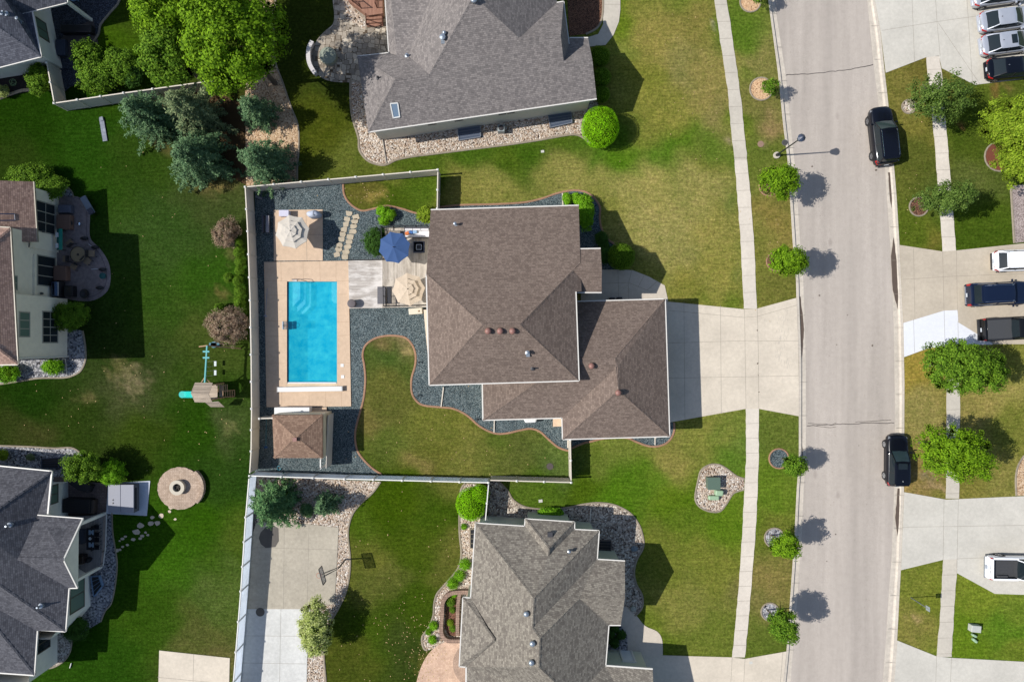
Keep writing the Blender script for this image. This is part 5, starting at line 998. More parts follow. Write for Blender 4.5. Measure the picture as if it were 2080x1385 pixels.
def tree(label, X, Y, rx, ry, h, mat, seed=1, kind='street_tree', cat='tree', group=None, base=None, r0=.09, n=110, per=60, leaf=.17, cr=.42, hz=None, fill=.3, core=None, rag=.18, nl=6, low=-.5, rz=0, bark=None, lobes=3, aspect=.62):
    """crown seen at photo pixel X, Y with pixel radii rx, ry; h = height of the tree"""
    hz = hz or h*.36; hc = h-hz
    s = (CAM_H-hc)/FPX; c = P(X, Y, hc); b = P(*base) if base else Vector((c.x, c.y, 0))
    t = thing(kind, label, cat, (b.x, b.y, 0), 0, group); lc = (c.x-b.x, c.y-b.y, hc)
    limbs(t, (0, 0, 0), (lc[0]*.9, lc[1]*.9, hc+hz*.3), r0, max(rx, ry)*s*.75, seed, bark, nl)
    cw = crown('crown', t, (0, 0, 0), (rx*s*.93, ry*s*.93, hz), mat, seed, n, per, leaf, cr, fill, low, lobes, rag, core, aspect)
    cw.location = lc; cw.rotation_euler = (0, 0, rz)
    return t
def shrub(label, X, Y, rx, ry=None, h=1.2, mat=None, seed=1, kind='shrub', cat='shrub', group=None, n=None, per=45, leaf=.1, cr=.2, rag=.1, core=.72, low=-.2, fill=.1, lobes=2, aspect=.6, rz=0):
    ry = ry or rx; s = (CAM_H-h*.6)/FPX; c = P(X, Y, h*.6); R_ = max(rx, ry)*s
    t = thing(kind, label, cat, (c.x, c.y, 0), 0, group)
    n = n or int(40+110*R_*R_/(cr*cr*16))
    mb = MB(); rg = random.Random(seed)
    for i in range(4): a = i*1.6+seed; mb.tube([(0, 0, -.05), (math.cos(a)*.1, math.sin(a)*.1, h*.3), (math.cos(a)*rx*s*.4, math.sin(a)*ry*s*.4, h*.6)], [.035, .025, .01], 5)
    mb.build('stem', BARK, t, local=True)
    cw = crown('crown', t, (0, 0, 0), (rx*s*.96, ry*s*.96, h*.5), mat, seed, n, per, leaf, cr, fill, low, lobes, rag, core, aspect)
    cw.location = (0, 0, h*.52); cw.rotation_euler = (0, 0, rz)
    return t
def globe(label, X, Y, rpx, h, mat, seed=1, group=None, cat='shrub', leaf=.075, ry=None):
    """clipped round bush: small leaves over a rounded solid"""
    hc = h*.55; s = (CAM_H-hc)/FPX; c = P(X, Y, hc); r = rpx*s; ryy = (ry or rpx)*s
    t = thing('round_bush', label, cat, (c.x, c.y, 0), 0, group)
    mb = MB(); mb.tube([(0, 0, -.05), (0, 0, h*.4)], [.07, .05], 6); mb.build('stem', BARK, t, local=True)
    rg = np.random.default_rng(seed); k = int(9500*r*ryy/2.2*(.075/leaf)**2)
    d = rg.normal(size=(k, 3)); d /= np.linalg.norm(d, axis=1, keepdims=True); d = d[d[:, 2] > -.6]; k = len(d)
    b = rg.normal(size=(26, 3)); b /= np.linalg.norm(b, axis=1, keepdims=True)
    bump_ = sum(np.exp(-((d-q)**2).sum(1)/.05)*a for q, a in zip(b, rg.uniform(-.1, .07, 26)))
    p = d*(1+bump_+rg.normal(0, .02, k)-(rg.random(k) < .3)*rg.uniform(.02, .06, k))[:, None]*np.array([r, ryy, h*.5])+np.array([0, 0, h*.52])
    V = quads(p, d+rg.normal(size=(k, 3))*.55+np.array([0, 0, .2]), leaf, leaf*.6, rg); V[:, 2] = np.maximum(V[:, 2], .03)
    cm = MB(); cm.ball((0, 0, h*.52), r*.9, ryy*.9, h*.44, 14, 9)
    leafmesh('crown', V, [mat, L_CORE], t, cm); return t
def spruce(label, X, Y, rpx, h, mat, seed=1, group='blue spruces behind the fence', ry=None, lean=0):
    """cone of drooping branch whorls; X, Y = pixel of the crown's middle"""
    hc = h*.4; s = (CAM_H-hc)/FPX; c = P(X, Y, hc); r = rpx*s; rg = np.random.default_rng(seed)
    t = thing('spruce_tree', label, 'tree', (c.x, c.y, 0), 0, group)
    mb = MB(); mb.tube([(0, 0, -.1), (0, 0, h*.5), (0, 0, h*.97)], [.16, .1, .02], 8); mb.build('trunk', BARK, t, local=True, smooth=True)
    C = []; Nn = []; Al = []; cw = MB()
    z = .25; az0 = 0; oval = (1, (ry or rpx)/rpx)
    lob = rg.uniform(.7, 1.15, 9)
    while z < h*.97:
        f = 1-z/h; rr = r*(f**.5)*1.02*(1 if z > .6 else .93); nb = max(5, int(5+rr*4.6)); az0 += rg.uniform(0, 1)
        for i in range(nb):
            a = az0+2*math.pi*i/nb+rg.normal(0, .1); L = rr*rg.choice([rg.uniform(.55, .9), rg.uniform(.9, 1.3)])*lob[int((a % 6.283)/6.284*9)]
            dx, dy = math.cos(a)*oval[0], math.sin(a)*oval[1]; zz = z+rg.normal(0, .09)
            ns = max(3, int(L/.2)); rise = rg.uniform(.0, .45)
            for j in range(ns):
                u = (j+.6)/ns; wdt = .36*(1-u*.6)*min(1, .4+L*.5)
                if u < .25 and z < h*.7: continue
                px, py, pz_ = dx*L*u, dy*L*u, zz+rise*L*u*(1-u)*1.5-.16*L*u*u+.1*u
                m_ = 12
                o_ = rg.normal(size=(m_, 3))*np.array([wdt*.55, wdt*.55, .12]); C.append(np.array([px, py, pz_])+o_)
                sg = np.sign(o_[:, 0]*(-dy)+o_[:, 1]*dx)[:, None]
                al = np.array([dx, dy, .0])*.8+sg*np.array([-dy, dx, 0])*.75; Al.append(al+np.array([0, 0, .12]))
                Nn.append(rg.normal(size=(m_, 3))*.45+np.array([dx*.3, dy*.3, 1.0]))
        z += .30+.12*f
    V = quads(np.vstack(C), np.vstack(Nn), .24, .085, rg, along=np.vstack(Al)); V[:, 2] = np.maximum(V[:, 2], .05)
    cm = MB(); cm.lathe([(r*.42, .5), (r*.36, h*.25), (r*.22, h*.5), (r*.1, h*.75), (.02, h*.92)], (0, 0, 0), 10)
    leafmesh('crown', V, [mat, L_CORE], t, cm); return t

# blue spruces and big trees at the upper left
spruce('large blue spruce, leftmost of the cluster', 306, 240, 60, 6.2, L_SPR, 11)
spruce('olive tipped blue spruce between two bluer ones', 388, 226, 58, 6.4, L_SPRG, 12)
spruce('broad blue spruce at the lower end of the cluster', 399, 322, 60, 5.6, L_SPR, 13)
spruce('narrow blue spruce on the tan pebble bed', 522, 228, 38, 4.6, L_SPR, 14)
spruce('blue spruce leaning over the corner of the pool fence', 533, 330, 55, 5.4, L_SPR, 15)
spruce('dark green spruce inside the white fence corner', 558, 1020, 55, 5.4, L_SPRD, 16, group='conifers by the court')
spruce('small blue green spruce beside the court', 662, 1024, 29, 3.2, L_SPR, 17, group='conifers by the court')
shrub('tiny juniper between the two spruces by the court', 622, 1036, 13, h=.9, mat=L_SPRD, seed=4, leaf=.09)
G = 'large leafy trees in the upper left'
tree('big lime green maple beside the tan pebble bed', 484, 88, 96, 104, 12.4, L_LIME, 21, 'maple_tree', 'tree', G, None, .2, 300, 85, .25, .75, 4.2, .3, None, .2, 9)
tree('tall green tree at the top, left of the lime maple', 335, 15, 62, 62, 9.5, L_LIME, 22, 'maple_tree', 'tree', G, None, .16, 170, 75, .23, .6, 3.2, .3, None, .2, 7)
tree('green tree just left of the lime maple, above the beige fence', 348, 112, 56, 62, 9, L_GREEN, 23, 'maple_tree', 'tree', G, None, .16, 170, 75, .22, .55, 3.2, .3, None, .22, 7)
tree('dark green tree at the very top between two maples', 430, -30, 60, 50, 9, L_LIME, 24, 'maple_tree', 'tree', G, None, .16, 130, 75, .23, .6, 3.2, .3, .6, .22, 6)
G = 'bushy shrubs beside the upper left patio'
shrub('bushy green shrub nearest the slate roofed house', 178, 120, 27, 36, 2.2, L_GREEN, 31, group=G, leaf=.17, cr=.36, rag=.3, core=.6)
shrub('bushy green shrub left of the sunny grass square', 200, 158, 34, 26, 2.1, L_GREEN, 32, group=G, leaf=.17, cr=.36, rag=.3, core=.6)
shrub('leafy shrub below the sunny grass square', 242, 132, 34, 34, 2.3, L_GREEN, 33, group=G, leaf=.17, cr=.36, rag=.3, core=.6)
shrub('dark shrub right of the others, near the maple', 268, 150, 22, 24, 1.8, L_DEEP, 34, group=G, leaf=.15, cr=.33, rag=.3, core=.6)
shrub('oval green shrub against the short beige fence', 82, 163, 22, 34, 1.9, L_GREEN, 35, leaf=.12, cr=.28, rag=.2, core=.7)
shrub('small pale shrub at the left edge beside the mulch strip', 4, 186, 14, 11, .9, L_PALE, 36, leaf=.1, cr=.2)
shrub('spreading olive shrub at the top corner of the pink roofed house', 62, 358, 44, 22, 1.8, L_GREEN, 37, leaf=.14, cr=.32, rag=.25, core=.65)
shrub('dark shrub beside the olive one at the pink roofed house', 100, 380, 34, 24, 1.6, L_GREEN, 38, leaf=.14, cr=.32, rag=.25, core=.65)
shrub('dark shrub growing at the lower end of the shaded patio', 144, 640, 38, 32, 2.2, L_GREEN, 39, leaf=.13, cr=.32, rag=.22, core=.7)
shrub('bright small shrub at the lower corner of the pink roofed house', 107, 745, 19, 14, 1.1, L_MID, 40, leaf=.12, cr=.25, rag=.2)
shrub('leafy green shrub at the left edge under the pink roofed house', 14, 760, 26, 17, 1.3, L_MID, 41, leaf=.12, cr=.25, rag=.2)
tree('shrubby tree on the cobbles at the lower left house', 168, 948, 40, 32, 3.4, L_GREEN, 42, 'small_tree', 'tree', None, None, .06, 120, 60, .14, .36, 1.3, .3, .6, .25, 5)
shrub('round bright green shrub above the hot tub', 228, 960, 26, 22, 2.0, L_MID, 43, leaf=.12, cr=.28, rag=.2, core=.65)
shrub('yellowish shrub at the left edge on the cobbles', 4, 924, 13, 9, .7, L_YEL, 44, leaf=.1, cr=.18)
shrub('small dark grass clump on the cobble bed', 62, 928, 8, 6, .5, L_SPRG, 45, leaf=.08, cr=.12)
shrub('dark shrub in the shade at the corner of the charcoal roofed house', 152, 1275, 28, 26, 1.4, L_DEEP, 46, leaf=.12, cr=.3, rag=.2)
shrub('purple leaved shrub near the pool fence, upper one', 460, 476, 27, 29, 1.7, L_PURP, 51, 'purple_shrub', 'shrub', 'purple leaved shrubs', leaf=.13, cr=.28, rag=.35, core=.55, aspect=.4)
shrub('purple leaved shrub above the swing set', 460, 660, 40, 37, 2.2, L_PURP, 52, 'purple_shrub', 'shrub', 'purple leaved shrubs', leaf=.14, cr=.34, rag=.35, core=.55, aspect=.4)
for i, (x, y, r, lab) in enumerate(((483, 494, 9, 'topmost small arborvitae beside the fence'), (485, 512, 10, 'small arborvitae under the topmost one'), (488, 532, 10, 'third small arborvitae of the row down the fence'), (486, 550, 9, 'arborvitae beside the lone outlying one'), (465, 565, 10, 'lone dwarf arborvitae standing out from the fence row'), (485, 571, 10, 'arborvitae just below the lone outlying one'), (486, 592, 11, 'sixth arborvitae down the fence row'), (487, 613, 11, 'lowest arborvitae of the row, above the purple shrub'), (446, 625, 9, 'flat green clump at the edge of the larger purple shrub'))):
    shrub(lab, x, y, r, h=1.1, mat=L_GREEN, seed=60+i, kind='arborvitae', cat='shrub', group='small arborvitae along the fence', leaf=.08, cr=.14, rag=.12, per=40)
# main house yard
shrub('triple lobed bright shrub on the dark gravel', 778, 430, 13, 11, .9, L_MID, 71, leaf=.09, cr=.17, rag=.3)
shrub('bright shrub right of the triple lobed one', 792, 436, 12, 10, .8, L_MID, 72, leaf=.09, cr=.17, rag=.3)
shrub('small bright shrub just above the blue umbrella', 780, 448, 10, 9, .7, L_MID, 73, leaf=.09, cr=.17, rag=.3)
shrub('yellow green hosta at the house corner by the short fence', 865, 436, 15, 15, 1.0, L_YEL, 74, leaf=.17, cr=.22, rag=.2)
shrub('dark green shrub half under the blue umbrella', 764, 492, 24, 28, 1.5, L_DEEP, 75, leaf=.1, cr=.24, rag=.2)
shrub('bright shrub right of the white downpipe, front corner', 1152, 404, 9, 10, .9, L_MID, 76, leaf=.12, cr=.18)
shrub('second bright shrub at the front corner of the main house', 1170, 402, 9, 9, .8, L_MID, 77, leaf=.12, cr=.18)
shrub('large leafy shrub at the front corner of the main house', 1186, 430, 19, 28, 1.5, L_MID, 78, leaf=.16, cr=.28, rag=.25)
shrub('shaded shrub beside the entrance porch of the main house', 1222, 485, 12, 14, 1.0, L_DEEP, 79, leaf=.12, cr=.2)
shrub('dark shrub between entrance porch and round bush', 1228, 512, 13, 22, 1.2, L_DEEP, 80, leaf=.12, cr=.25)
globe('dark round bush by the front walk of the main house', 1262, 521, 28, 2.2, L_GREEN, 81)
# top house bushes
G = 'clipped bushes at the corner of the top house'
globe('dark clipped bush, uppermost of three beside the top house', 1218, 115, 21, 1.8, L_GREEN, 82, G); globe('dark clipped bush, middle of three beside the top house', 1222, 157, 19, 1.7, L_GREEN, 83, G); globe('dark clipped bush, lowest of three beside the top house', 1222, 192, 17, 1.5, L_GREEN, 84, G)
globe('bright lime clipped round bush standing in the sun', 1219, 258, 38, 3.0, L_BRIGHT, 85, G, ry=41)
# lower house
globe('bright double round bush against the white fence', 957, 1024, 31, 2.1, L_BRIGHT, 86, ry=34)
globe('smaller lobe bush touching the white fence', 975, 1004, 20, 2.0, L_BRIGHT, 87)
shrub('low green plants along the top wall of the lower house', 1117, 1041, 26, 8, .8, L_MID, 88, leaf=.13, cr=.2)
tree('variegated pale green shrub tree beside the court', 643, 1276, 34, 58, 3.6, L_PALE, 89, 'variegated_tree', 'tree', None, None, .07, 190, 60, .15, .38, 1.6, .2, .65, .2, 6)
def tuft(label, X, Y, rpx, h, mat, seed, group='ornamental grasses beside the lower house'):
    p = P(X, Y, h*.5); t = thing('ornamental_grass', label, 'plant', (p.x, p.y, 0), 0, group); rg = np.random.default_rng(seed); r = rpx*.0434; k = 420
    a = rg.uniform(0, 2*math.pi, k); u = rg.random(k)**.6; z = h*(1-u*u*.75)*rg.uniform(.7, 1, k)
    c_ = np.stack([np.cos(a)*u*r*.8, np.sin(a)*u*r*.8, z*.75], 1); al = np.stack([np.cos(a), np.sin(a), 1.2-1.6*u], 1)
    V = quads(c_, rg.normal(size=(k, 3))*.3+np.stack([-np.cos(a)*.2, -np.sin(a)*.2, np.ones(k)], 1), h*.55, .035, rg, along=al*2); V[:, 2] = np.maximum(V[:, 2], .03)
    leafmesh('blades', V, [mat, L_CORE], t)
for i, (x, y, r, h_, m_, lab) in enumerate(((944, 1147, 13, .8, L_MID, 'topmost green grass clump left of the lower house'), (933, 1170, 13, .8, L_MID, 'middle green grass clump left of the lower house'), (919, 1186, 13, .9, L_MID, 'lowest of the three grass clumps above the planter wall'), (922, 1207, 7, .5, L_MID, 'small grass clump inside the top of the planter'), (914, 1223, 11, .6, L_GREEN, 'dark grass clump inside the planter'), (919, 1239, 6, .5, L_GREEN, 'tiny grass clump in the middle of the planter'), (914, 1265, 7, .5, L_YEL, 'yellowish clump near the lower end of the planter'), (920, 1277, 7, .5, L_GREEN, 'green clump at the lower end of the planter'), (880, 1272, 10, .7, L_MID, 'upper round grass clump in the rock bed bulge'), (870, 1284, 6, .5, L_MID, 'small clump between two round ones in the rock bed bulge'), (878, 1300, 9, .7, L_MID, 'lower round grass clump in the rock bed bulge'), (942, 1070, 6, .5, L_MID, 'single small plant in the rock bed beside the lower house'), (777, 1, 1, .3, L_GREEN, ''))):
    if lab: tuft(lab, x, y, r, h_, m_, 90+i)
for i, (x, y) in enumerate(((1250, 1275), (1262, 1290), (1248, 1305), (1240, 1285))): shrub(('shaded dark shrub beside the side door, topmost', 'shaded dark shrub at the edge of the side walk', 'shaded dark shrub nearest the side door', 'shaded dark shrub closest to the house wall')[i], x, y, 9, 9, .7, L_DEEP, 110+i, leaf=.1, cr=.18, group='shaded shrubs by the side door')
# street trees
G = 'young trees on the left verge of the street'
tree('bright round street tree just below the street lamp', 1585, 368, 38, 36, 5.0, L_LIME, 120, group=G, base=(1557, 379), n=120, per=60, leaf=.17, cr=.4, core=.4, hz=1.4)
tree('bright round street tree above the wide driveway', 1601, 531, 39, 32, 5.4, L_LIME, 121, group=G, base=(1570, 532), n=120, per=60, leaf=.17, cr=.4, core=.4, hz=1.4)
tree('small sparse sapling in the salmon mulch ring', 1563, 180, 17, 17, 2.6, L_GREEN, 122, group=G, base=(1550, 181), n=50, per=34, leaf=.13, cr=.26, r0=.04)
tree('leafy sapling cut by the top edge of the picture', 1543, -8, 18, 16, 2.7, L_GREEN, 123, group=G, base=(1530, 2), n=50, per=36, leaf=.13, cr=.26, r0=.04)
tree('small street tree by the dark gravel ring', 1613, 946, 25, 21, 3.8, L_GREEN, 124, group=G, base=(1588, 931), n=90, per=48, leaf=.15, cr=.32, r0=.05, core=.4)
tree('street tree by the upper grey rock ring', 1594, 1104, 32, 31, 4.7, L_LIME, 125, group=G, base=(1566, 1086), n=120, per=52, leaf=.16, cr=.36, r0=.06, core=.45)
tree('darker street tree at the lowest rock ring', 1588, 1268, 32, 34, 5.2, L_GREEN, 126, group=G, base=(1558, 1238), n=130, per=55, leaf=.15, cr=.36, r0=.06, core=.5)
G = 'trees across the street'
tree('leaning sparse tree with grey branches, upper right', 1900, 201, 58, 44, 6.0, L_DULL, 130, 'leaning_tree', group=G, base=(1850, 217), n=150, per=55, leaf=.16, cr=.42, core=.35, r0=.1, nl=12, bark=BARKG, rag=.4, rz=.15)
tree('leaning green tree over the right pavement, by the mulch ring', 1922, 405, 58, 32, 6.4, L_DULL, 131, 'leaning_tree', group=G, base=(1868, 420), n=140, per=60, leaf=.16, cr=.4, core=.45, r0=.09, rag=.35, nl=8, rz=.12)
tree('large wide green tree over the right pavement', 1954, 745, 93, 55, 7.2, L_GREEN, 132, 'broad_tree', group=G, base=(1890, 741), n=340, per=70, leaf=.18, cr=.48, core=.35, r0=.14, rag=.3, nl=9, rz=-.12)
tree('bright green tree over the right pavement below the large one', 1936, 918, 76, 50, 7.2, L_LIME, 133, 'broad_tree', group=G, base=(1868, 898), n=250, per=66, leaf=.18, cr=.46, core=.35, r0=.12, rag=.35, nl=8, rz=-.1)
tree('yellow green tree cut by the right edge', 2064, 258, 78, 58, 7.0, L_YEL, 134, 'broad_tree', group=G, base=(2030, 316), n=290, per=66, leaf=.19, cr=.5, core=.3, r0=.12, rag=.35, nl=8, lobes=5)
tree('lower part of the yellow green foliage at the right edge', 2070, 330, 45, 45, 5.6, L_YEL, 135, 'broad_tree', group=G, base=(2036, 328), n=130, per=66, leaf=.2, cr=.48, core=.5, r0=.1, rag=.4, nl=6)

# fallen leaves on the lower lawn, dry clumps of grass elsewhere
rg = np.random.default_rng(77); pts = []
for cx_, cy_, sx, sy, n_ in ((868, 1330, 22, 38, 130), (810, 1300, 50, 60, 90), (760, 1080, 40, 70, 14), (905, 1110, 20, 60, 12), (120, 800, 90, 60, 30), (400, 860, 60, 80, 26), (1300, 420, 120, 120, 30), (900, 900, 120, 40, 26), (760, 398, 25, 8, 26), (330, 420, 120, 120, 26), (1430, 180, 50, 120, 26), (1560, 400, 16, 200, 20), (1870, 330, 25, 100, 14)):
    for _ in range(n_): pts.append(P(cx_+rg.normal()*sx, cy_+rg.normal()*sy, .05))
pts = np.array([tuple(p) for p in pts if True]); px_ = np.stack([pts[:, 0]/(CAM_H/FPX)+1040, 692.5-pts[:, 1]/(CAM_H/FPX)], 1)
V = quads(pts, rg.normal(size=pts.shape)*.25+np.array([0, 0, 1.]), .12, .07, rg)
o = leafmesh('fallen_leaves', V, [flat('dry_leaf', A(196, 168, 118), .9, .35, 3), L_CORE], None)
tag(o, 'dry tan leaves and bits scattered over the lawns', kind='stuff')
# ------------------------------------------------------------ fences
V_TAN = vinyl('tan_vinyl', (.62, .57, .50), .18); V_TANR = flat('tan_vinyl_rail', A(224, 214, 198), .45, .03)
V_WH = vinyl('white_vinyl', (.88, .92, .98), .62); V_CAP = flat('post_cap_white', A(238, 236, 230), .4, .02)
def fence(label, px, H_=1.83, mat=V_TAN, rail=None, bay=2.35, ends=(1, 1), hfix=None):
    Hh = hfix or H_; q = [P(x, y, Hh) for x, y in px]; q = [Vector((v.x, v.y, 0)) for v in q]
    t = thing('fence', label, 'fence', q[0]); rail = rail or V_TANR
    posts = []
    for a, b in zip(q, q[1:]):
        n = max(1, round((b-a).length/bay))
        for i in range(n): posts.append(a+(b-a)*i/n)
    posts.append(q[-1])
    for i, p in enumerate(posts):
        if (i == 0 and not ends[0]) or (i == len(posts)-1 and not ends[1]): continue
        mb = MB(); mb.box(p+Vector((0, 0, H_/2+.02)), (.13, .13, H_+.04)); po = mb.build('post', rail, t)
        mb = MB(); mb.box(p+Vector((0, 0, H_+.055)), (.17, .17, .03)); mb.add([p+Vector((sx*.08, sy*.08, H_+.07)) for sx, sy in ((-1, -1), (1, -1), (1, 1), (-1, 1))]+[p+Vector((0, 0, H_+.13))], [(0, 1, 4), (1, 2, 4), (2, 3, 4), (3, 0, 4)]); mb.build('post_cap', V_CAP, po)
    for a, b in zip(posts, posts[1:]):
        d = (b-a).normalized(); a2, b2 = a+d*.065, b-d*.065
        mb = MB(); mb.bar(a2+Vector((0, 0, .9)), b2+Vector((0, 0, .9)), .04, 1.66); pn = mb.build('panel', mat, t)
        mb = MB(); mb.bar(a2+Vector((0, 0, H_-.04)), b2+Vector((0, 0, H_-.04)), .09, .1); mb.build('top_rail', rail, pn)
        mb = MB(); mb.bar(a2+Vector((0, 0, .1)), b2+Vector((0, 0, .1)), .07, .14); mb.build('bottom_rail', rail, pn)
    return t
fence('long tan fence down the left side of the pool yard', [(498, 380), (503, 470), (508, 610), (510, 720), (511, 830), (510, 916), (507, 962)], ends=(1, 0))
fence('tan fence along the top of the pool yard', [(500.5, 379.6), (889, 345)], ends=(0, 1))
fence('short tan fence from the top corner down to the main house', [(889.3, 348), (888, 424)], bay=1.4, ends=(0, 1))
fence('white fence below the pool yard', [(507, 966), (700, 972.5), (992, 980)], mat=V_WH, rail=V_CAP, bay=2.45)
fence('long white fence running down the bottom left of the court', [(505.8, 970), (499, 1050), (489, 1200), (474, 1385), (462, 1530)], mat=V_WH, rail=V_CAP, bay=2.4, ends=(0, 1))
fence('tan fence continuing from the white one towards the driveway side', [(994.5, 975), (1160, 979.5)], bay=2.5, ends=(0, 1))
fence('short tan fence from the corner up to the garage', [(1160, 977), (1158.5, 893)], bay=1.6, ends=(0, 1))
fence('white fence from the junction down to the lower house', [(992.3, 983), (985.7, 1060)], mat=V_WH, rail=V_CAP, bay=1.5, ends=(0, 1))
fence('beige fence beside the upper left shrubs, running to the spruces', [(110, 210), (251, 189.5), (428, 165), (450, 162)], bay=2.35)
fence('short beige fence from the upper left house down to the corner', [(95, 128), (109.6, 207)], ends=(1, 0), bay=1.8)
def lowfence(label, pts, h, mat, th=.05):
    mb = MB()
    for a, b in zip(pts, pts[1:]): mb.bar(P(*a)+Vector((0, 0, h/2)), P(*b)+Vector((0, 0, h/2)), th, h)
    return solo('partition', mb, mat, label, 'partition')
# downpipe extensions and drain spouts lying on beds
def spout(label, a, b, mat=None, w_=.09):
    mb = MB(); mb.bar(P(*a)+Vector((0, 0, .09)), P(*b)+Vector((0, 0, .07)), w_, .07); e = P(*a)
    mb.bar(e+Vector((0, 0, .05)), e+Vector((0, 0, .5)), .07, .07)
    return solo('downspout', mb, mat or V_TANR, label, 'downspout', 'white downspouts')
spout('downspout crossing the gravel at the lower left corner of the main house', (901, 786), (896, 826)); spout('downspout on the gravel below the garage wing corner', (1004, 852), (1003.5, 878)); spout('downspout beside the short fence by the garage', (1153, 893), (1153, 909))
spout('downspout near the driveway corner of the garage', (1330, 888), (1330, 903)); spout('downspout at the front corner of the main house', (1143, 418), (1142, 393)); spout('downspout across the river rock at the top house corner', (777, 284), (785, 333), flat('downspout_grey', A(180, 170, 156)))
spout('downspout crossing the rock bed behind the lower house', (1198, 1062), (1200, 1031)); spout('downspout at the lower corner of the pink roofed house', (134, 729), (137, 762)); spout('downspout at the top corner of the pink roofed house', (117, 396), (115, 386))
spout('downspout at the bottom corner of the charcoal roofed house', (108, 1327), (104, 1353))

# ------------------------------------------------------------ furniture by the pool
F_CREAM = flat('umbrella_cream', A(206, 198, 186), .85, .05, 3); F_BEIGE = flat('umbrella_beige', A(208, 190, 168), .85, .05, 3); F_BLUE = flat('umbrella_blue', A(52, 84, 134), .8, .1, 3)
MET = flat('dark_metal', A(58, 56, 58), .45, .1); MET2 = flat('black_metal', A(34, 34, 38), .4, .1); WICK = flat('grey_wicker', A(96, 94, 100), .8, .15, 20); CUSH = flat('white_cushion', A(232, 230, 232), .9, .04)
def umbrella(label, X, Y, rpx, h, mat, n=8, tiers=1, rot=0, tilt=(0, 0), group='patio umbrellas'):
    s = (CAM_H-(h-.3))/FPX; r = rpx*s; c = P(X, Y, h); t = thing('patio_umbrella', label, 'umbrella', (c.x, c.y, 0), 0, group)
    mb = MB(); mb.tube([(0, 0, .0), (0, 0, h-.02)], .024, 8); mb.build('pole', MET, t, local=True)
    mb = MB(); mb.lathe([(.26, .0), (.26, .06), (.08, .1), (.04, .3)], (0, 0, .03), 16); mb.build('base', MET, t, local=True)
    def tier(r0, z0, r1, z1, mbb, sag=.04):
        k = 5; vs = []; m_ = n*4
        for i in range(k+1):
            u = i/k; rr = r0+(r1-r0)*u
            for j in range(m_):
                a = rot+2*math.pi*j/m_; ph = (j % 4)/4; w_ = math.cos(math.pi/n)/math.cos((ph-.5)*2*math.pi/n)/1.0
                q = w_*(1-.035*math.sin(ph*math.pi)*u); z = z0+(z1-z0)*u*.72-sag*math.sin(u*math.pi)*.3-.03*math.sin(ph*math.pi)*u
                vs.append((rr*q*math.cos(a), rr*q*math.sin(a), z))
        b = len(mbb.v); mbb.add(vs, [(i*m_+j, i*m_+(j+1) % m_, (i+1)*m_+(j+1) % m_, (i+1)*m_+j) for i in range(k) for j in range(m_)])
        rim = [(x*1.0, y*1.0, z-.1) for x, y, z in vs[-m_:]]; mbb.add(vs[-m_:]+rim, [(j, (j+1) % m_, m_+(j+1) % m_, m_+j) for j in range(m_)])
    tl = Matrix.Rotation(tilt[0], 3, 'X') @ Matrix.Rotation(tilt[1], 3, 'Y')
    def fin(name, mbb, m_):
        mbb.v = [tuple(tl @ Vector((x, y, z-h))+Vector((0, 0, h))) for x, y, z in mbb.v]; return mbb.build(name, m_, t, local=True, smooth=False)
    mb = MB()
    if tiers == 1: tier(.03, h, r, h-.52, mb)
    else: tier(r*.58, h-.3, r, h-.55, mb)
    fin('canopy', mb, mat)
    if tiers > 1:
        mb = MB(); tier(r*.28, h-.08, r*.64, h-.22, mb); fin('canopy', mb, mat)
        mb = MB(); tier(.02, h+.08, r*.36, h-.02, mb); fin('canopy', mb, mat)
    mb = MB()
    for j in range(n):
        a = rot+2*math.pi*j/n; mb.bar((.04*math.cos(a), .04*math.sin(a), h-.06), (r*.97*math.cos(a), r*.97*math.sin(a), h-.5), .018)
    fin('rib', mb, MET)
    mb = MB(); mb.ball((0, 0, h+.1), .05, .05, .06, 8, 6); fin('finial', mb, MET); return t
umbrella('cream tiered patio umbrella on the tan pad left of the pool yard', 590, 469, 35, 2.7, F_CREAM, tiers=3, rot=.2)
umbrella('blue patio umbrella over the deck beside the white sofa', 799, 502, 33, 2.9, F_BLUE, tiers=1, rot=.25, tilt=(.05, -.06))
umbrella('beige tiered patio umbrella on the wooden deck against the house', 828, 587, 34, 2.9, F_BEIGE, tiers=3, rot=.1)
DECKA = planks('weathered_deck', A(176, 168, 160), A(204, 196, 188), A(110, 104, 98), .14, 3.6, 0, 'World', A(236, 230, 224))
DECKB = planks('weathered_deck_across', A(168, 158, 146), A(200, 190, 178), A(90, 84, 76), .14, 3.6, math.pi/2, 'World', A(216, 206, 192))
dk = thing('wooden_deck', 'weathered grey wooden deck between pool and house', 'deck', P(780, 575))
mb = MB(); mb.ppx([(709, 530.5), (778, 529.5), (778, 626), (711, 627)], -.1, .3); mb.build('lower_deck', DECKA, dk)
mb = MB(); mb.ppx([(779, 464), (880, 463), (880, 624), (779, 625.5)], -.1, .45); mb.build('upper_deck', DECKB, dk)
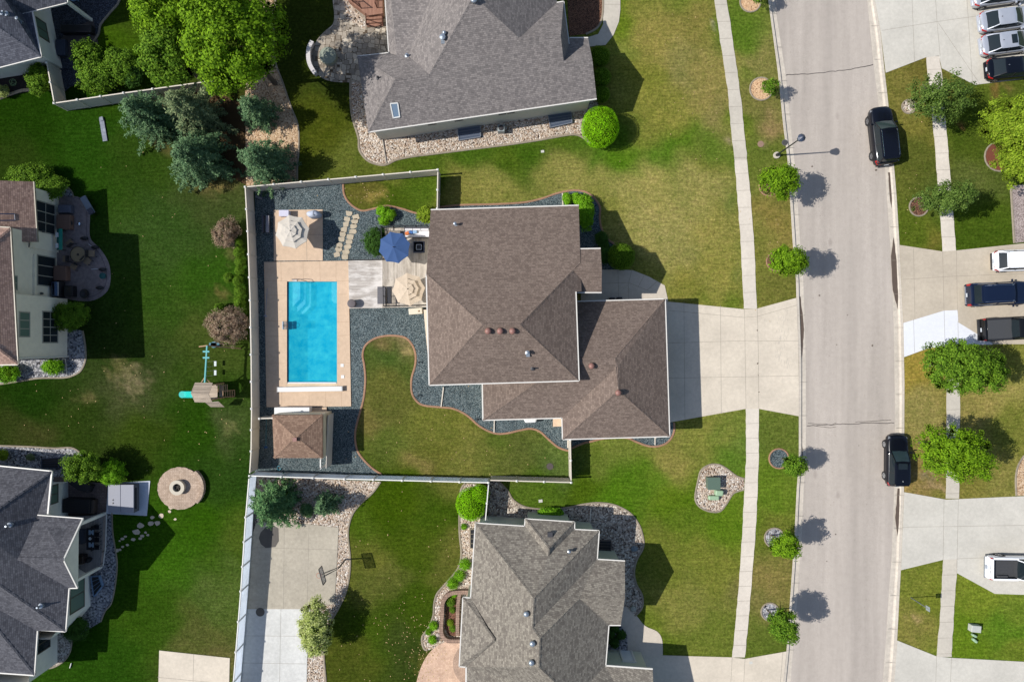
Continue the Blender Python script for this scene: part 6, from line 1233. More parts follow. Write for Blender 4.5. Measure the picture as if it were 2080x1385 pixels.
def railing(name, parent, pts, h=.95, z0=.45, mat=MET2, step=.9, bal=.12, label=None):
    q = [P(x, y) for x, y in pts]; mb = MB(); bb = MB()
    for a, b in zip(q, q[1:]):
        mb.bar(a+Vector((0, 0, z0+h)), b+Vector((0, 0, z0+h)), .06, .05); mb.bar(a+Vector((0, 0, z0+.08)), b+Vector((0, 0, z0+.08)), .04, .04)
        n = max(1, round((b-a).length/step))
        for i in range(n+1): p = a+(b-a)*i/n; mb.bar(p+Vector((0, 0, z0)), p+Vector((0, 0, z0+h+.05)), .07)
        k = int((b-a).length/bal)
        for i in range(1, k): p = a+(b-a)*i/k; bb.bar(p+Vector((0, 0, z0+.08)), p+Vector((0, 0, z0+h)), .015)
    o = mb.build(name, mat, parent); bb.build('baluster', mat, o); return o
railing('railing', dk, [(782, 528), (780, 465), (872, 463.5)]); railing('railing', dk, [(784, 584), (785, 623), (868, 621)])
railing('railing', dk, [(709, 530), (779, 529)], h=.5, z0=.1)
so_ = thing('outdoor_sofa', 'white cushioned outdoor sofa above the blue umbrella', 'sofa', P(850, 475))
mb = MB(); z = .45; a_, b_ = P(824, 466), P(876, 485); cx, cy = (a_.x+b_.x)/2, (a_.y+b_.y)/2; wx_, wy_ = b_.x-a_.x, a_.y-b_.y
mb.box((cx, cy, z+.15), (wx_, wy_, .3)); mb.box((cx, a_.y-.04, z+.38), (wx_, .1, .6)); mb.build('frame', WICK, so_)
for i in range(3):
    x_ = a_.x+.12+(wx_-.2)*(i+.5)/3
    mb = MB(); mb.box((x_, cy-.12, z+.38), (wx_/3-.06, wy_-.3, .16)); mb.build('seat_cushion', CUSH, so_, bevel=.04)
    mb = MB(); mb.box((x_, a_.y-.2, z+.6), (wx_/3-.08, .16, .4)); mb.build('back_cushion', CUSH, so_, bevel=.05)
for (x, y, m_, rz_, lab) in ((827, 474, flat('orange_fabric', A(214, 120, 66), .9), .3, 'orange throw pillow'), (835, 472, flat('blue_fabric', A(70, 110, 170), .9), -.4, 'blue throw pillow'), (843, 471, flat('pale_blue_fabric', A(150, 182, 214), .9), .2, 'pale blue throw pillow')):
    mb = MB(); mb.box(P(x, y, z+.56), (.36, .3, .15), rz_); o = solo('throw_pillow', mb, m_, lab+' on the white sofa', 'pillow', 'throw pillows on the sofa', bevel=.06)
ft = thing('fire_table', 'square black fire table on the deck by the house wall', 'fire table', P(851, 502))
mb = MB(); mb.box(P(851, 502, .95)-Vector((0, 0, .03)), (1.02, 1.02, .06)); mb.build('table_top', flat('fire_table_top', A(56, 62, 78), .5), ft, bevel=.02)
mb = MB(); mb.box(P(851, 502, .7), (.8, .8, .5)); mb.build('base', MET2, ft)
mb = MB(); c_ = P(851, 502, .94)
for sx, sy, lx_, ly in ((0, .22, .48, .04), (0, -.22, .48, .04), (.22, 0, .04, .4), (-.22, 0, .04, .4)): mb.box(c_+Vector((sx, sy, .03)), (lx_, ly, .03))
mb.build('burner_rim', flat('steel', A(190, 196, 204), .3, .05, metal=.5), ft); mb = MB(); mb.box(c_+Vector((0, 0, .01)), (.38, .38, .03)); mb.build('burner', MET2, ft)
mb = MB(); mb.ppx([(782, 469), (813, 468), (813, 486), (783, 488)], .45, .95, h=.9); solo('storage_bench', mb, planks('bench_boards', A(126, 116, 106), A(148, 138, 126), width=.12, rot=math.pi/2), 'taupe wooden box at the corner of the upper deck', 'bench')
gc = thing('grill_cabinet', 'flat grey grill cabinet on the deck left of the beige umbrella', 'cabinet', P(774, 600)); c_ = P(775, 600, .85)
mb = MB(); mb.box((c_.x, c_.y, .6), (.62, 1.45, .62)); mb.build('body', flat('cabinet_dark', A(70, 70, 74), .6), gc); mb = MB(); mb.box((c_.x, c_.y, .93), (.7, 1.52, .05)); mb.build('lid', flat('cabinet_lid', A(104, 102, 106), .6), gc, bevel=.015)
gr_ = thing('metal_rack', 'slim black metal rack beside the grill cabinet', 'rack', P(789, 600)); c_ = P(790, 600, 1.2)
mb = MB(); mb.box((c_.x, c_.y, 1.1), (.3, 1.4, .05)); mb.build('shelf', flat('rack_plate', A(40, 42, 50), .5), gr_)
for dx in (-.14, .14):
    for dy in (-.68, .68): mb = MB(); mb.bar((c_.x+dx, c_.y+dy, .45), (c_.x+dx, c_.y+dy, 1.1), .03); mb.build('leg', MET2, gr_)
br_ = thing('barrel', 'round dark lidded bin at the deck corner near the pool', 'bin', P(716, 617)); c_ = P(716, 617, .5)
mb = MB(); mb.lathe([(.3, .3), (.34, .5), (.35, .82), (.33, .9)], (c_.x, c_.y, 0), 20); mb.build('body', flat('bin_grey', A(78, 70, 74), .7), br_, smooth=False); mb = MB(); mb.lathe([(.36, .88), (.37, .93), (.3, .96), (.05, .97)], (c_.x, c_.y, 0), 20); mb.build('lid', flat('bin_lid', A(98, 90, 92), .6), br_)
hp = thing('heat_pump', 'cream coloured pool heater box below the deck, against the house', 'heater', P(844, 632)); c_ = P(844, 632, .6)
mb = MB(); mb.box((c_.x, c_.y, .33), (1.2, .55, .66), .08); mb.build('body', flat('cream_metal', A(222, 212, 192), .5, .04), hp, bevel=.05); mb = MB(); mb.lathe([(.08, 0), (.08, .04), (.02, .05)], (c_.x+.3, c_.y, .66), 8); mb.build('cap', flat('brass', A(150, 120, 90), .4), hp)
# table and chairs partly under the beige umbrella
tb = thing('patio_table', 'patio table hidden under the beige umbrella', 'table', P(832, 592)); c_ = P(832, 592, 1.1)
mb = MB(); mb.lathe([(.62, 1.13), (.63, 1.17), (.05, 1.18)], (c_.x, c_.y, 0), 24); mb.build('table_top', MET, tb)
for i in range(4): a = i*math.pi/2+.7; mb = MB(); mb.bar((c_.x+math.cos(a)*.4, c_.y+math.sin(a)*.4, .45), (c_.x+math.cos(a)*.3, c_.y+math.sin(a)*.3, 1.13), .04); mb.build('leg', MET2, tb)
# left pad items
bx = thing('deck_box', 'pale lilac storage box at the top of the tan pad', 'storage box', P(578, 434)); c_ = P(578, 434, .5)
mb = MB(); mb.box((c_.x, c_.y, .35), (.8, .5, .6)); mb.build('body', flat('lilac_plastic', A(206, 204, 222), .5, .04), bx); mb = MB(); mb.box((c_.x, c_.y, .68), (.86, .56, .07)); mb.build('lid', flat('lilac_plastic', A(206, 204, 222)), bx, bevel=.02)
gg = thing('covered_grill', 'barbecue under a pale grey cover at the top of the tan pad', 'grill', P(632, 437)); c_ = P(635, 434, .9)
mb = MB(); mb.lathe([(.5, .02), (.5, .55), (.46, .8), (.36, 1.0), (.2, 1.08), (.02, 1.1)], (0, 0, 0), 18); mb.v = [(c_.x+x*1.25, c_.y+y*.68+.03*math.sin(x*9), z) for x, y, z in mb.v]
mb.build('cover', flat('grill_cover', A(196, 204, 222), .7, .08, 3, bump=.3), gg, smooth=True); mb = MB(); mb.bar((c_.x+.12, c_.y-.2, 1.07), (c_.x+.12, c_.y+.2, 1.07), .1, .06); mb.build('handle', flat('handle_grey', A(120, 126, 140)), gg)
bn = thing('bench', 'slim bench in the dark gravel beside the left fence', 'bench', P(540, 455)); c_ = P(540, 455, .5)
mb = MB(); mb.box((c_.x+.13, c_.y, .46), (.28, 1.5, .05)); mb.build('seat', flat('bench_pale', A(160, 156, 160), .7), bn); mb = MB(); mb.box((c_.x-.2, c_.y, .55), (.1, 1.5, .5)); mb.build('backrest', flat('bench_dark', A(60, 66, 82), .7), bn)
for dy in (-.65, .65): mb = MB(); mb.box((c_.x, c_.y+dy, .22), (.4, .06, .44)); mb.build('leg', MET, bn)
mb = MB(); mb.bar(P(519, 399, .1), P(532, 404, .1), .18, .08); solo('board', mb, flat('grey_board', A(130, 130, 138)), 'short pale board lying in the gravel by the fence corner', 'board')
# pool things
cb = thing('pool_cover_box', 'long white pool cover housing across the lower end of the pool', 'cover box', P(630, 790)); a_, b_ = P(565, 791, .25), P(695, 789, .25)
mb = MB(); mb.bar((a_.x, a_.y, .24), (b_.x, b_.y, .24), .42, .32); mb.build('housing', flat('white_plastic', A(238, 238, 236), .4, .03), cb, bevel=.03)
for e in (a_, b_): mb = MB(); mb.box((e.x+(.03 if e is b_ else -.03), e.y, .24), (.05, .46, .34)); mb.build('end_cap', flat('cap_grey', A(200, 200, 200)), cb)
for (x, y, lab) in ((695, 742, 'upper white skimmer lid right of the pool'), (696, 765, 'lower white skimmer lid right of the pool')): mb = MB(); mb.box(P(x, y, .1), (.27, .27, .03)); solo('skimmer_lid', mb, flat('white_plastic', A(238, 238, 236)), lab, 'lid', 'skimmer lids')
hr = thing('pool_handrail', 'curved metal handrail at the top left end of the pool', 'handrail', P(602, 568))
mb = MB(); c_ = P(595, 569, .1); mb.tube([c_+Vector((x, y, z)) for x, y, z in ((0, 0, 0), (.05, .02, .5), (.35, .06, .8), (.9, .0, .78), (1.35, -.15, .45), (1.5, -.22, -.1))], .022, 8); mb.build('rail', flat('steel_dark', A(120, 116, 120), .3, .05, metal=.7), hr); mb = MB(); mb.bar(P(594, 569, .12), P(603, 570, .12), .1, .04); mb.build('base_plate', CUSH, hr)
bh = thing('pool_basketball_hoop', 'small basketball hoop standing beside the pool', 'basketball hoop', P(574, 661)); c_ = P(574, 661, .7)
mb = MB(); mb.box((c_.x+.06, c_.y, .18), (.4, .7, .3)); mb.build('base', flat('hoop_base', A(150, 140, 130), .6), bh, bevel=.04)
mb = MB(); mb.tube([(c_.x, c_.y, .2), (c_.x+.05, c_.y, .8)], .035, 8); mb.build('post', MET, bh)
mb = MB(); mb.box((c_.x+.04, c_.y, .72), (.04, .7, .32)); mb.build('backboard', flat('hoop_board', A(214, 222, 232), .3), bh); mb = MB(); mb.lathe([(.17, 0), (.19, .02), (.17, .04)], (c_.x+.3, c_.y, .7), 16); mb.f = mb.f[:-2]; mb.m = mb.m[:-2]; mb.build('rim', flat('rim_red', A(190, 60, 50), .4), bh)
mb = MB(); mb.tube([P(543, 586, .12), P(539, 642, .12)], .02, 6); p_ = P(539, 642, .12); mb.box(p_, (.3, .1, .05)); solo('pool_pole', mb, flat('pole_silver', A(150, 160, 180), .4), 'long thin pool pole lying left of the pool', 'pole')
pb_ = thing('pool_brush', 'teal pool brush pole lying beside the pool house', 'pool brush', P(540, 880)); mb = MB(); mb.tube([P(541, 850, .1), P(540, 906, .1)], .022, 6); mb.build('pole', flat('teal_pole', A(30, 120, 140), .4), pb_); mb = MB(); mb.box(P(540, 908, .1), (.28, .16, .08)); mb.build('brush', flat('blue_brush', A(30, 80, 140)), pb_)
for (x0_, x1_, lab) in ((558, 594, 'left white storage cabinet against the pool house'), (595, 628, 'right white storage cabinet against the pool house')):
    t = thing('storage_cabinet', lab, 'cabinet', P((x0_+x1_)/2, 835), 0, 'white cabinets by the pool house'); mb = MB(); mb.ppx([(x0_, 828), (x1_, 828), (x1_, 842), (x0_, 842)], .05, .95, h=1); mb.build('body', CUSH, t); mb = MB(); mb.ppx([(x0_-.8, 827.5), (x1_+.2, 827.5), (x1_+.2, 842.5), (x0_-.8, 842.5)], .95, 1.0, h=1); mb.build('lid', flat('white_plastic', A(238, 238, 236)), t)
mb = MB(); mb.ppx([(630, 828), (664, 826.5), (664, 842), (630, 842)], -.05, .12); struct('pool_house_step', mb, C_TAN, label='tan concrete step beside the white cabinets')
sp_ = thing('screen_wall', 'tan vinyl screen behind the pool house, with white posts', 'screen', P(660, 890))
mb = MB(); a_, b_ = P(656, 843, 1.85), P(652, 951, 1.85); mb.bar((a_.x+.42, a_.y, .92), (b_.x+.42, b_.y, .92), .05, 1.8); mb.build('panel', V_TAN, sp_)
for Y in (931, 951): q = P(651, Y, 1.9); mb = MB(); mb.bar((q.x, q.y, 0), (q.x, q.y, 1.9), .12); mb.build('post', V_CAP, sp_)
mb = MB(); a_, b_ = P(651, 931, 1.85), P(651, 951, 1.85); mb.bar(a_, b_, .09, .1); mb.build('top_rail', V_CAP, sp_)
fence('short white topped fence stub left of the pool house', [(527, 850), (555, 849)], bay=1.3)
mb = MB(); mb.tube([P(567+4*math.cos(a), 950+4*math.sin(a), .08+.02*math.sin(a*3)) for a in [i*.5 for i in range(11)]], .035, 6); solo('hose_piece', mb, flat('teal_pole', A(30, 120, 140)), 'teal coiled hose piece by the lower fence', 'hose')
for (x, y, lab) in ((852, 736, 'small garden light on the gravel right of the lawn neck'), (851, 803, 'small garden light at the bend of the lawn edging'), (971, 851, 'small garden light left of the garage wing')): mb = MB(); c_ = P(x, y); mb.lathe([(.02, 0), (.03, .25), (.09, .27), (.05, .33)], c_, 8); mb.tube([c_+Vector((0, 0, .03)), c_+Vector((-.1, .35, .03))], .015, 5); solo('garden_light', mb, MET2, lab, 'garden light', 'garden lights in the gravel')
mb = MB(); mb.ppx([(1063, 850), (1091, 849), (1089, 858), (1067, 859)], 0, .8, h=.7); solo('propane_tank', mb, flat('white_plastic', A(238, 238, 236)), 'white rounded utility box against the garage wing wall', 'utility box', bevel=.12)
slab('step', [(1123, 850), (1143, 849), (1143, 865), (1123, 866)], C_TAN, .18, 'cream concrete step beside the garage')
def coil(label, X, Y, r, mat, seed, n=7):
    rg = random.Random(seed); pts = []
    for i in range(n*14): a = i*2*math.pi/14; k = i//14; rr = r*(.55+.4*math.sin(k*1.7+1)); ox, oy = r*.5*math.sin(k*2.1), r*.45*math.cos(k*1.3); pts.append(P(X, Y)+Vector((ox+math.cos(a)*rr*(1+.25*math.sin(k)), oy+math.sin(a)*rr, .04+.012*k)))
    mb = MB(); mb.tube(pts, .014, 5); solo('garden_hose', mb, mat, label, 'garden hose')
coil('tangled green garden hose beside the front corner of the main house', 1192, 465, .32, flat('hose_green', A(150, 176, 130), .4), 1); coil('coiled green hose on the mulch at the upper left', 26, 170, .3, flat('hose_green', A(150, 176, 130)), 2)
for (x, y) in ((1243, 607.5), (1258, 606.8)):
    mb = MB(); mb.box(P(x, y+1, .3), (.45, .35, .5)); solo('planter_pot', mb, MET2, 'left dark planter by the garage eave' if x < 1250 else 'right dark planter by the garage eave', 'planter', 'dark planters on the front walk', bevel=.03)

# ------------------------------------------------------------ things round the top house
WELL = flat('well_metal', A(120, 126, 138), .5, .1); WELLD = flat('well_dark_plate', A(78, 88, 106), .35, .12, 3)
def well(label, px, mat=WELLD, h=.25, mat2=None, name='window_well'):
    c_ = P(sum(x for x, y in px)/4, sum(y for x, y in px)/4); t = thing(name, label, 'window well', c_); q = [P(x, y, h) for x, y in px]
    mb = MB()
    for a, b in zip(q, q[1:]+q[:1]): mb.bar((a.x, a.y, h/2), (b.x, b.y, h/2), .07, h)
    mb.build('rim', mat2 or WELL, t); mb = MB(); mb.prism([(v.x, v.y) for v in q], .02, h*.8); mb.build('cover', mat, t)  # plate coloured dark to stand for the shaded depth of the well
    mb = MB(); 
    for k in (1, 2, 3): a = q[0]+(q[3]-q[0])*k/4; b = q[1]+(q[2]-q[1])*k/4; mb.bar((a.x, a.y, h*.82), (b.x, b.y, h*.82), .035, .03)
    mb.build('crossbar', mat2 or WELL, t); return t
well('left window well in the sunny river rock', [(930, 262), (975, 256), (976, 278), (932, 285)]); well('right window well in the river rock near the lime bush', [(1114, 234), (1160, 228), (1162, 249), (1118, 259)])
well('dark window well left of the lower house', [(955, 1075), (966, 1074), (966, 1114), (955, 1113)], MET2, .25, C_EDGEG); well('window well under the right eave of the lower house', [(1213, 1098), (1242, 1098), (1241, 1123), (1213, 1121)], MET2, .3, flat('brown_block', A(110, 98, 92)))
well('dark window well on the cobbles by the lower left house', [(84, 932), (120, 930), (119, 950), (84, 950)], MET2, .3, flat('well_blue', A(56, 64, 84))); well('rounded dark window well beside the lower left porch', [(184, 1171), (200, 1170), (207, 1190), (190, 1212)], MET2, .3, flat('well_bluepale', A(120, 146, 176)))
ac = thing('air_conditioner', 'grey air conditioning unit between the two window wells', 'air conditioner', P(1018, 261)); c_ = P(1018, 262, .5)
mb = MB(); mb.box((c_.x, c_.y, .4), (.62, .62, .75)); mb.build('body', flat('ac_grey', A(150, 158, 158), .5), ac, bevel=.04); mb = MB(); mb.lathe([(.24, .775), (.24, .8), (.06, .82)], (c_.x, c_.y, 0), 16); mb.build('fan_grille', MET, ac)
for (x, y, s_, lab) in ((1102, 308, .28, 'small white utility lid in the grass below the top house'), (1098, 1017, .34, 'pale utility lid in the grass above the lower house'), (1525, 1345, .3, 'white paper lying on the bottom driveway')): mb = MB(); mb.box(P(x, y, .02), (s_, s_*.75, .05), .1); solo('meter_cover' if s_ != .3 else 'paper', mb, flat('lid_pale', A(206, 204, 196)), lab, 'lid' if s_ != .3 else 'paper')
bw = thing('bench_wall', 'curved white seat wall round the flagstone patio', 'seat wall', P(632, 118)); mb = MB()
pth = smooth([(634, 84), (627, 100), (627, 122), (632, 137), (641, 150)], 5)
for a, b in zip(pth, pth[1:]): mb.bar(P(*a, .5)-Vector((0, 0, .25)), P(*b, .5)-Vector((0, 0, .25)), .3, .5)
mb.build('wall', flat('block_white', A(196, 190, 186), .8), bw)
mb = MB()
for a, b in zip(pth, pth[1:]): mb.bar(P(*a, .5)+Vector((0, 0, .03)), P(*b, .5)+Vector((0, 0, .03)), .36, .06)
mb.build('cap', flat('cap_white', A(214, 208, 206), .7), bw)
fp = thing('covered_fire_pit', 'round fire pit under a grey green cover on the flagstone patio', 'fire pit', P(668, 112)); c_ = P(666, 113, .5)
mb = MB(); mb.lathe([(.74, .0), (.76, .5), (.7, .56), (.4, .62), (.03, .66)], (0, 0, 0), 28); mb.v = [(c_.x+x*(1+.012*math.sin(12*math.atan2(y, x))), c_.y+y*(1+.012*math.sin(12*math.atan2(y, x))), z) for x, y, z in mb.v]; mb.build('cover', flat('canvas_sage', A(150, 156, 140), .85, .1, 2, bump=.3), fp)
RED = planks('red_deck', A(146, 106, 88), A(164, 122, 102), A(80, 46, 34), .13, 4, math.pi/2); REDD = flat('deck_rail_brown', A(92, 54, 42), .6)
dk2 = thing('timber_deck', 'reddish timber deck with stairs beside the top house', 'deck', P(745, 20))
mb = MB(); mb.ppx([(700, -80), (776, -80), (777, 28), (748, 32), (706, 0)], -.05, .85, h=.85); mb.build('deck_floor', RED, dk2)
for i in range(4): y_ = 29+i*5.5; mb = MB(); mb.ppx([(744, y_), (777, y_-2), (777, y_+4), (744, y_+6)], .02, .7-.17*i, h=.5); mb.build('step', RED, dk2)
o_ = railing('railing', dk2, [(700, -20), (706, 2), (738, 27)], z0=.85, mat=REDD); railing('railing', dk2, [(770, 12), (770, 26)], z0=.85, mat=REDD)
mb = MB()
for X in (743, 776): mb.bar(P(X, 28, 1.8), P(X+1, 50, .95), .07, .09); mb.bar(P(X+1, 50, 0), P(X+1, 50, 1.0), .09); mb.bar(P(X+.5, 39, .4), P(X+.5, 39, 1.4), .05)
mb.build('stair_rail', REDD, dk2)

# ------------------------------------------------------------ lower house things
pl_ = thing('planter_wall', 'brown block planter wall curving beside the lower house', 'planter', P(910, 1240)); BLK = pavers('brown_block_cap', [A(150, 124, 110), A(168, 140, 124)], .3, .2, A(96, 78, 70), .012)
def wallpath(px, w_, h, parent, nm='wall'):
    q = [P(x, y) for x, y in px]; mb = MB()
    for a, b in zip(q, q[1:]): d = (b-a).normalized()*w_*.3; mb.bar(a-d+Vector((0, 0, h/2)), b+d+Vector((0, 0, h/2+rnd.uniform(-.004, .004))), w_, h)
    mb.build(nm, BLK, parent)
wallpath(smooth([(958, 1199), (930, 1199), (912, 1204), (901, 1218), (899, 1240), (897, 1270), (899, 1285), (910, 1296), (938, 1297)], 4), .33, .5, pl_); wallpath(smooth([(934, 1201), (931, 1225), (930, 1260), (930, 1283)], 3), .3, .5, pl_)
mb = MB(); mb.ppx([(905, 1212), (935, 1206), (934, 1290), (912, 1290), (904, 1275)], 0, .06); struct('planter_soil', mb, G_MULCH, label='dark soil inside the block planter')
for (x, y, r, m_, lab) in ((1288, 1114, .33, A(120, 134, 142), 'blue grey boulder on the right side rock bed'), (1286, 1236, .3, A(170, 172, 164), 'pale boulder at the lower end of the rock bed'), (890, 1289, .24, A(186, 172, 164), 'pale boulder between the grass clumps'), (953, 1140, .2, A(160, 140, 130), 'small brown boulder by the topmost grass clump'), (161, 403, .01, A(1, 1, 1), '')):
    if lab: mb = MB(); mb.ball(P(x, y, .08), r, r*.8, r*.55, 9, 6, jit=.25, seed=int(x)); solo('boulder', mb, flat('boulder_%d' % x, m_, .9, .2, 3, bump=.5), lab, 'boulder')

_m = M('clear_board', .1, .5); _t = _m.nd('ShaderNodeBsdfTransparent'); _x = _m.nd('ShaderNodeMixShader'); _x.inputs[0].default_value = .5; _m.col(A(150, 160, 170)); _m.L.new(_m.b.outputs[0], _x.inputs[1]); _m.L.new(_t.outputs[0], _x.inputs[2]); _m.L.new(_x.outputs[0], _m.out.inputs[0]); CLEAR = _m.mat
# street basketball hoop at the court
hp_ = thing('basketball_hoop', 'tall basketball hoop leaning over the court edge', 'basketball hoop', P(690, 1146))
b0 = P(692, 1143); b0.z = 0; bt = P(655, 1168, 3.2)
arm = Vector((bt.x+.55, bt.y+.15, 0)); base = P(672, 1158); base = Vector((P(668, 1160).x, P(668, 1160).y, 0))
base = Vector((bt.x+1.15, bt.y+.32, 0))
mb = MB(); mb.tube([base, base+Vector((0, 0, 2.3))], [.07, .06], 8); mb.build('post', MET2, hp_)
dv_ = Vector((bt.x-base.x, bt.y-base.y, 0)).normalized(); sd_ = Vector((-dv_.y, dv_.x, 0)); bc = Vector((bt.x, bt.y, 3.1))
for s_ in (-.12, .12):
    for dz in (0, .35): mb = MB(); mb.bar(base+Vector((0, 0, 2.25))+sd_*s_*.4, bc+sd_*s_-dv_*.05+Vector((0, 0, dz-.1)), .035); mb.build('arm', MET2, hp_)
M3 = Matrix((dv_.to_tuple(), sd_.to_tuple(), (0, 0, 1))).transposed()
mb = MB(); mb.box(bc+Vector((0, 0, .12)), (.03, 1.3, .85), M=M3); mb.build('backboard', CLEAR, hp_)
mb = MB()
for z_ in (-.33, .57): mb.bar(bc+Vector((0, 0, z_))-sd_*.67, bc+Vector((0, 0, z_))+sd_*.67, .06)
for s_ in (-.67, .67): mb.bar(bc+sd_*s_+Vector((0, 0, -.33)), bc+sd_*s_+Vector((0, 0, .57)), .06)
mb.build('board_frame', MET2, hp_)
rc = bc+dv_*.38-Vector((0, 0, .15)); mb = MB(); mb.tube([rc+Vector((.22*math.cos(a), .22*math.sin(a), 0)) for a in [i*math.pi/10 for i in range(21)]], .012, 6); mb.build('rim', flat('rim_orange', A(214, 110, 70), .4), hp_)
mb = MB()
for i in range(12): a = i*math.pi/6; mb.bar(rc+Vector((.21*math.cos(a), .21*math.sin(a), 0)), rc+Vector((.12*math.cos(a+.4), .12*math.sin(a+.4), -.4)), .008)
mb.build('net', CUSH, hp_)

# ------------------------------------------------------------ left lawns: play set, fire pit, hot tub
WD = planks('play_wood', A(176, 160, 142), A(204, 186, 166), A(84, 68, 54), .13, 3, 0); WDF = flat('play_timber', A(164, 134, 104), .8, .15); TEAL = flat('teal_paint', A(70, 168, 170), .45, .06)
ps = thing('play_tower', 'wooden play tower with plank roof and teal slide on the dark lawn', 'play set', P(440, 800))
ra, rb = P(387.6, 798, 3.25), P(424, 801, 3.25); na, nb = P(396, 777, 2.55), P(432, 777.5, 2.55); sa, sb = P(395.6, 817, 2.55), P(431, 817, 2.55)
for (a, b, c, d) in ((ra, rb, nb, na), (rb, ra, sa, sb)):
    mb = MB(); n_ = (b-a).cross(c-b).normalized()*.04; mb.add([a, b, c, d, a-n_, b-n_, c-n_, d-n_], [(0, 1, 2, 3), (7, 6, 5, 4), (0, 4, 5, 1), (1, 5, 6, 2), (2, 6, 7, 3), (3, 7, 4, 0)]); mb.build('roof_panel', WD, ps)
x0_, x1_ = ra.x+.15, rb.x-.1; y0_, y1_ = sa.y+.2, na.y-.2
mb = MB(); mb.box(((x0_+x1_)/2, (y0_+y1_)/2, 1.3), (x1_-x0_, y1_-y0_, .08)); mb.build('platform', WD, ps)
for x in (x0_, x1_):
    for y in (y0_, y1_): mb = MB(); mb.bar((x, y, 0), (x, y, 2.6), .1); mb.build('post', WDF, ps)
x2_ = P(462, 800).x; mb = MB(); mb.box(((x1_+x2_)/2, (y0_+y1_)/2, .95), (x2_-x1_, (y1_-y0_)*.8, .06)); mb.build('lower_platform', WD, ps)
mb = MB()
for i in range(6): mb.box((x1_+.12+i*.16, y1_-.35, 1.5), (.05, .7, .05))
mb.bar((x1_, y1_-.1, 1.6), (x2_+.35, y1_-.12, 1.3), .09); mb.build('monkey_bars', WDF, ps)
mb = MB(); yl = P(0, 800, .8).y
for s_ in (-.28, .28): mb.bar((x1_+.35, yl+s_, 1.0), (x2_+.65, yl+s_, .05), .06)
for i in range(6): u = i/5; mb.bar((x1_+.35+(x2_+.3-x1_)*u, yl-.28, 1.0-.95*u), (x1_+.35+(x2_+.3-x1_)*u, yl+.28, 1.0-.95*u), .07, .05)
mb.build('ladder', WDF, ps)
q = [P(416.5, 817, 1.9), P(443.5, 815, 1.6), P(456, 826.6, 1.0), P(428, 826.6, 1.1)]; mb = MB(); mb.add(q+[v-Vector((0, 0, .05)) for v in q], [(0, 1, 2, 3), (7, 6, 5, 4), (0, 4, 5, 1), (1, 5, 6, 2), (2, 6, 7, 3), (3, 7, 4, 0)]); mb.build('side_awning', WD, ps)
mb = MB(); sl = [P(371, 801, .12), P(378, 801, .3), P(388, 801, .75), Vector((x0_, P(0, 801, 1).y, 1.32))]
for a, b in zip(sl, sl[1:]): mb.bar(a, b, .5, .05); mb.bar(a+Vector((0, .25, .06)), b+Vector((0, .25, .06)), .06, .16); mb.bar(a+Vector((0, -.25, .06)), b+Vector((0, -.25, .06)), .06, .16)
mb.lathe([(.28, -.03), (.3, .1), (.26, .1)], sl[0], 14); mb.build('slide', flat('teal_plastic', A(30, 190, 180), .25, .05), ps)
sw = thing('swing_set', 'teal beam swing set above the play tower', 'swing set', P(446, 720)); t0, t1 = P(420.7, 702, 2.45), P(415.8, 776, 2.45)
mb = MB(); mb.bar(t0, t1+Vector((0, -.25, 0)), .11, .14); mb.build('beam', TEAL, sw)
for e in (P(405, 704), P(489, 708)): mb = MB(); mb.bar(Vector((e.x, e.y, 0)), t0+Vector((0, 0, -.02)), .1); mb.build('leg', WDF, sw)
for dx in (-.5, .5): mb = MB(); mb.bar(t1+Vector((dx, -.18, -.25)), t1+Vector((0, .38, 0)), .08); mb.build('brace', WDF, sw)
for Y in (714, 726.5): c_ = P(419, Y, 2.5); mb = MB(); mb.box(c_+Vector((0, 0, .02)), (.55, .14, .07)); mb.build('crosspiece', TEAL, sw)
for Y, kind in ((740, 's'), (759, 't')):
    c_ = P(418, Y, 2.4)
    for s_ in (-.22, .22): mb = MB(); mb.bar(c_+Vector((0, s_, 0)), c_+Vector((0, s_, -1.85)), .015); mb.build('swing_rope', CUSH, sw)
    mb = MB(); mb.box(c_+Vector((0, 0, -1.87)), (.2, .46, .04)); mb.build('swing_seat', flat('swing_white', A(210, 220, 222)), sw)
mb = MB(); mb.lathe([(.26, .05), (.3, .2), (.28, .3)], P(437, 700), 12); mb.box(P(436, 699, .2), (.9, .25, .2)); solo('toy', mb, flat('blue_toy', A(20, 110, 130), .4), 'blue plastic toy lying beside the swing legs', 'toy')
mb = MB(); mb.bar(P(206, 240, .06), P(214, 287, .06), .4, .08); mb.bar(P(205, 238, .12), P(207, 246, .12), .3, .08); solo('ramp', mb, planks('grey_boards', A(130, 136, 148), A(150, 156, 168), A(60, 64, 72), .35, .4), 'narrow grey board ramp lying on the dark lawn', 'board')
pf = thing('fire_pit_circle', 'round pinkish paver circle with a pale fire pit ring', 'fire pit', P(366, 991)); PV = pavers('pink_circle_pavers', [A(182, 160, 140), A(206, 184, 164)], .2, .12, A(120, 98, 82), .008)
mb = MB(); mb.ppx([(366+45*math.cos(a)*(1+.012*math.sin(a*23)), 991+43*math.sin(a)*(1+.012*math.cos(a*19))) for a in [i*math.pi/30 for i in range(60)]], -.2, .1); mb.build('paving', PV, pf)
mb = MB(); arc = circ(366, 991, 45, 43, 16, -50, 50)
for a, b in zip(arc, arc[1:]): mb.bar(P(*a, .4)-Vector((0, 0, .2)), P(*b, .4)-Vector((0, 0, .2)), .25, .42)
mb.build('seat_wall', PV, pf)
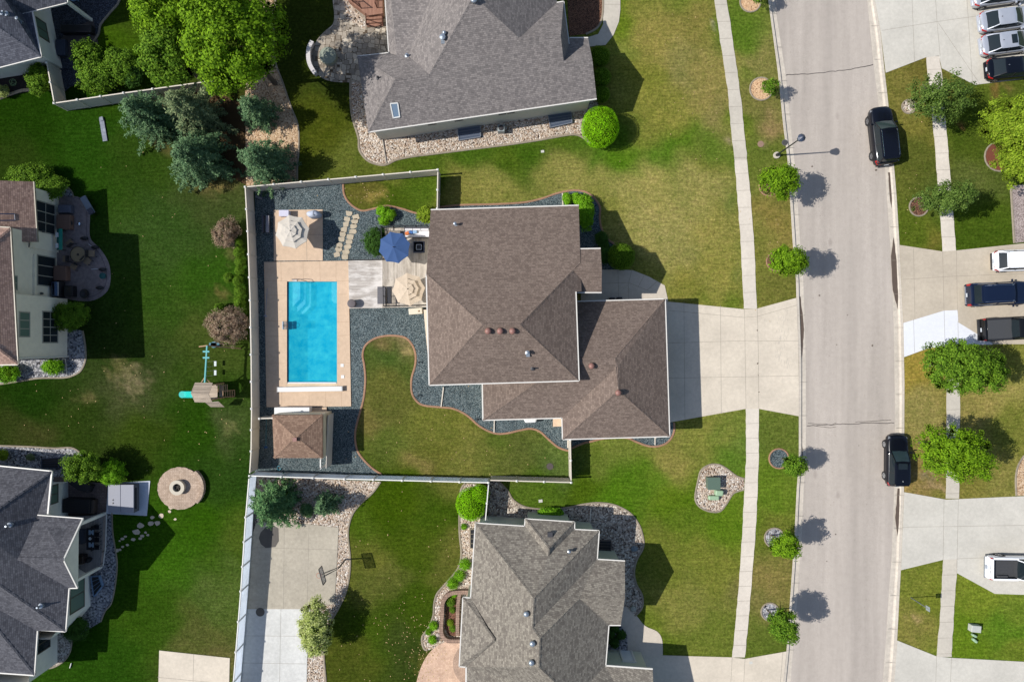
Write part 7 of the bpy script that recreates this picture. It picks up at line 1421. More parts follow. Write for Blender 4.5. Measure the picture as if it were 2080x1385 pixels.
c_ = P(360, 990, .4); mb = MB(); mb.lathe([(.36, .1), (.64, .1), (.66, .5), (.36, .5)], (c_.x, c_.y, 0), 26); mb.f = mb.f[:-2]+[(i+3*26, (i+1) % 26+3*26, (i+1) % 26, i) for i in range(26)]; mb.m = [0]*len(mb.f); mb.build('ring', flat('stone_ring', A(206, 196, 178), .8, .06), pf)
mb = MB(); mb.lathe([(.36, .12), (.02, .14)], (c_.x, c_.y, 0), 16)
for i in range(5): a = i*1.3; mb.bar((c_.x-.25*math.cos(a), c_.y-.25*math.sin(a), .2), (c_.x+.25*math.cos(a), c_.y+.25*math.sin(a), .26+.02*i), .06)
mb.build('ash', flat('ash', A(70, 66, 60), .9, .3, 8), pf)
ht = thing('hot_tub', 'large hot tub with folded grey cover on a white pad', 'hot tub', P(252, 1012)); q = [P(x, y, .9) for x, y in ((219.5, 984), (271.5, 986), (271.5, 1041), (219.5, 1041))]
mb = MB(); mb.prism([(v.x+.02, v.y) for v in q], .03, .8); mb.build('cabinet', flat('tub_cabinet', A(98, 100, 108), .6), ht)
mx_ = (q[0].x+q[1].x)/2-.02; y1_, y0_ = q[0].y, q[2].y; mb = MB()
mb.box(((q[0].x+mx_)/2, (y0_+y1_)/2, .87), (mx_-q[0].x-.02, y1_-y0_, .1)); mb.build('cover_half', flat('tub_cover', A(148, 150, 162), .6, .06), ht, bevel=.03)
mb = MB(); mb.box(((q[1].x+mx_)/2+.01, (y0_+y1_)/2, .87), (q[1].x-mx_, y1_-y0_, .1)); mb.build('cover_half', flat('tub_cover', A(176, 180, 190)), ht, bevel=.03)
for dy in (0, .28): mb = MB(); mb.lathe([(.06, .92), (.07, .94), (.02, .95)], (q[0].x+.45, (y0_+y1_)/2-.1-dy, 0), 10); mb.build('cup_holder', MET, ht)
mb = MB(); mb.bar((q[1].x+.1, y0_+.3, .7), (q[1].x+.1, y1_-.3, .7), .1, .06); mb.build('handle', MET2, ht)
def box_item(name, label, cat, px, z0, z1, mat, h=None, bevel=.03, group=None):
    mb = MB(); mb.ppx(px, z0, z1, h=z1 if h is None else h); return solo(name, mb, mat, label, cat, group, bevel=bevel)
box_item('lounge_sofa', 'dark covered lounge against the wall of the lower left house', 'sofa', [(141, 971), (152, 971), (185, 987), (178, 1001), (160, 996), (140, 983)], .03, .7, flat('dark_cover', A(48, 44, 46), .8))
pt = thing('covered_table', 'long black covered table on the brown paver patio', 'table', P(155, 1028)); mb = MB(); mb.ppx([(128, 1013), (182, 1015), (181, 1043), (127, 1041)], .03, .95, h=.9); mb.build('cover', flat('black_cover', A(34, 32, 36), .8), pt, bevel=.05); mb = MB(); mb.ppx([(182, 1016), (191, 1016), (190, 1043), (181, 1043)], .03, .6, h=.6); mb.build('side_shelf', flat('brown_shelf', A(98, 82, 72)), pt)
def chair(label, X, Y, rz, z=.45, mat=MET2, cush=None, group='porch chairs', w_=.5):
    p = P(X, Y, z+.4); t = thing('chair', label, 'chair', (p.x, p.y, z), rz, group)
    mb = MB(); mb.box((0, 0, .42), (w_, w_, .05)); mb.build('seat', cush or mat, t, local=True, bevel=.01)
    mb = MB(); mb.box((0, -w_/2, .68), (w_, .05, .45)); mb.build('backrest', mat, t, local=True)
    for sx in (-1, 1):
        for sy in (-1, 1): mb = MB(); mb.bar((sx*w_*.45, sy*w_*.45, 0), (sx*w_*.45, sy*w_*.45, .42), .035); mb.build('leg', mat, t, local=True)
    return t
dt = thing('dining_table', 'dark dining table with two pale place settings on the porch', 'table', (*P(184, 1094)[:2], .45)); c_ = P(184, 1094, 1.2)
mb = MB(); mb.box((c_.x, c_.y, 1.2), (.7, 1.9, .05)); mb.build('table_top', flat('table_dark', A(44, 44, 50), .4), dt)
for sx in (-.28, .28):
    for sy in (-.85, .85): mb = MB(); mb.bar((c_.x+sx, c_.y+sy, .45), (c_.x+sx, c_.y+sy, 1.2), .06); mb.build('leg', MET2, dt)
for Y, lab in ((1081, 'upper pale tray on the porch dining table'), (1106, 'lower pale tray on the porch dining table')): mb = MB(); mb.box(P(185, Y, 1.25), (.42, .42, .03)); solo('tray', mb, flat('tray_blue', A(150, 170, 190), .3), lab, 'tray', 'trays on the porch table')
mb = MB(); mb.lathe([(.12, 0), (.14, .08), (.1, .1)], P(184, 1093, 1.23), 12); solo('bowl', mb, CUSH, 'white bowl at the middle of the porch dining table', 'bowl')
for i, (y, lab) in enumerate(((1070, 'topmost chair right of the porch dining table'), (1085, 'second chair right of the porch dining table'), (1096, 'third chair right of the porch dining table'), (1111, 'lowest chair right of the porch dining table'))): chair(lab, 197, y, -math.pi/2, w_=.4)
mb = MB(); mb.ppx([(151, 1076), (169, 1076), (169, 1105), (151, 1105)], .45, .9, h=.9); solo('bench', mb, flat('bench_blue', A(64, 72, 88)), 'blue grey bench left of the porch dining table', 'bench', bevel=.04)
bg = thing('kettle_grill', 'black grill at the lower end of the porch', 'grill', (*P(162, 1138)[:2], .45)); mb = MB(); mb.ppx([(145, 1127), (171, 1127), (171, 1145), (148, 1145)], .55, 1.3, h=1.1); mb.build('body', flat('grill_black', A(36, 28, 30), .4), bg, bevel=.06); c_ = P(177, 1138, .9); mb = MB(); mb.lathe([(.2, .45), (.25, .7), (.2, .95), (.03, 1.02)], (c_.x, c_.y, 0), 14); mb.build('side_burner', MET2, bg)
mb = MB(); mb.bar(P(216.5, 1044, .47), P(214.5, 1110, .47), .05, .06); mb.bar(P(214.5, 1110, .47), P(209.5, 1149, .47), .05, .06); mb.build('porch_edge', V_CAP, h5)

# shaded patio of the pink roofed house
tt = thing('round_patio_table', 'round mosaic patio table on the stamped concrete patio', 'table', P(159, 517)); c_ = P(159, 517, .7)
mb = MB(); mb.lathe([(.66, .7), (.68, .73), (.6, .75), (.05, .752)], (c_.x, c_.y, 0), 26); mb.build('table_top', flat('mosaic', A(150, 130, 100), .6, .25, 8), tt)
mb = MB(); mb.lathe([(.7, .69), (.72, .74), (.68, .77)], (c_.x, c_.y, 0), 26); mb.f = mb.f[:-2]; mb.m = mb.m[:-2]; mb.build('rim', MET, tt); mb = MB(); mb.lathe([(.35, .03), (.08, .12), (.07, .7)], (c_.x, c_.y, 0), 10); mb.build('base', MET, tt); mb = MB(); mb.lathe([(.1, .75), (.05, .82), (.02, .9)], (c_.x, c_.y, 0), 10); mb.build('centrepiece', MET2, tt)
TANC = flat('tan_cushion', A(150, 128, 104), .9, .1)
for x, y, rz_, lab in ((142, 494, .7, 'tan chair at the upper left of the round table'), (134, 526, 1.5, 'tan chair at the left of the round table'), (177, 530, -2.3, 'tan chair at the lower right of the round table'), (186, 515, -1.6, 'dark chair at the right of the round table'), (150, 541, 2.6, 'chair below the round table')): chair(lab, x, y, rz_, .03, MET, TANC, 'chairs around the round patio table', .55)
def block(name, label, cat, X0, Y0, X1, Y1, z1, mat, z0=.03, bevel=.05, rz=0, group=None):
    a, b = P(X0, Y0, z1), P(X1, Y1, z1); mb = MB(); mb.box(((a.x+b.x)/2, (a.y+b.y)/2, (z0+z1)/2), (abs(b.x-a.x), abs(a.y-b.y), z1-z0), rz); return solo(name, mb, mat, label, cat, group, bevel=bevel)
BRC = flat('brown_cushion', A(128, 98, 84), .9, .2, 3)
block('armchair', 'brown patterned armchair between the two patio doors', 'armchair', 108, 540, 134, 570, .7, BRC); block('armchair', 'brown cushioned sofa under the upper patio door', 'sofa', 114, 436, 142, 465, .65, BRC)
block('storage_box', 'grey storage box at the top of the shaded patio', 'storage box', 117, 416, 143, 432, .6, flat('grey_box', A(96, 98, 112)))
gb = thing('gas_grill', 'steel gas grill against the wall of the shaded patio', 'grill', P(112, 588)); c_ = P(111, 587, 1.0)
mb = MB(); mb.box((c_.x, c_.y, .5), (.62, 1.35, .9)); mb.build('cabinet', MET, gb); mb = MB(); mb.lathe([(.3, -.62), (.32, -.5), (.32, .5), (.3, .62)], (0, 0, 0), 14); mb.v = [(c_.x+x*.9, c_.y+z, 1.0+abs(y)*.6) for x, y, z in mb.v]; mb.build('lid', flat('steel_lid', A(130, 150, 180), .25, .1, metal=.7), gb); mb = MB(); mb.bar((c_.x+.33, c_.y-.6, 1.05), (c_.x+.33, c_.y+.6, 1.05), .05); mb.build('handle', CUSH, gb)
block('smoker', 'dark square smoker right of the steel grill', 'smoker', 129, 580, 147, 602, .7, MET2)
tc = thing('towel_rack', 'teal bench rack with two white pads by the patio wall', 'bench', P(120, 486)); c_ = P(119.5, 486, 1.0)
mb = MB(); mb.box((c_.x+.13, c_.y, .95), (.28, 1.85, .06)); mb.build('shelf', flat('teal_bench', A(40, 150, 134), .6), tc); mb = MB(); mb.box((c_.x-.2, c_.y, .8), (.2, 1.85, .06)); mb.build('lower_shelf', flat('teal_dark', A(30, 100, 96)), tc)
for dy in (-.55, .4): mb = MB(); mb.box((c_.x-.22, c_.y+dy, .9), (.26, .42, .12)); mb.build('pad', CUSH, tc, bevel=.04)
for dy in (-.85, .85): mb = MB(); mb.bar((c_.x, c_.y+dy, .03), (c_.x, c_.y+dy, .95), .06); mb.build('leg', MET, tc)
lb = thing('lounge_bench', 'pale blue grey lounge bench at the top right of the shaded patio', 'bench', P(178, 420)); mb = MB(); mb.bar(P(168, 400, .5), P(188, 434, .5), .55, .12); mb.build('seat', flat('lounge_grey', A(120, 130, 142), .8), lb, bevel=.03)
for x, y in ((169, 402), (187, 432)): mb = MB(); mb.box(P(x, y, .25), (.5, .1, .44), .5); mb.build('leg', MET, lb)
mb = MB(); mb.bar(P(181, 424, .62), P(187, 434, .62), .4, .12); mb.build('pillow', flat('dark_pillow', A(60, 62, 78)), lb)
def lathe_item(name, label, cat, X, Y, prof, mat, group=None, n=14): mb = MB(); mb.lathe(prof, P(X, Y), n); return solo(name, mb, mat, label, cat, group)
lathe_item('fire_bowl', 'black round fire bowl at the lower end of the shaded patio', 'fire bowl', 177, 597, [(.2, .03), (.38, .3), (.42, .42), (.3, .4), (.05, .34)], MET2)
lathe_item('planter_pot', 'round dark pot beside the brown sofa', 'planter', 145, 455, [(.25, .03), (.36, .5), (.3, .52), (.05, .46)], MET2)
lathe_item('silver_ball', 'shiny silver garden ball on the shaded patio', 'ornament', 165, 456, [(.03, .03), (.13, .1), (.17, .22), (.13, .34), (.03, .4)], flat('mirror_ball', (.8, .85, .9), .08, .02, metal=1))
lathe_item('pot', 'brown pot beside the patio wall', 'pot', 109, 509, [(.18, .03), (.24, .5), (.2, .52), (.05, .45)], MET)
for i, (x, y, lab) in enumerate(((174, 485, 'black path light at the waist of the shaded patio'), (196, 503, 'black path light on the upper curve of the shaded patio'), (211, 548, 'black path light on the right curve of the shaded patio'), (205, 585, 'black path light near the fire bowl'))):
    mb = MB(); c_ = P(x, y); mb.ball(c_+Vector((0, 0, .2)), .38, .16, .16, 10, 6); mb.box(c_+Vector((-.3, 0, .1)), (.08, .08, .2)); solo('lounge_light', mb, MET2, lab, 'path light', 'black path lights on the patio')
lathe_item('green_pot', 'green topped black pot on the right curve of the shaded patio', 'pot', 212, 561, [(.2, .03), (.28, .3), (.18, .34), (.03, .36)], flat('pot_green', A(20, 90, 90), .5))
for x0_, y0_, x1_, y1_, lab in ((180, 496, 190, 503, 'pale stick leaning at the upper curve of the patio'), (185, 547, 198, 546, 'white stick lying left of the path light')): mb = MB(); mb.bar(P(x0_, y0_, .1), P(x1_, y1_, .12), .04); solo('stick', mb, CUSH, lab, 'stick')
# upper left house porch items
lathe_item('kettle', 'pale blue round table on the porch at the top edge', 'table', 160, 3, [(.06, .03), (.06, .7), (.38, .72), (.4, .76), (.03, .77)], flat('pale_blue_top', A(120, 150, 180), .3)); lathe_item('satellite_dish', 'round dark satellite dish at the corner of the slate roofed house', 'dish', 90, 33, [(.03, 2.6), (.2, 2.64), (.42, 2.8)], flat('dish_grey', A(84, 84, 88), .5))
block('sofa', 'long black sofa in the shade of the upper left porch', 'sofa', 122, 50, 185, 66, .7, MET2); block('bench', 'dark bench beside the upper left house wall', 'bench', 112, 80, 132, 112, .5, flat('bench_dark', A(60, 66, 82)))
lathe_item('garden_ornament', 'pale blue ornament at the edge of the slate chips', 'ornament', 184, 70, [(.14, .03), (.18, .2), (.1, .36), (.02, .4)], flat('pale_blue_top', A(120, 150, 180)))
block('ac_box', 'dark utility box on the mulch by the cream wall', 'utility box', 45, 150, 60, 160, .5, flat('box_brown', A(70, 52, 48)))

# ------------------------------------------------------------ utility boxes, lamp, signs
GRN = flat('utility_green', A(92, 112, 98), .5, .06); GRNL = flat('utility_pale_green', A(158, 186, 152), .5, .05)
ub = thing('transformer_box', 'dark green transformer box on the pear shaped rock bed', 'utility box', P(1450, 982)); a_, b_ = P(1438, 970, .75), P(1463, 994, .75)
mb = MB(); mb.box(((a_.x+b_.x)/2, (a_.y+b_.y)/2, .35), (1.05, 1.0, .74)); mb.build('body', GRN, ub, bevel=.03); mb = MB(); mb.box(((a_.x+b_.x)/2, (a_.y+b_.y)/2, .75), (1.12, 1.08, .05)); mb.build('lid', GRN, ub, bevel=.01)
def pedestal(label, X, Y, lx_, ly, h, rz=0, m_=GRNL): mb = MB(); c_ = P(X, Y, h*.8); mb.box((c_.x, c_.y, h/2), (lx_, ly, h), rz); return solo('utility_pedestal', mb, m_, label, 'utility box', 'pale green utility pedestals', bevel=.1)
pedestal('pale green pedestal just below the transformer box', 1461, 1001, .7, .5, .6, -.1); pedestal('long pale green pedestal below the transformer box', 1450, 1011, .95, .4, .4)
pedestal('upper pale green pedestal on the lower right lawn', 1980, 1291, .45, .22, .35, -.5); pedestal('lower pale green pedestal on the lower right lawn', 1981, 1301, .5, .24, .35, -.7)
mb = MB(); c_ = P(1983, 1277, .5); mb.box((c_.x, c_.y, .28), (.85, .6, .55), -.1); solo('utility_box', mb, flat('utility_grey', A(190, 192, 184)), 'grey utility box on the lower right lawn', 'utility box', bevel=.04)
sl_ = thing('street_lamp', 'black street lamp with an arm over the kerb', 'street lamp', P(1577, 316)); b0 = P(1577, 316); hd = P(1622, 282.5, 4.85)
mb = MB(); mb.lathe([(.3, -.05), (.3, .12), (.28, .15), (.03, .16)], b0, 20); mb.build('base', C_CURB, sl_)
mb = MB(); mb.lathe([(.14, .15), (.12, .5), (.07, .6), (.055, 3.0), (.045, 4.9)], b0, 12); mb.build('pole', flat('lamp_black', A(40, 42, 46), .45), sl_)
ct = Vector((b0.x, b0.y, 4.9)); mb = MB(); mb.lathe([(.1, 4.85), (.24, 4.95), (.3, 5.25), (.34, 5.3), (.2, 5.42), (.03, 5.55)], b0, 8); mb.build('lantern', flat('lantern_blue', A(62, 72, 92), .4), sl_)
for (x, y, r, c_, lab) in ((1545, 293, .28, A(150, 122, 104), 'round brown access cover in the verge grass'), (1117, 947, .3, A(84, 76, 74), 'round dark cover in the lawn near the fence')): mb = MB(); mb.lathe([(r, .0), (r, .025), (.02, .03)], P(x, y), 20); solo('access_cover', mb, flat('cover_%d' % x, c_, .8), lab, 'cover')
dr = thing('storm_drain', 'round storm drain grate in the gutter by the street lamp', 'drain', P(1594, 289)); mb = MB(); mb.lathe([(.27, -.02), (.27, .03), (.02, .03)], P(1594, 290), 20); mb.build('plate', flat('iron', A(110, 108, 106), .5), dr)
mb = MB(); c_ = P(1594, 290)
for i in range(-4, 5): l_ = math.sqrt(max(0, .24**2-(i*.055)**2)); mb.bar((c_.x+i*.055, c_.y-l_, .036), (c_.x+i*.055, c_.y+l_, .036), .018, .012)
mb.build('grate', MET2, dr)
sg = thing('sign_post', 'thin metal signpost on the right verge near the lower pavement', 'signpost', P(1850, 1213)); b0 = P(1850, 1213); mb = MB(); mb.bar((b0.x, b0.y, 0), (b0.x, b0.y, 2.7), .06); mb.build('post', flat('post_steel', A(140, 146, 156), .4, .05, metal=.5), sg); mb = MB(); mb.box((b0.x, b0.y+.0, 2.5), (.05, .4, .5)); mb.build('sign_plate', flat('plate_grey', A(150, 160, 160), .4), sg)
# ------------------------------------------------------------ vehicles
TYRE = flat('tyre_rubber', (.015, .015, .016), .85, .1); RIM = flat('alloy_rim', (.5, .52, .54), .3, .05, metal=.8); RIMD = flat('dark_rim', (.12, .12, .13), .35, .05, metal=.7)
CG = glass('car_glass', (.012, .018, .022), .04); CGL = glass('car_windscreen', (.02, .035, .04), .04)
RED_L = flat('tail_light', (.32, .015, .015), .2, .05); HEAD = flat('head_light', (.16, .17, .19), .15, .05); TRIM = flat('black_trim', (.02, .02, .022), .5, .05); CHROME = flat('chrome', (.7, .72, .75), .12, .02, metal=1); PLATE = flat('number_plate', A(200, 206, 214), .5)
P_BLACK = paint('black_paint', (.003, .004, .008), cw=.45); P_NAVY = paint('navy_paint', (.005, .010, .028), cw=.5); P_SILV = paint('silver_paint', (.42, .44, .49), .35); P_WHITE = paint('white_paint', (.78, .8, .84)); P_CHAR = paint('charcoal_paint', (.006, .006, .007), cw=.45)
SPEC = {  # L, W, H, belt, [windscreen base, roof front, roof rear, rear glass base] as fraction from rear(0) to front(1), clearance
 'sedan': dict(L=4.85, W=1.86, H=1.46, belt=.95, g=(.775, .56, .25, .085), wheel=.33, hood=.9, deck=1.0),
 'hatch': dict(L=4.5, W=1.86, H=1.64, belt=1.05, g=(.715, .50, .07, .02), wheel=.35, hood=1.0, deck=1.08),
 'cross': dict(L=4.7, W=1.88, H=1.62, belt=1.05, g=(.72, .53, .165, .045), wheel=.35, hood=1.0, deck=1.06),
 'suv': dict(L=5.05, W=2.0, H=1.82, belt=1.15, g=(.745, .57, .08, .025), wheel=.39, hood=1.1, deck=1.2),
 'bigsuv': dict(L=5.4, W=2.05, H=1.93, belt=1.2, g=(.72, .62, .12, .05), wheel=.41, hood=1.15, deck=1.25),
 'pickup': dict(L=5.85, W=2.04, H=1.92, belt=1.2, g=(.76, .66, .43, .395), wheel=.41, hood=1.18, deck=1.2),
}
def car(kind, name, label, cat, X, Y, ang, body, group=None, rim=RIM, rails=False, sunroof=False, bed=None, chrome=False):
    S = SPEC[kind]; L, W, H, B = S['L'], S['W'], S['H'], S['belt']; hw = W/2
    p = P(X, Y); t = thing(name, label, cat, (p.x, p.y, -.1 if 1600 < X < 1840 else .04), ang, group)
    X_ = lambda u: (u-.5)*L
    us = [0, .012, .04, .1, .2, .3, .42, .55, .68, .78, .87, .94, .98, 1.0]
    wf = [.70, .83, .915, .975, 1, 1, 1, 1, 1, .99, .965, .9, .8, .62]
    if kind in ('pickup', 'bigsuv'): wf = [.93, .96, .98, 1, 1, 1, 1, 1, 1, 1, .985, .93, .86, .72]
    g = S['g']
    def top(u):
        if u >= g[0]: v = (u-g[0])/(1-g[0]); return S['hood']*(1-.05*v)-.22*max(0, v-.6)**2*4
        if u <= g[3]: v = (g[3]-u)/max(.01, g[3]); return S['deck']-.09*v*v
        return B
    mb = MB(); vs = []; pr = None
    for u, q in zip(us, wf):
        w_ = hw*q; tz = top(u); e = 1 if (u > .97 or u < .02) else 0
        lo = .30+.12*e
        ring = [(-w_*.9, lo-.05), (-w_*.99, lo+.1), (-w_, (lo+tz)/2), (-w_*.985, tz-.16), (-w_*.93, tz-.045), (-w_*.8, tz), (-w_*.4, tz+.03), (0, tz+.04), (w_*.4, tz+.03), (w_*.8, tz), (w_*.93, tz-.045), (w_*.985, tz-.16), (w_, (lo+tz)/2), (w_*.99, lo+.1), (w_*.9, lo-.05)]
        if bed and .03 < u < g[3]-.01: pass
        for y, z in ring: vs.append((X_(u), y, z))
    k = 15; n = len(us)
    fs = []
    for i in range(n-1):
        for j in range(k-1):
            if bed and us[i] >= .03 and us[i+1] <= g[3]+.03 and 4 <= j <= 9: continue
            fs.append((i*k+j, (i+1)*k+j, (i+1)*k+j+1, i*k+j+1))
        fs.append((i*k+k-1, (i+1)*k+k-1, (i+1)*k, i*k))
    fs.append(tuple(range(k))); fs.append(tuple((n-1)*k+j for j in range(k-1, -1, -1)))
    mb.add(vs, fs); bd = mb.build('body', body, t, local=True, smooth=True)
    me = bd.data; 
    bm = bmesh.new(); bm.from_mesh(me); bmesh.ops.recalc_face_normals(bm, faces=bm.faces[:]); bm.to_mesh(me); bm.free()
    try: me.shade_smooth(); 
    except Exception: pass
    em = bd.modifiers.new('edge', 'EDGE_SPLIT'); em.split_angle = R(50)
    # greenhouse
    wb, wr = hw*.9, hw*.73; zt = H-.03
    if kind in ('bigsuv', 'suv', 'pickup'): wr = hw*.78
    a0, a1, a2, a3 = [X_(q) for q in g]
    bot = [(a0, -wb*.86), (a0+.08, 0), (a0, wb*.86), ((a0+a1)/2, wb), ((a1+a2)/2, wb), (a2, wb), (a3, wb*.88), (a3-.05, 0), (a3, -wb*.88), (a2, -wb), ((a1+a2)/2, -wb), ((a0+a1)/2, -wb)]
    tp = [(a1, -wr*.93), (a1+.06, 0), (a1, wr*.93), (a1-.05, wr), ((a1+a2)/2, wr*1.02), (a2+.08, wr), (a2, wr*.92), (a2-.03, 0), (a2, -wr*.92), (a2+.08, -wr), ((a1+a2)/2, -wr*1.02), (a1-.05, -wr)]
    nn = 12; zb = [top(.8)-.02 if i in (0, 1, 2) else B-.03 for i in range(nn)]
    def wall_(ids, name, m_):
        mb = MB(); q = []
        for i in ids: q += [(bot[i][0], bot[i][1], zb[i]), (bot[i][0]*.5+tp[i][0]*.5, (bot[i][1]+tp[i][1])/2*1.03, (zb[i]+zt)/2+.02), (tp[i][0], tp[i][1], zt)]
        mb.add(q, [(3*a+b, 3*a+b+1, 3*a+b+4, 3*a+b+3) for a in range(len(ids)-1) for b in (0, 1)]); return mb.build(name, m_, t, local=True, smooth=True)
    wall_([0, 1, 2], 'windscreen', CGL); wall_([6, 7, 8], 'rear_window', CG); wall_([2, 3, 4, 5, 6], 'side_window', CG); wall_([8, 9, 10, 11, 0], 'side_window', CG)
    mb = MB(); top_ = [(x, y, zt) for x, y in tp]; sp = 3; rings = [(1.0, 0), (.93, .028), (.6, .045)]
    cx = (a1+a2)/2; vs = []
    for s_, dz in rings: vs += [(cx+(x-cx)*s_*1.01, y*s_*1.02, zt+dz) for x, y, z in top_]
    vs.append((cx, 0, zt+.05)); fs = [(i*nn+j, i*nn+(j+1) % nn, (i+1)*nn+(j+1) % nn, (i+1)*nn+j) for i in range(2) for j in range(nn)]+[(2*nn+j, 2*nn+(j+1) % nn, 3*nn) for j in range(nn)]
    mb.add(vs, fs); ro = mb.build('roof', body, t, local=True, smooth=True)
    def pillar(i, i2=None, w_=.07):
        mb = MB(); a = Vector((bot[i][0], bot[i][1], zb[i])); b = Vector((tp[i][0], tp[i][1], zt)); mid = (a+b)/2; mid.y *= 1.03; mid.z += .02
        mb.bar(a, mid, w_); mb.bar(mid, b+Vector((0, 0, .01)), w_); return mb
    for i in (0, 2, 6, 8): pillar(i).build('pillar', body, t, local=True)
    for i in (4, 10): pillar(i, w_=.05).build('pillar', TRIM, t, local=True)
    for sx in (-1, 1):
        mb = MB(); mb.bar((X_(g[3]), sx*hw*.925, B-.02), (X_(g[0]), sx*hw*.90, top(.8)-.02), .04, .03); mb.build('belt_trim', CHROME if chrome else body, t, local=True)
        mb = MB(); mb.box((X_(g[0])-.22, sx*(hw+.09), B+.02), (.13, .2, .14)); mb.build('mirror', body, t, local=True, bevel=.03)
        mb = MB(); q0 = hw*.99
        mb.box((X_(.5), sx*hw*.96, .33), (L*.52, .06, .12)); mb.build('sill', TRIM, t, local=True)
    # wheels and arches
    r = S['wheel']; wxs = (X_(.185 if kind != 'pickup' else .2), X_(.80))
    for x in wxs:
        for sy in (-1, 1):
            mb = MB()
            def disc(rad, y0, y1, m=0, nn_=18, mbb=None):
                mbb = mbb or mb; vs = []; 
                for yy in (y0, y1):
                    for j in range(nn_): a = 2*math.pi*j/nn_; vs.append((x+rad*math.cos(a), sy*yy, r+rad*math.sin(a)))
                mbb.add(vs, [(j, (j+1) % nn_, nn_+(j+1) % nn_, nn_+j) for j in range(nn_)]+[tuple(range(nn_)), tuple(nn_+j for j in range(nn_-1, -1, -1))], m)
            ar = MB(); vs = []
            for yy in (hw*.75, hw*1.004):
                for j in range(15): a = math.pi*j/14; vs.append((x+r*1.2*math.cos(a), sy*yy, r+.02+r*1.18*math.sin(a)))
            ar.add(vs, [(j, j+1, 15+j+1, 15+j) for j in range(14)]+[tuple(range(15, 30))]); ar.build('wheel_arch', TRIM, t, local=True)
            disc(r, hw*.78, hw*1.015); wh = mb.build('wheel', TYRE, t, local=True, bevel=.02)
            mb2 = MB(); disc(r*.66, hw*1.0, hw*1.022, mbb=mb2); rm = mb2.build('rim', rim, wh, local=True)
            mb3 = MB()
            for j in range(5): a = j*1.2566; mb3.bar((x+.05*math.cos(a+.5), sy*hw*1.027, r+.05*math.sin(a+.5)), (x+r*.6*math.cos(a+.5), sy*hw*1.024, r+r*.6*math.sin(a+.5)), .03, .02)
            mb3.build('spokes', RIMD if rim is RIM else RIM, wh, local=True)
    # bumpers, lights, plate
    mb = MB(); mb.box((X_(0)-.02, 0, .5), (.1, W*.78, .2)); mb.build('rear_bumper', TRIM if kind in ('suv', 'hatch', 'cross') else (CHROME if chrome else body), t, local=True, bevel=.04)
    mb = MB(); mb.box((X_(1)-.06, 0, .48), (.12, W*.6, .2)); mb.build('front_bumper', TRIM, t, local=True, bevel=.03)
    mb = MB(); mb.box((X_(1)-.03, 0, .68), (.1, W*.4, .16)); mb.build('grille', TRIM, t, local=True, bevel=.02)
    for sy in (-1, 1):
        if kind in ('pickup', 'bigsuv'):
            mb = MB(); mb.box((X_(.012), sy*hw*.86, .95), (.14, .16, .42))
        else:
            mb = MB(); mb.add([(X_(.0)-.01, sy*hw*.48, .88), (X_(.014)-.02, sy*hw*.82, .9), (X_(.075), sy*hw*.985, .92), (X_(.07), sy*hw*.93, S['deck']-.05), (X_(.02), sy*hw*.80, S['deck']-.07), (X_(.0)-.02, sy*hw*.5, .8), (X_(.012)-.03, sy*hw*.84, .8), (X_(.075), sy*hw*1.0, .84)], [(0, 1, 4), (1, 2, 3), (1, 3, 4), (0, 5, 6, 1), (1, 6, 7, 2)])
        mb.build('tail_light', RED_L, t, local=True)
        mb = MB(); mb.add([(X_(.985), sy*hw*.5, .74), (X_(.962), sy*hw*.84, .78), (X_(.91), sy*hw*.975, .86), (X_(.925), sy*hw*.84, S['hood']-.08), (X_(.965), sy*hw*.55, S['hood']-.14), (X_(.99), sy*hw*.5, .62), (X_(.965), sy*hw*.88, .64)], [(0, 1, 4), (1, 2, 3), (1, 3, 4), (0, 5, 6, 1)]); mb.v = [(x+.03, y*1.01, z+.01) for x, y, z in mb.v]; mb.build('headlight', HEAD, t, local=True)
    mb = MB(); mb.box((X_(0)-.06, 0, .78), (.03, .34, .16)); mb.build('number_plate', PLATE, t, local=True)
    if kind in ('sedan', 'hatch', 'cross'): mb = MB(); mb.ball((X_(g[2])+.25, 0, H+.03), .07, .03, .05, 8, 5); mb.build('antenna', TRIM if body is P_SILV else RIM, t, local=True)
    if rails:
        for sy in (-1, 1): mb = MB(); z_ = H+.07; mb.tube([(X_(g[1])-.1, sy*wr*.86, H), (X_(g[1])-.25, sy*wr*.87, z_), (X_(g[2])+.3, sy*wr*.87, z_), (X_(g[2])+.12, sy*wr*.86, H)], .022, 6); mb.build('roof_rail', CHROME, ro, local=True)
    if sunroof: mb = MB(); mb.box((X_((g[1]*.8+g[2]*.2)), 0, H+.03), (.5, wr*1.15, .02)); mb.build('sunroof', CG, ro, local=True, bevel=.01)
    if kind in ('suv', 'hatch', 'bigsuv', 'cross'):
        mb = MB(); mb.box((X_(g[2])-.06, 0, H-.02), (.2, wr*1.7, .04)); mb.build('spoiler', body, ro, local=True, bevel=.01)
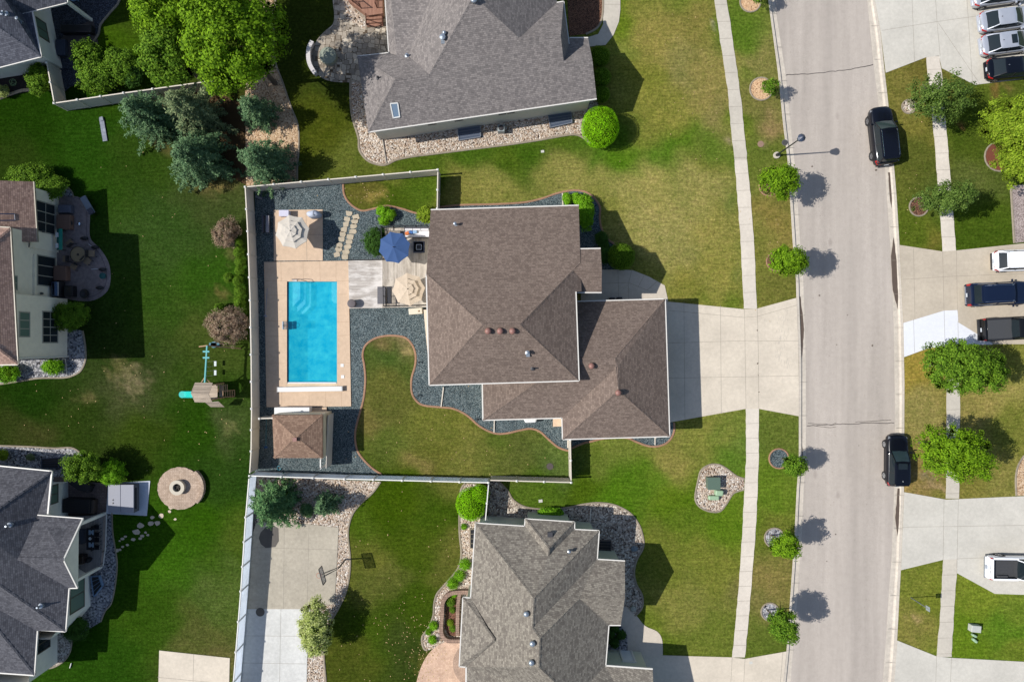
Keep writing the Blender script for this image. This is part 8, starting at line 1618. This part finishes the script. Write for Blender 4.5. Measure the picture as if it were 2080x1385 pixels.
    if kind == 'pickup':
        x0_, x1_ = X_(.035), X_(g[3])+.06; yb = hw*.84; z0_ = .72; zt_ = S['deck']+.02
        for sy in (-1, 1): mb = MB(); mb.box(((x0_+x1_)/2, sy*hw*.89, zt_-.015), (x1_-x0_, hw*.16, .05)); mb.build('bed_rail', body if bed == 'open' else TRIM, t, local=True, bevel=.01)
        if bed == 'open':
            LN = flat('bed_liner', (.045, .047, .052), .7, .1)
            mb = MB(); mb.box(((x0_+x1_)/2, 0, z0_), (x1_-x0_, yb*2, .04))
            for i in range(11): mb.box(((x0_+x1_)/2, -yb*.75+i*yb*.15, z0_+.03), (x1_-x0_-.2, .05, .02))
            mb.build('bed_floor', LN, t, local=True)
            mb = MB()
            for sy in (-1, 1): mb.box(((x0_+x1_)/2, sy*(yb-.02), (z0_+zt_)/2), (x1_-x0_, .04, zt_-z0_-.06))
            mb.box((x0_+.02, 0, (z0_+zt_)/2), (.04, yb*2-.1, zt_-z0_-.06)); mb.box((x1_, 0, (z0_+zt_)/2), (.04, yb*2-.1, zt_-z0_-.06)); mb.build('bed_wall', LN, t, local=True)
            for x in (wxs[0],):
                for sy in (-1, 1): mb = MB(); mb.box((x, sy*(yb-.12), z0_+.12), (.95, .22, .22)); mb.build('wheel_housing', LN, t, local=True, bevel=.05)
        else:
            mb = MB(); mb.box(((x0_+x1_)/2, 0, zt_-.01), (x1_-x0_-.06, yb*2-.06, .05)); mb.build('bed_cover', flat('tonneau', (.042, .044, .048), .85, .08, 10), t, local=True, bevel=.015)
        mb = MB(); mb.box((X_(0)+.1, 0, zt_-.1), (.2, hw*1.72, .24)); mb.build('tailgate', body, t, local=True, bevel=.03)
        mb = MB(); mb.box((X_(0)-.12, 0, .55), (.2, W*.92, .16)); mb.build('step_bumper', CHROME if bed == 'open' else TRIM, t, local=True, bevel=.03)
    return t
up = math.pi/2
car('suv', 'parked_suv', 'black SUV with roof rails parked at the right kerb', 'car', 1785, 281, up+R(6.5), P_BLACK, rim=RIMD, rails=True, chrome=True, group='black cars parked at the kerb')
car('hatch', 'parked_car', 'black hatchback with silver wheels parked at the right kerb', 'car', 1814, 932, up-R(.5), P_BLACK, chrome=True, sunroof=True, group='black cars parked at the kerb')
G = 'sedans on the top right driveway'
car('sedan', 'parked_sedan', 'silver sedan cut off by the top edge of the picture', 'car', 2019, -4, R(8), P_SILV, G)
car('sedan', 'parked_sedan', 'silver sedan with a plain roof, second from the top', 'car', 2033, 47, R(8), P_SILV, G)
car('sedan', 'parked_sedan', 'silver sedan with a dark sunroof', 'car', 2036, 94, R(7.5), P_SILV, G, sunroof=True)
car('sedan', 'parked_sedan', 'black sedan with red tail lights at the bottom of the row', 'car', 2047, 144, R(5), P_BLACK, G)
G = 'vehicles on the tan driveway'
car('cross', 'parked_car', 'white crossover at the top of the tan driveway', 'car', 2059, 531, R(2), P_WHITE, G)
car('bigsuv', 'parked_suv', 'navy blue SUV with silver roof rails on the tan driveway', 'car', 2014, 598, R(2.6), P_NAVY, G, rails=True, chrome=True)
car('pickup', 'pickup_truck', 'black pickup with a covered bed on the tan driveway', 'pickup truck', 2048, 667, R(3), P_CHAR, G, bed='cover')
car('pickup', 'pickup_truck', 'white pickup with an open dark bed', 'pickup truck', 2061, 1147, R(-.8), P_WHITE, None, bed='open')
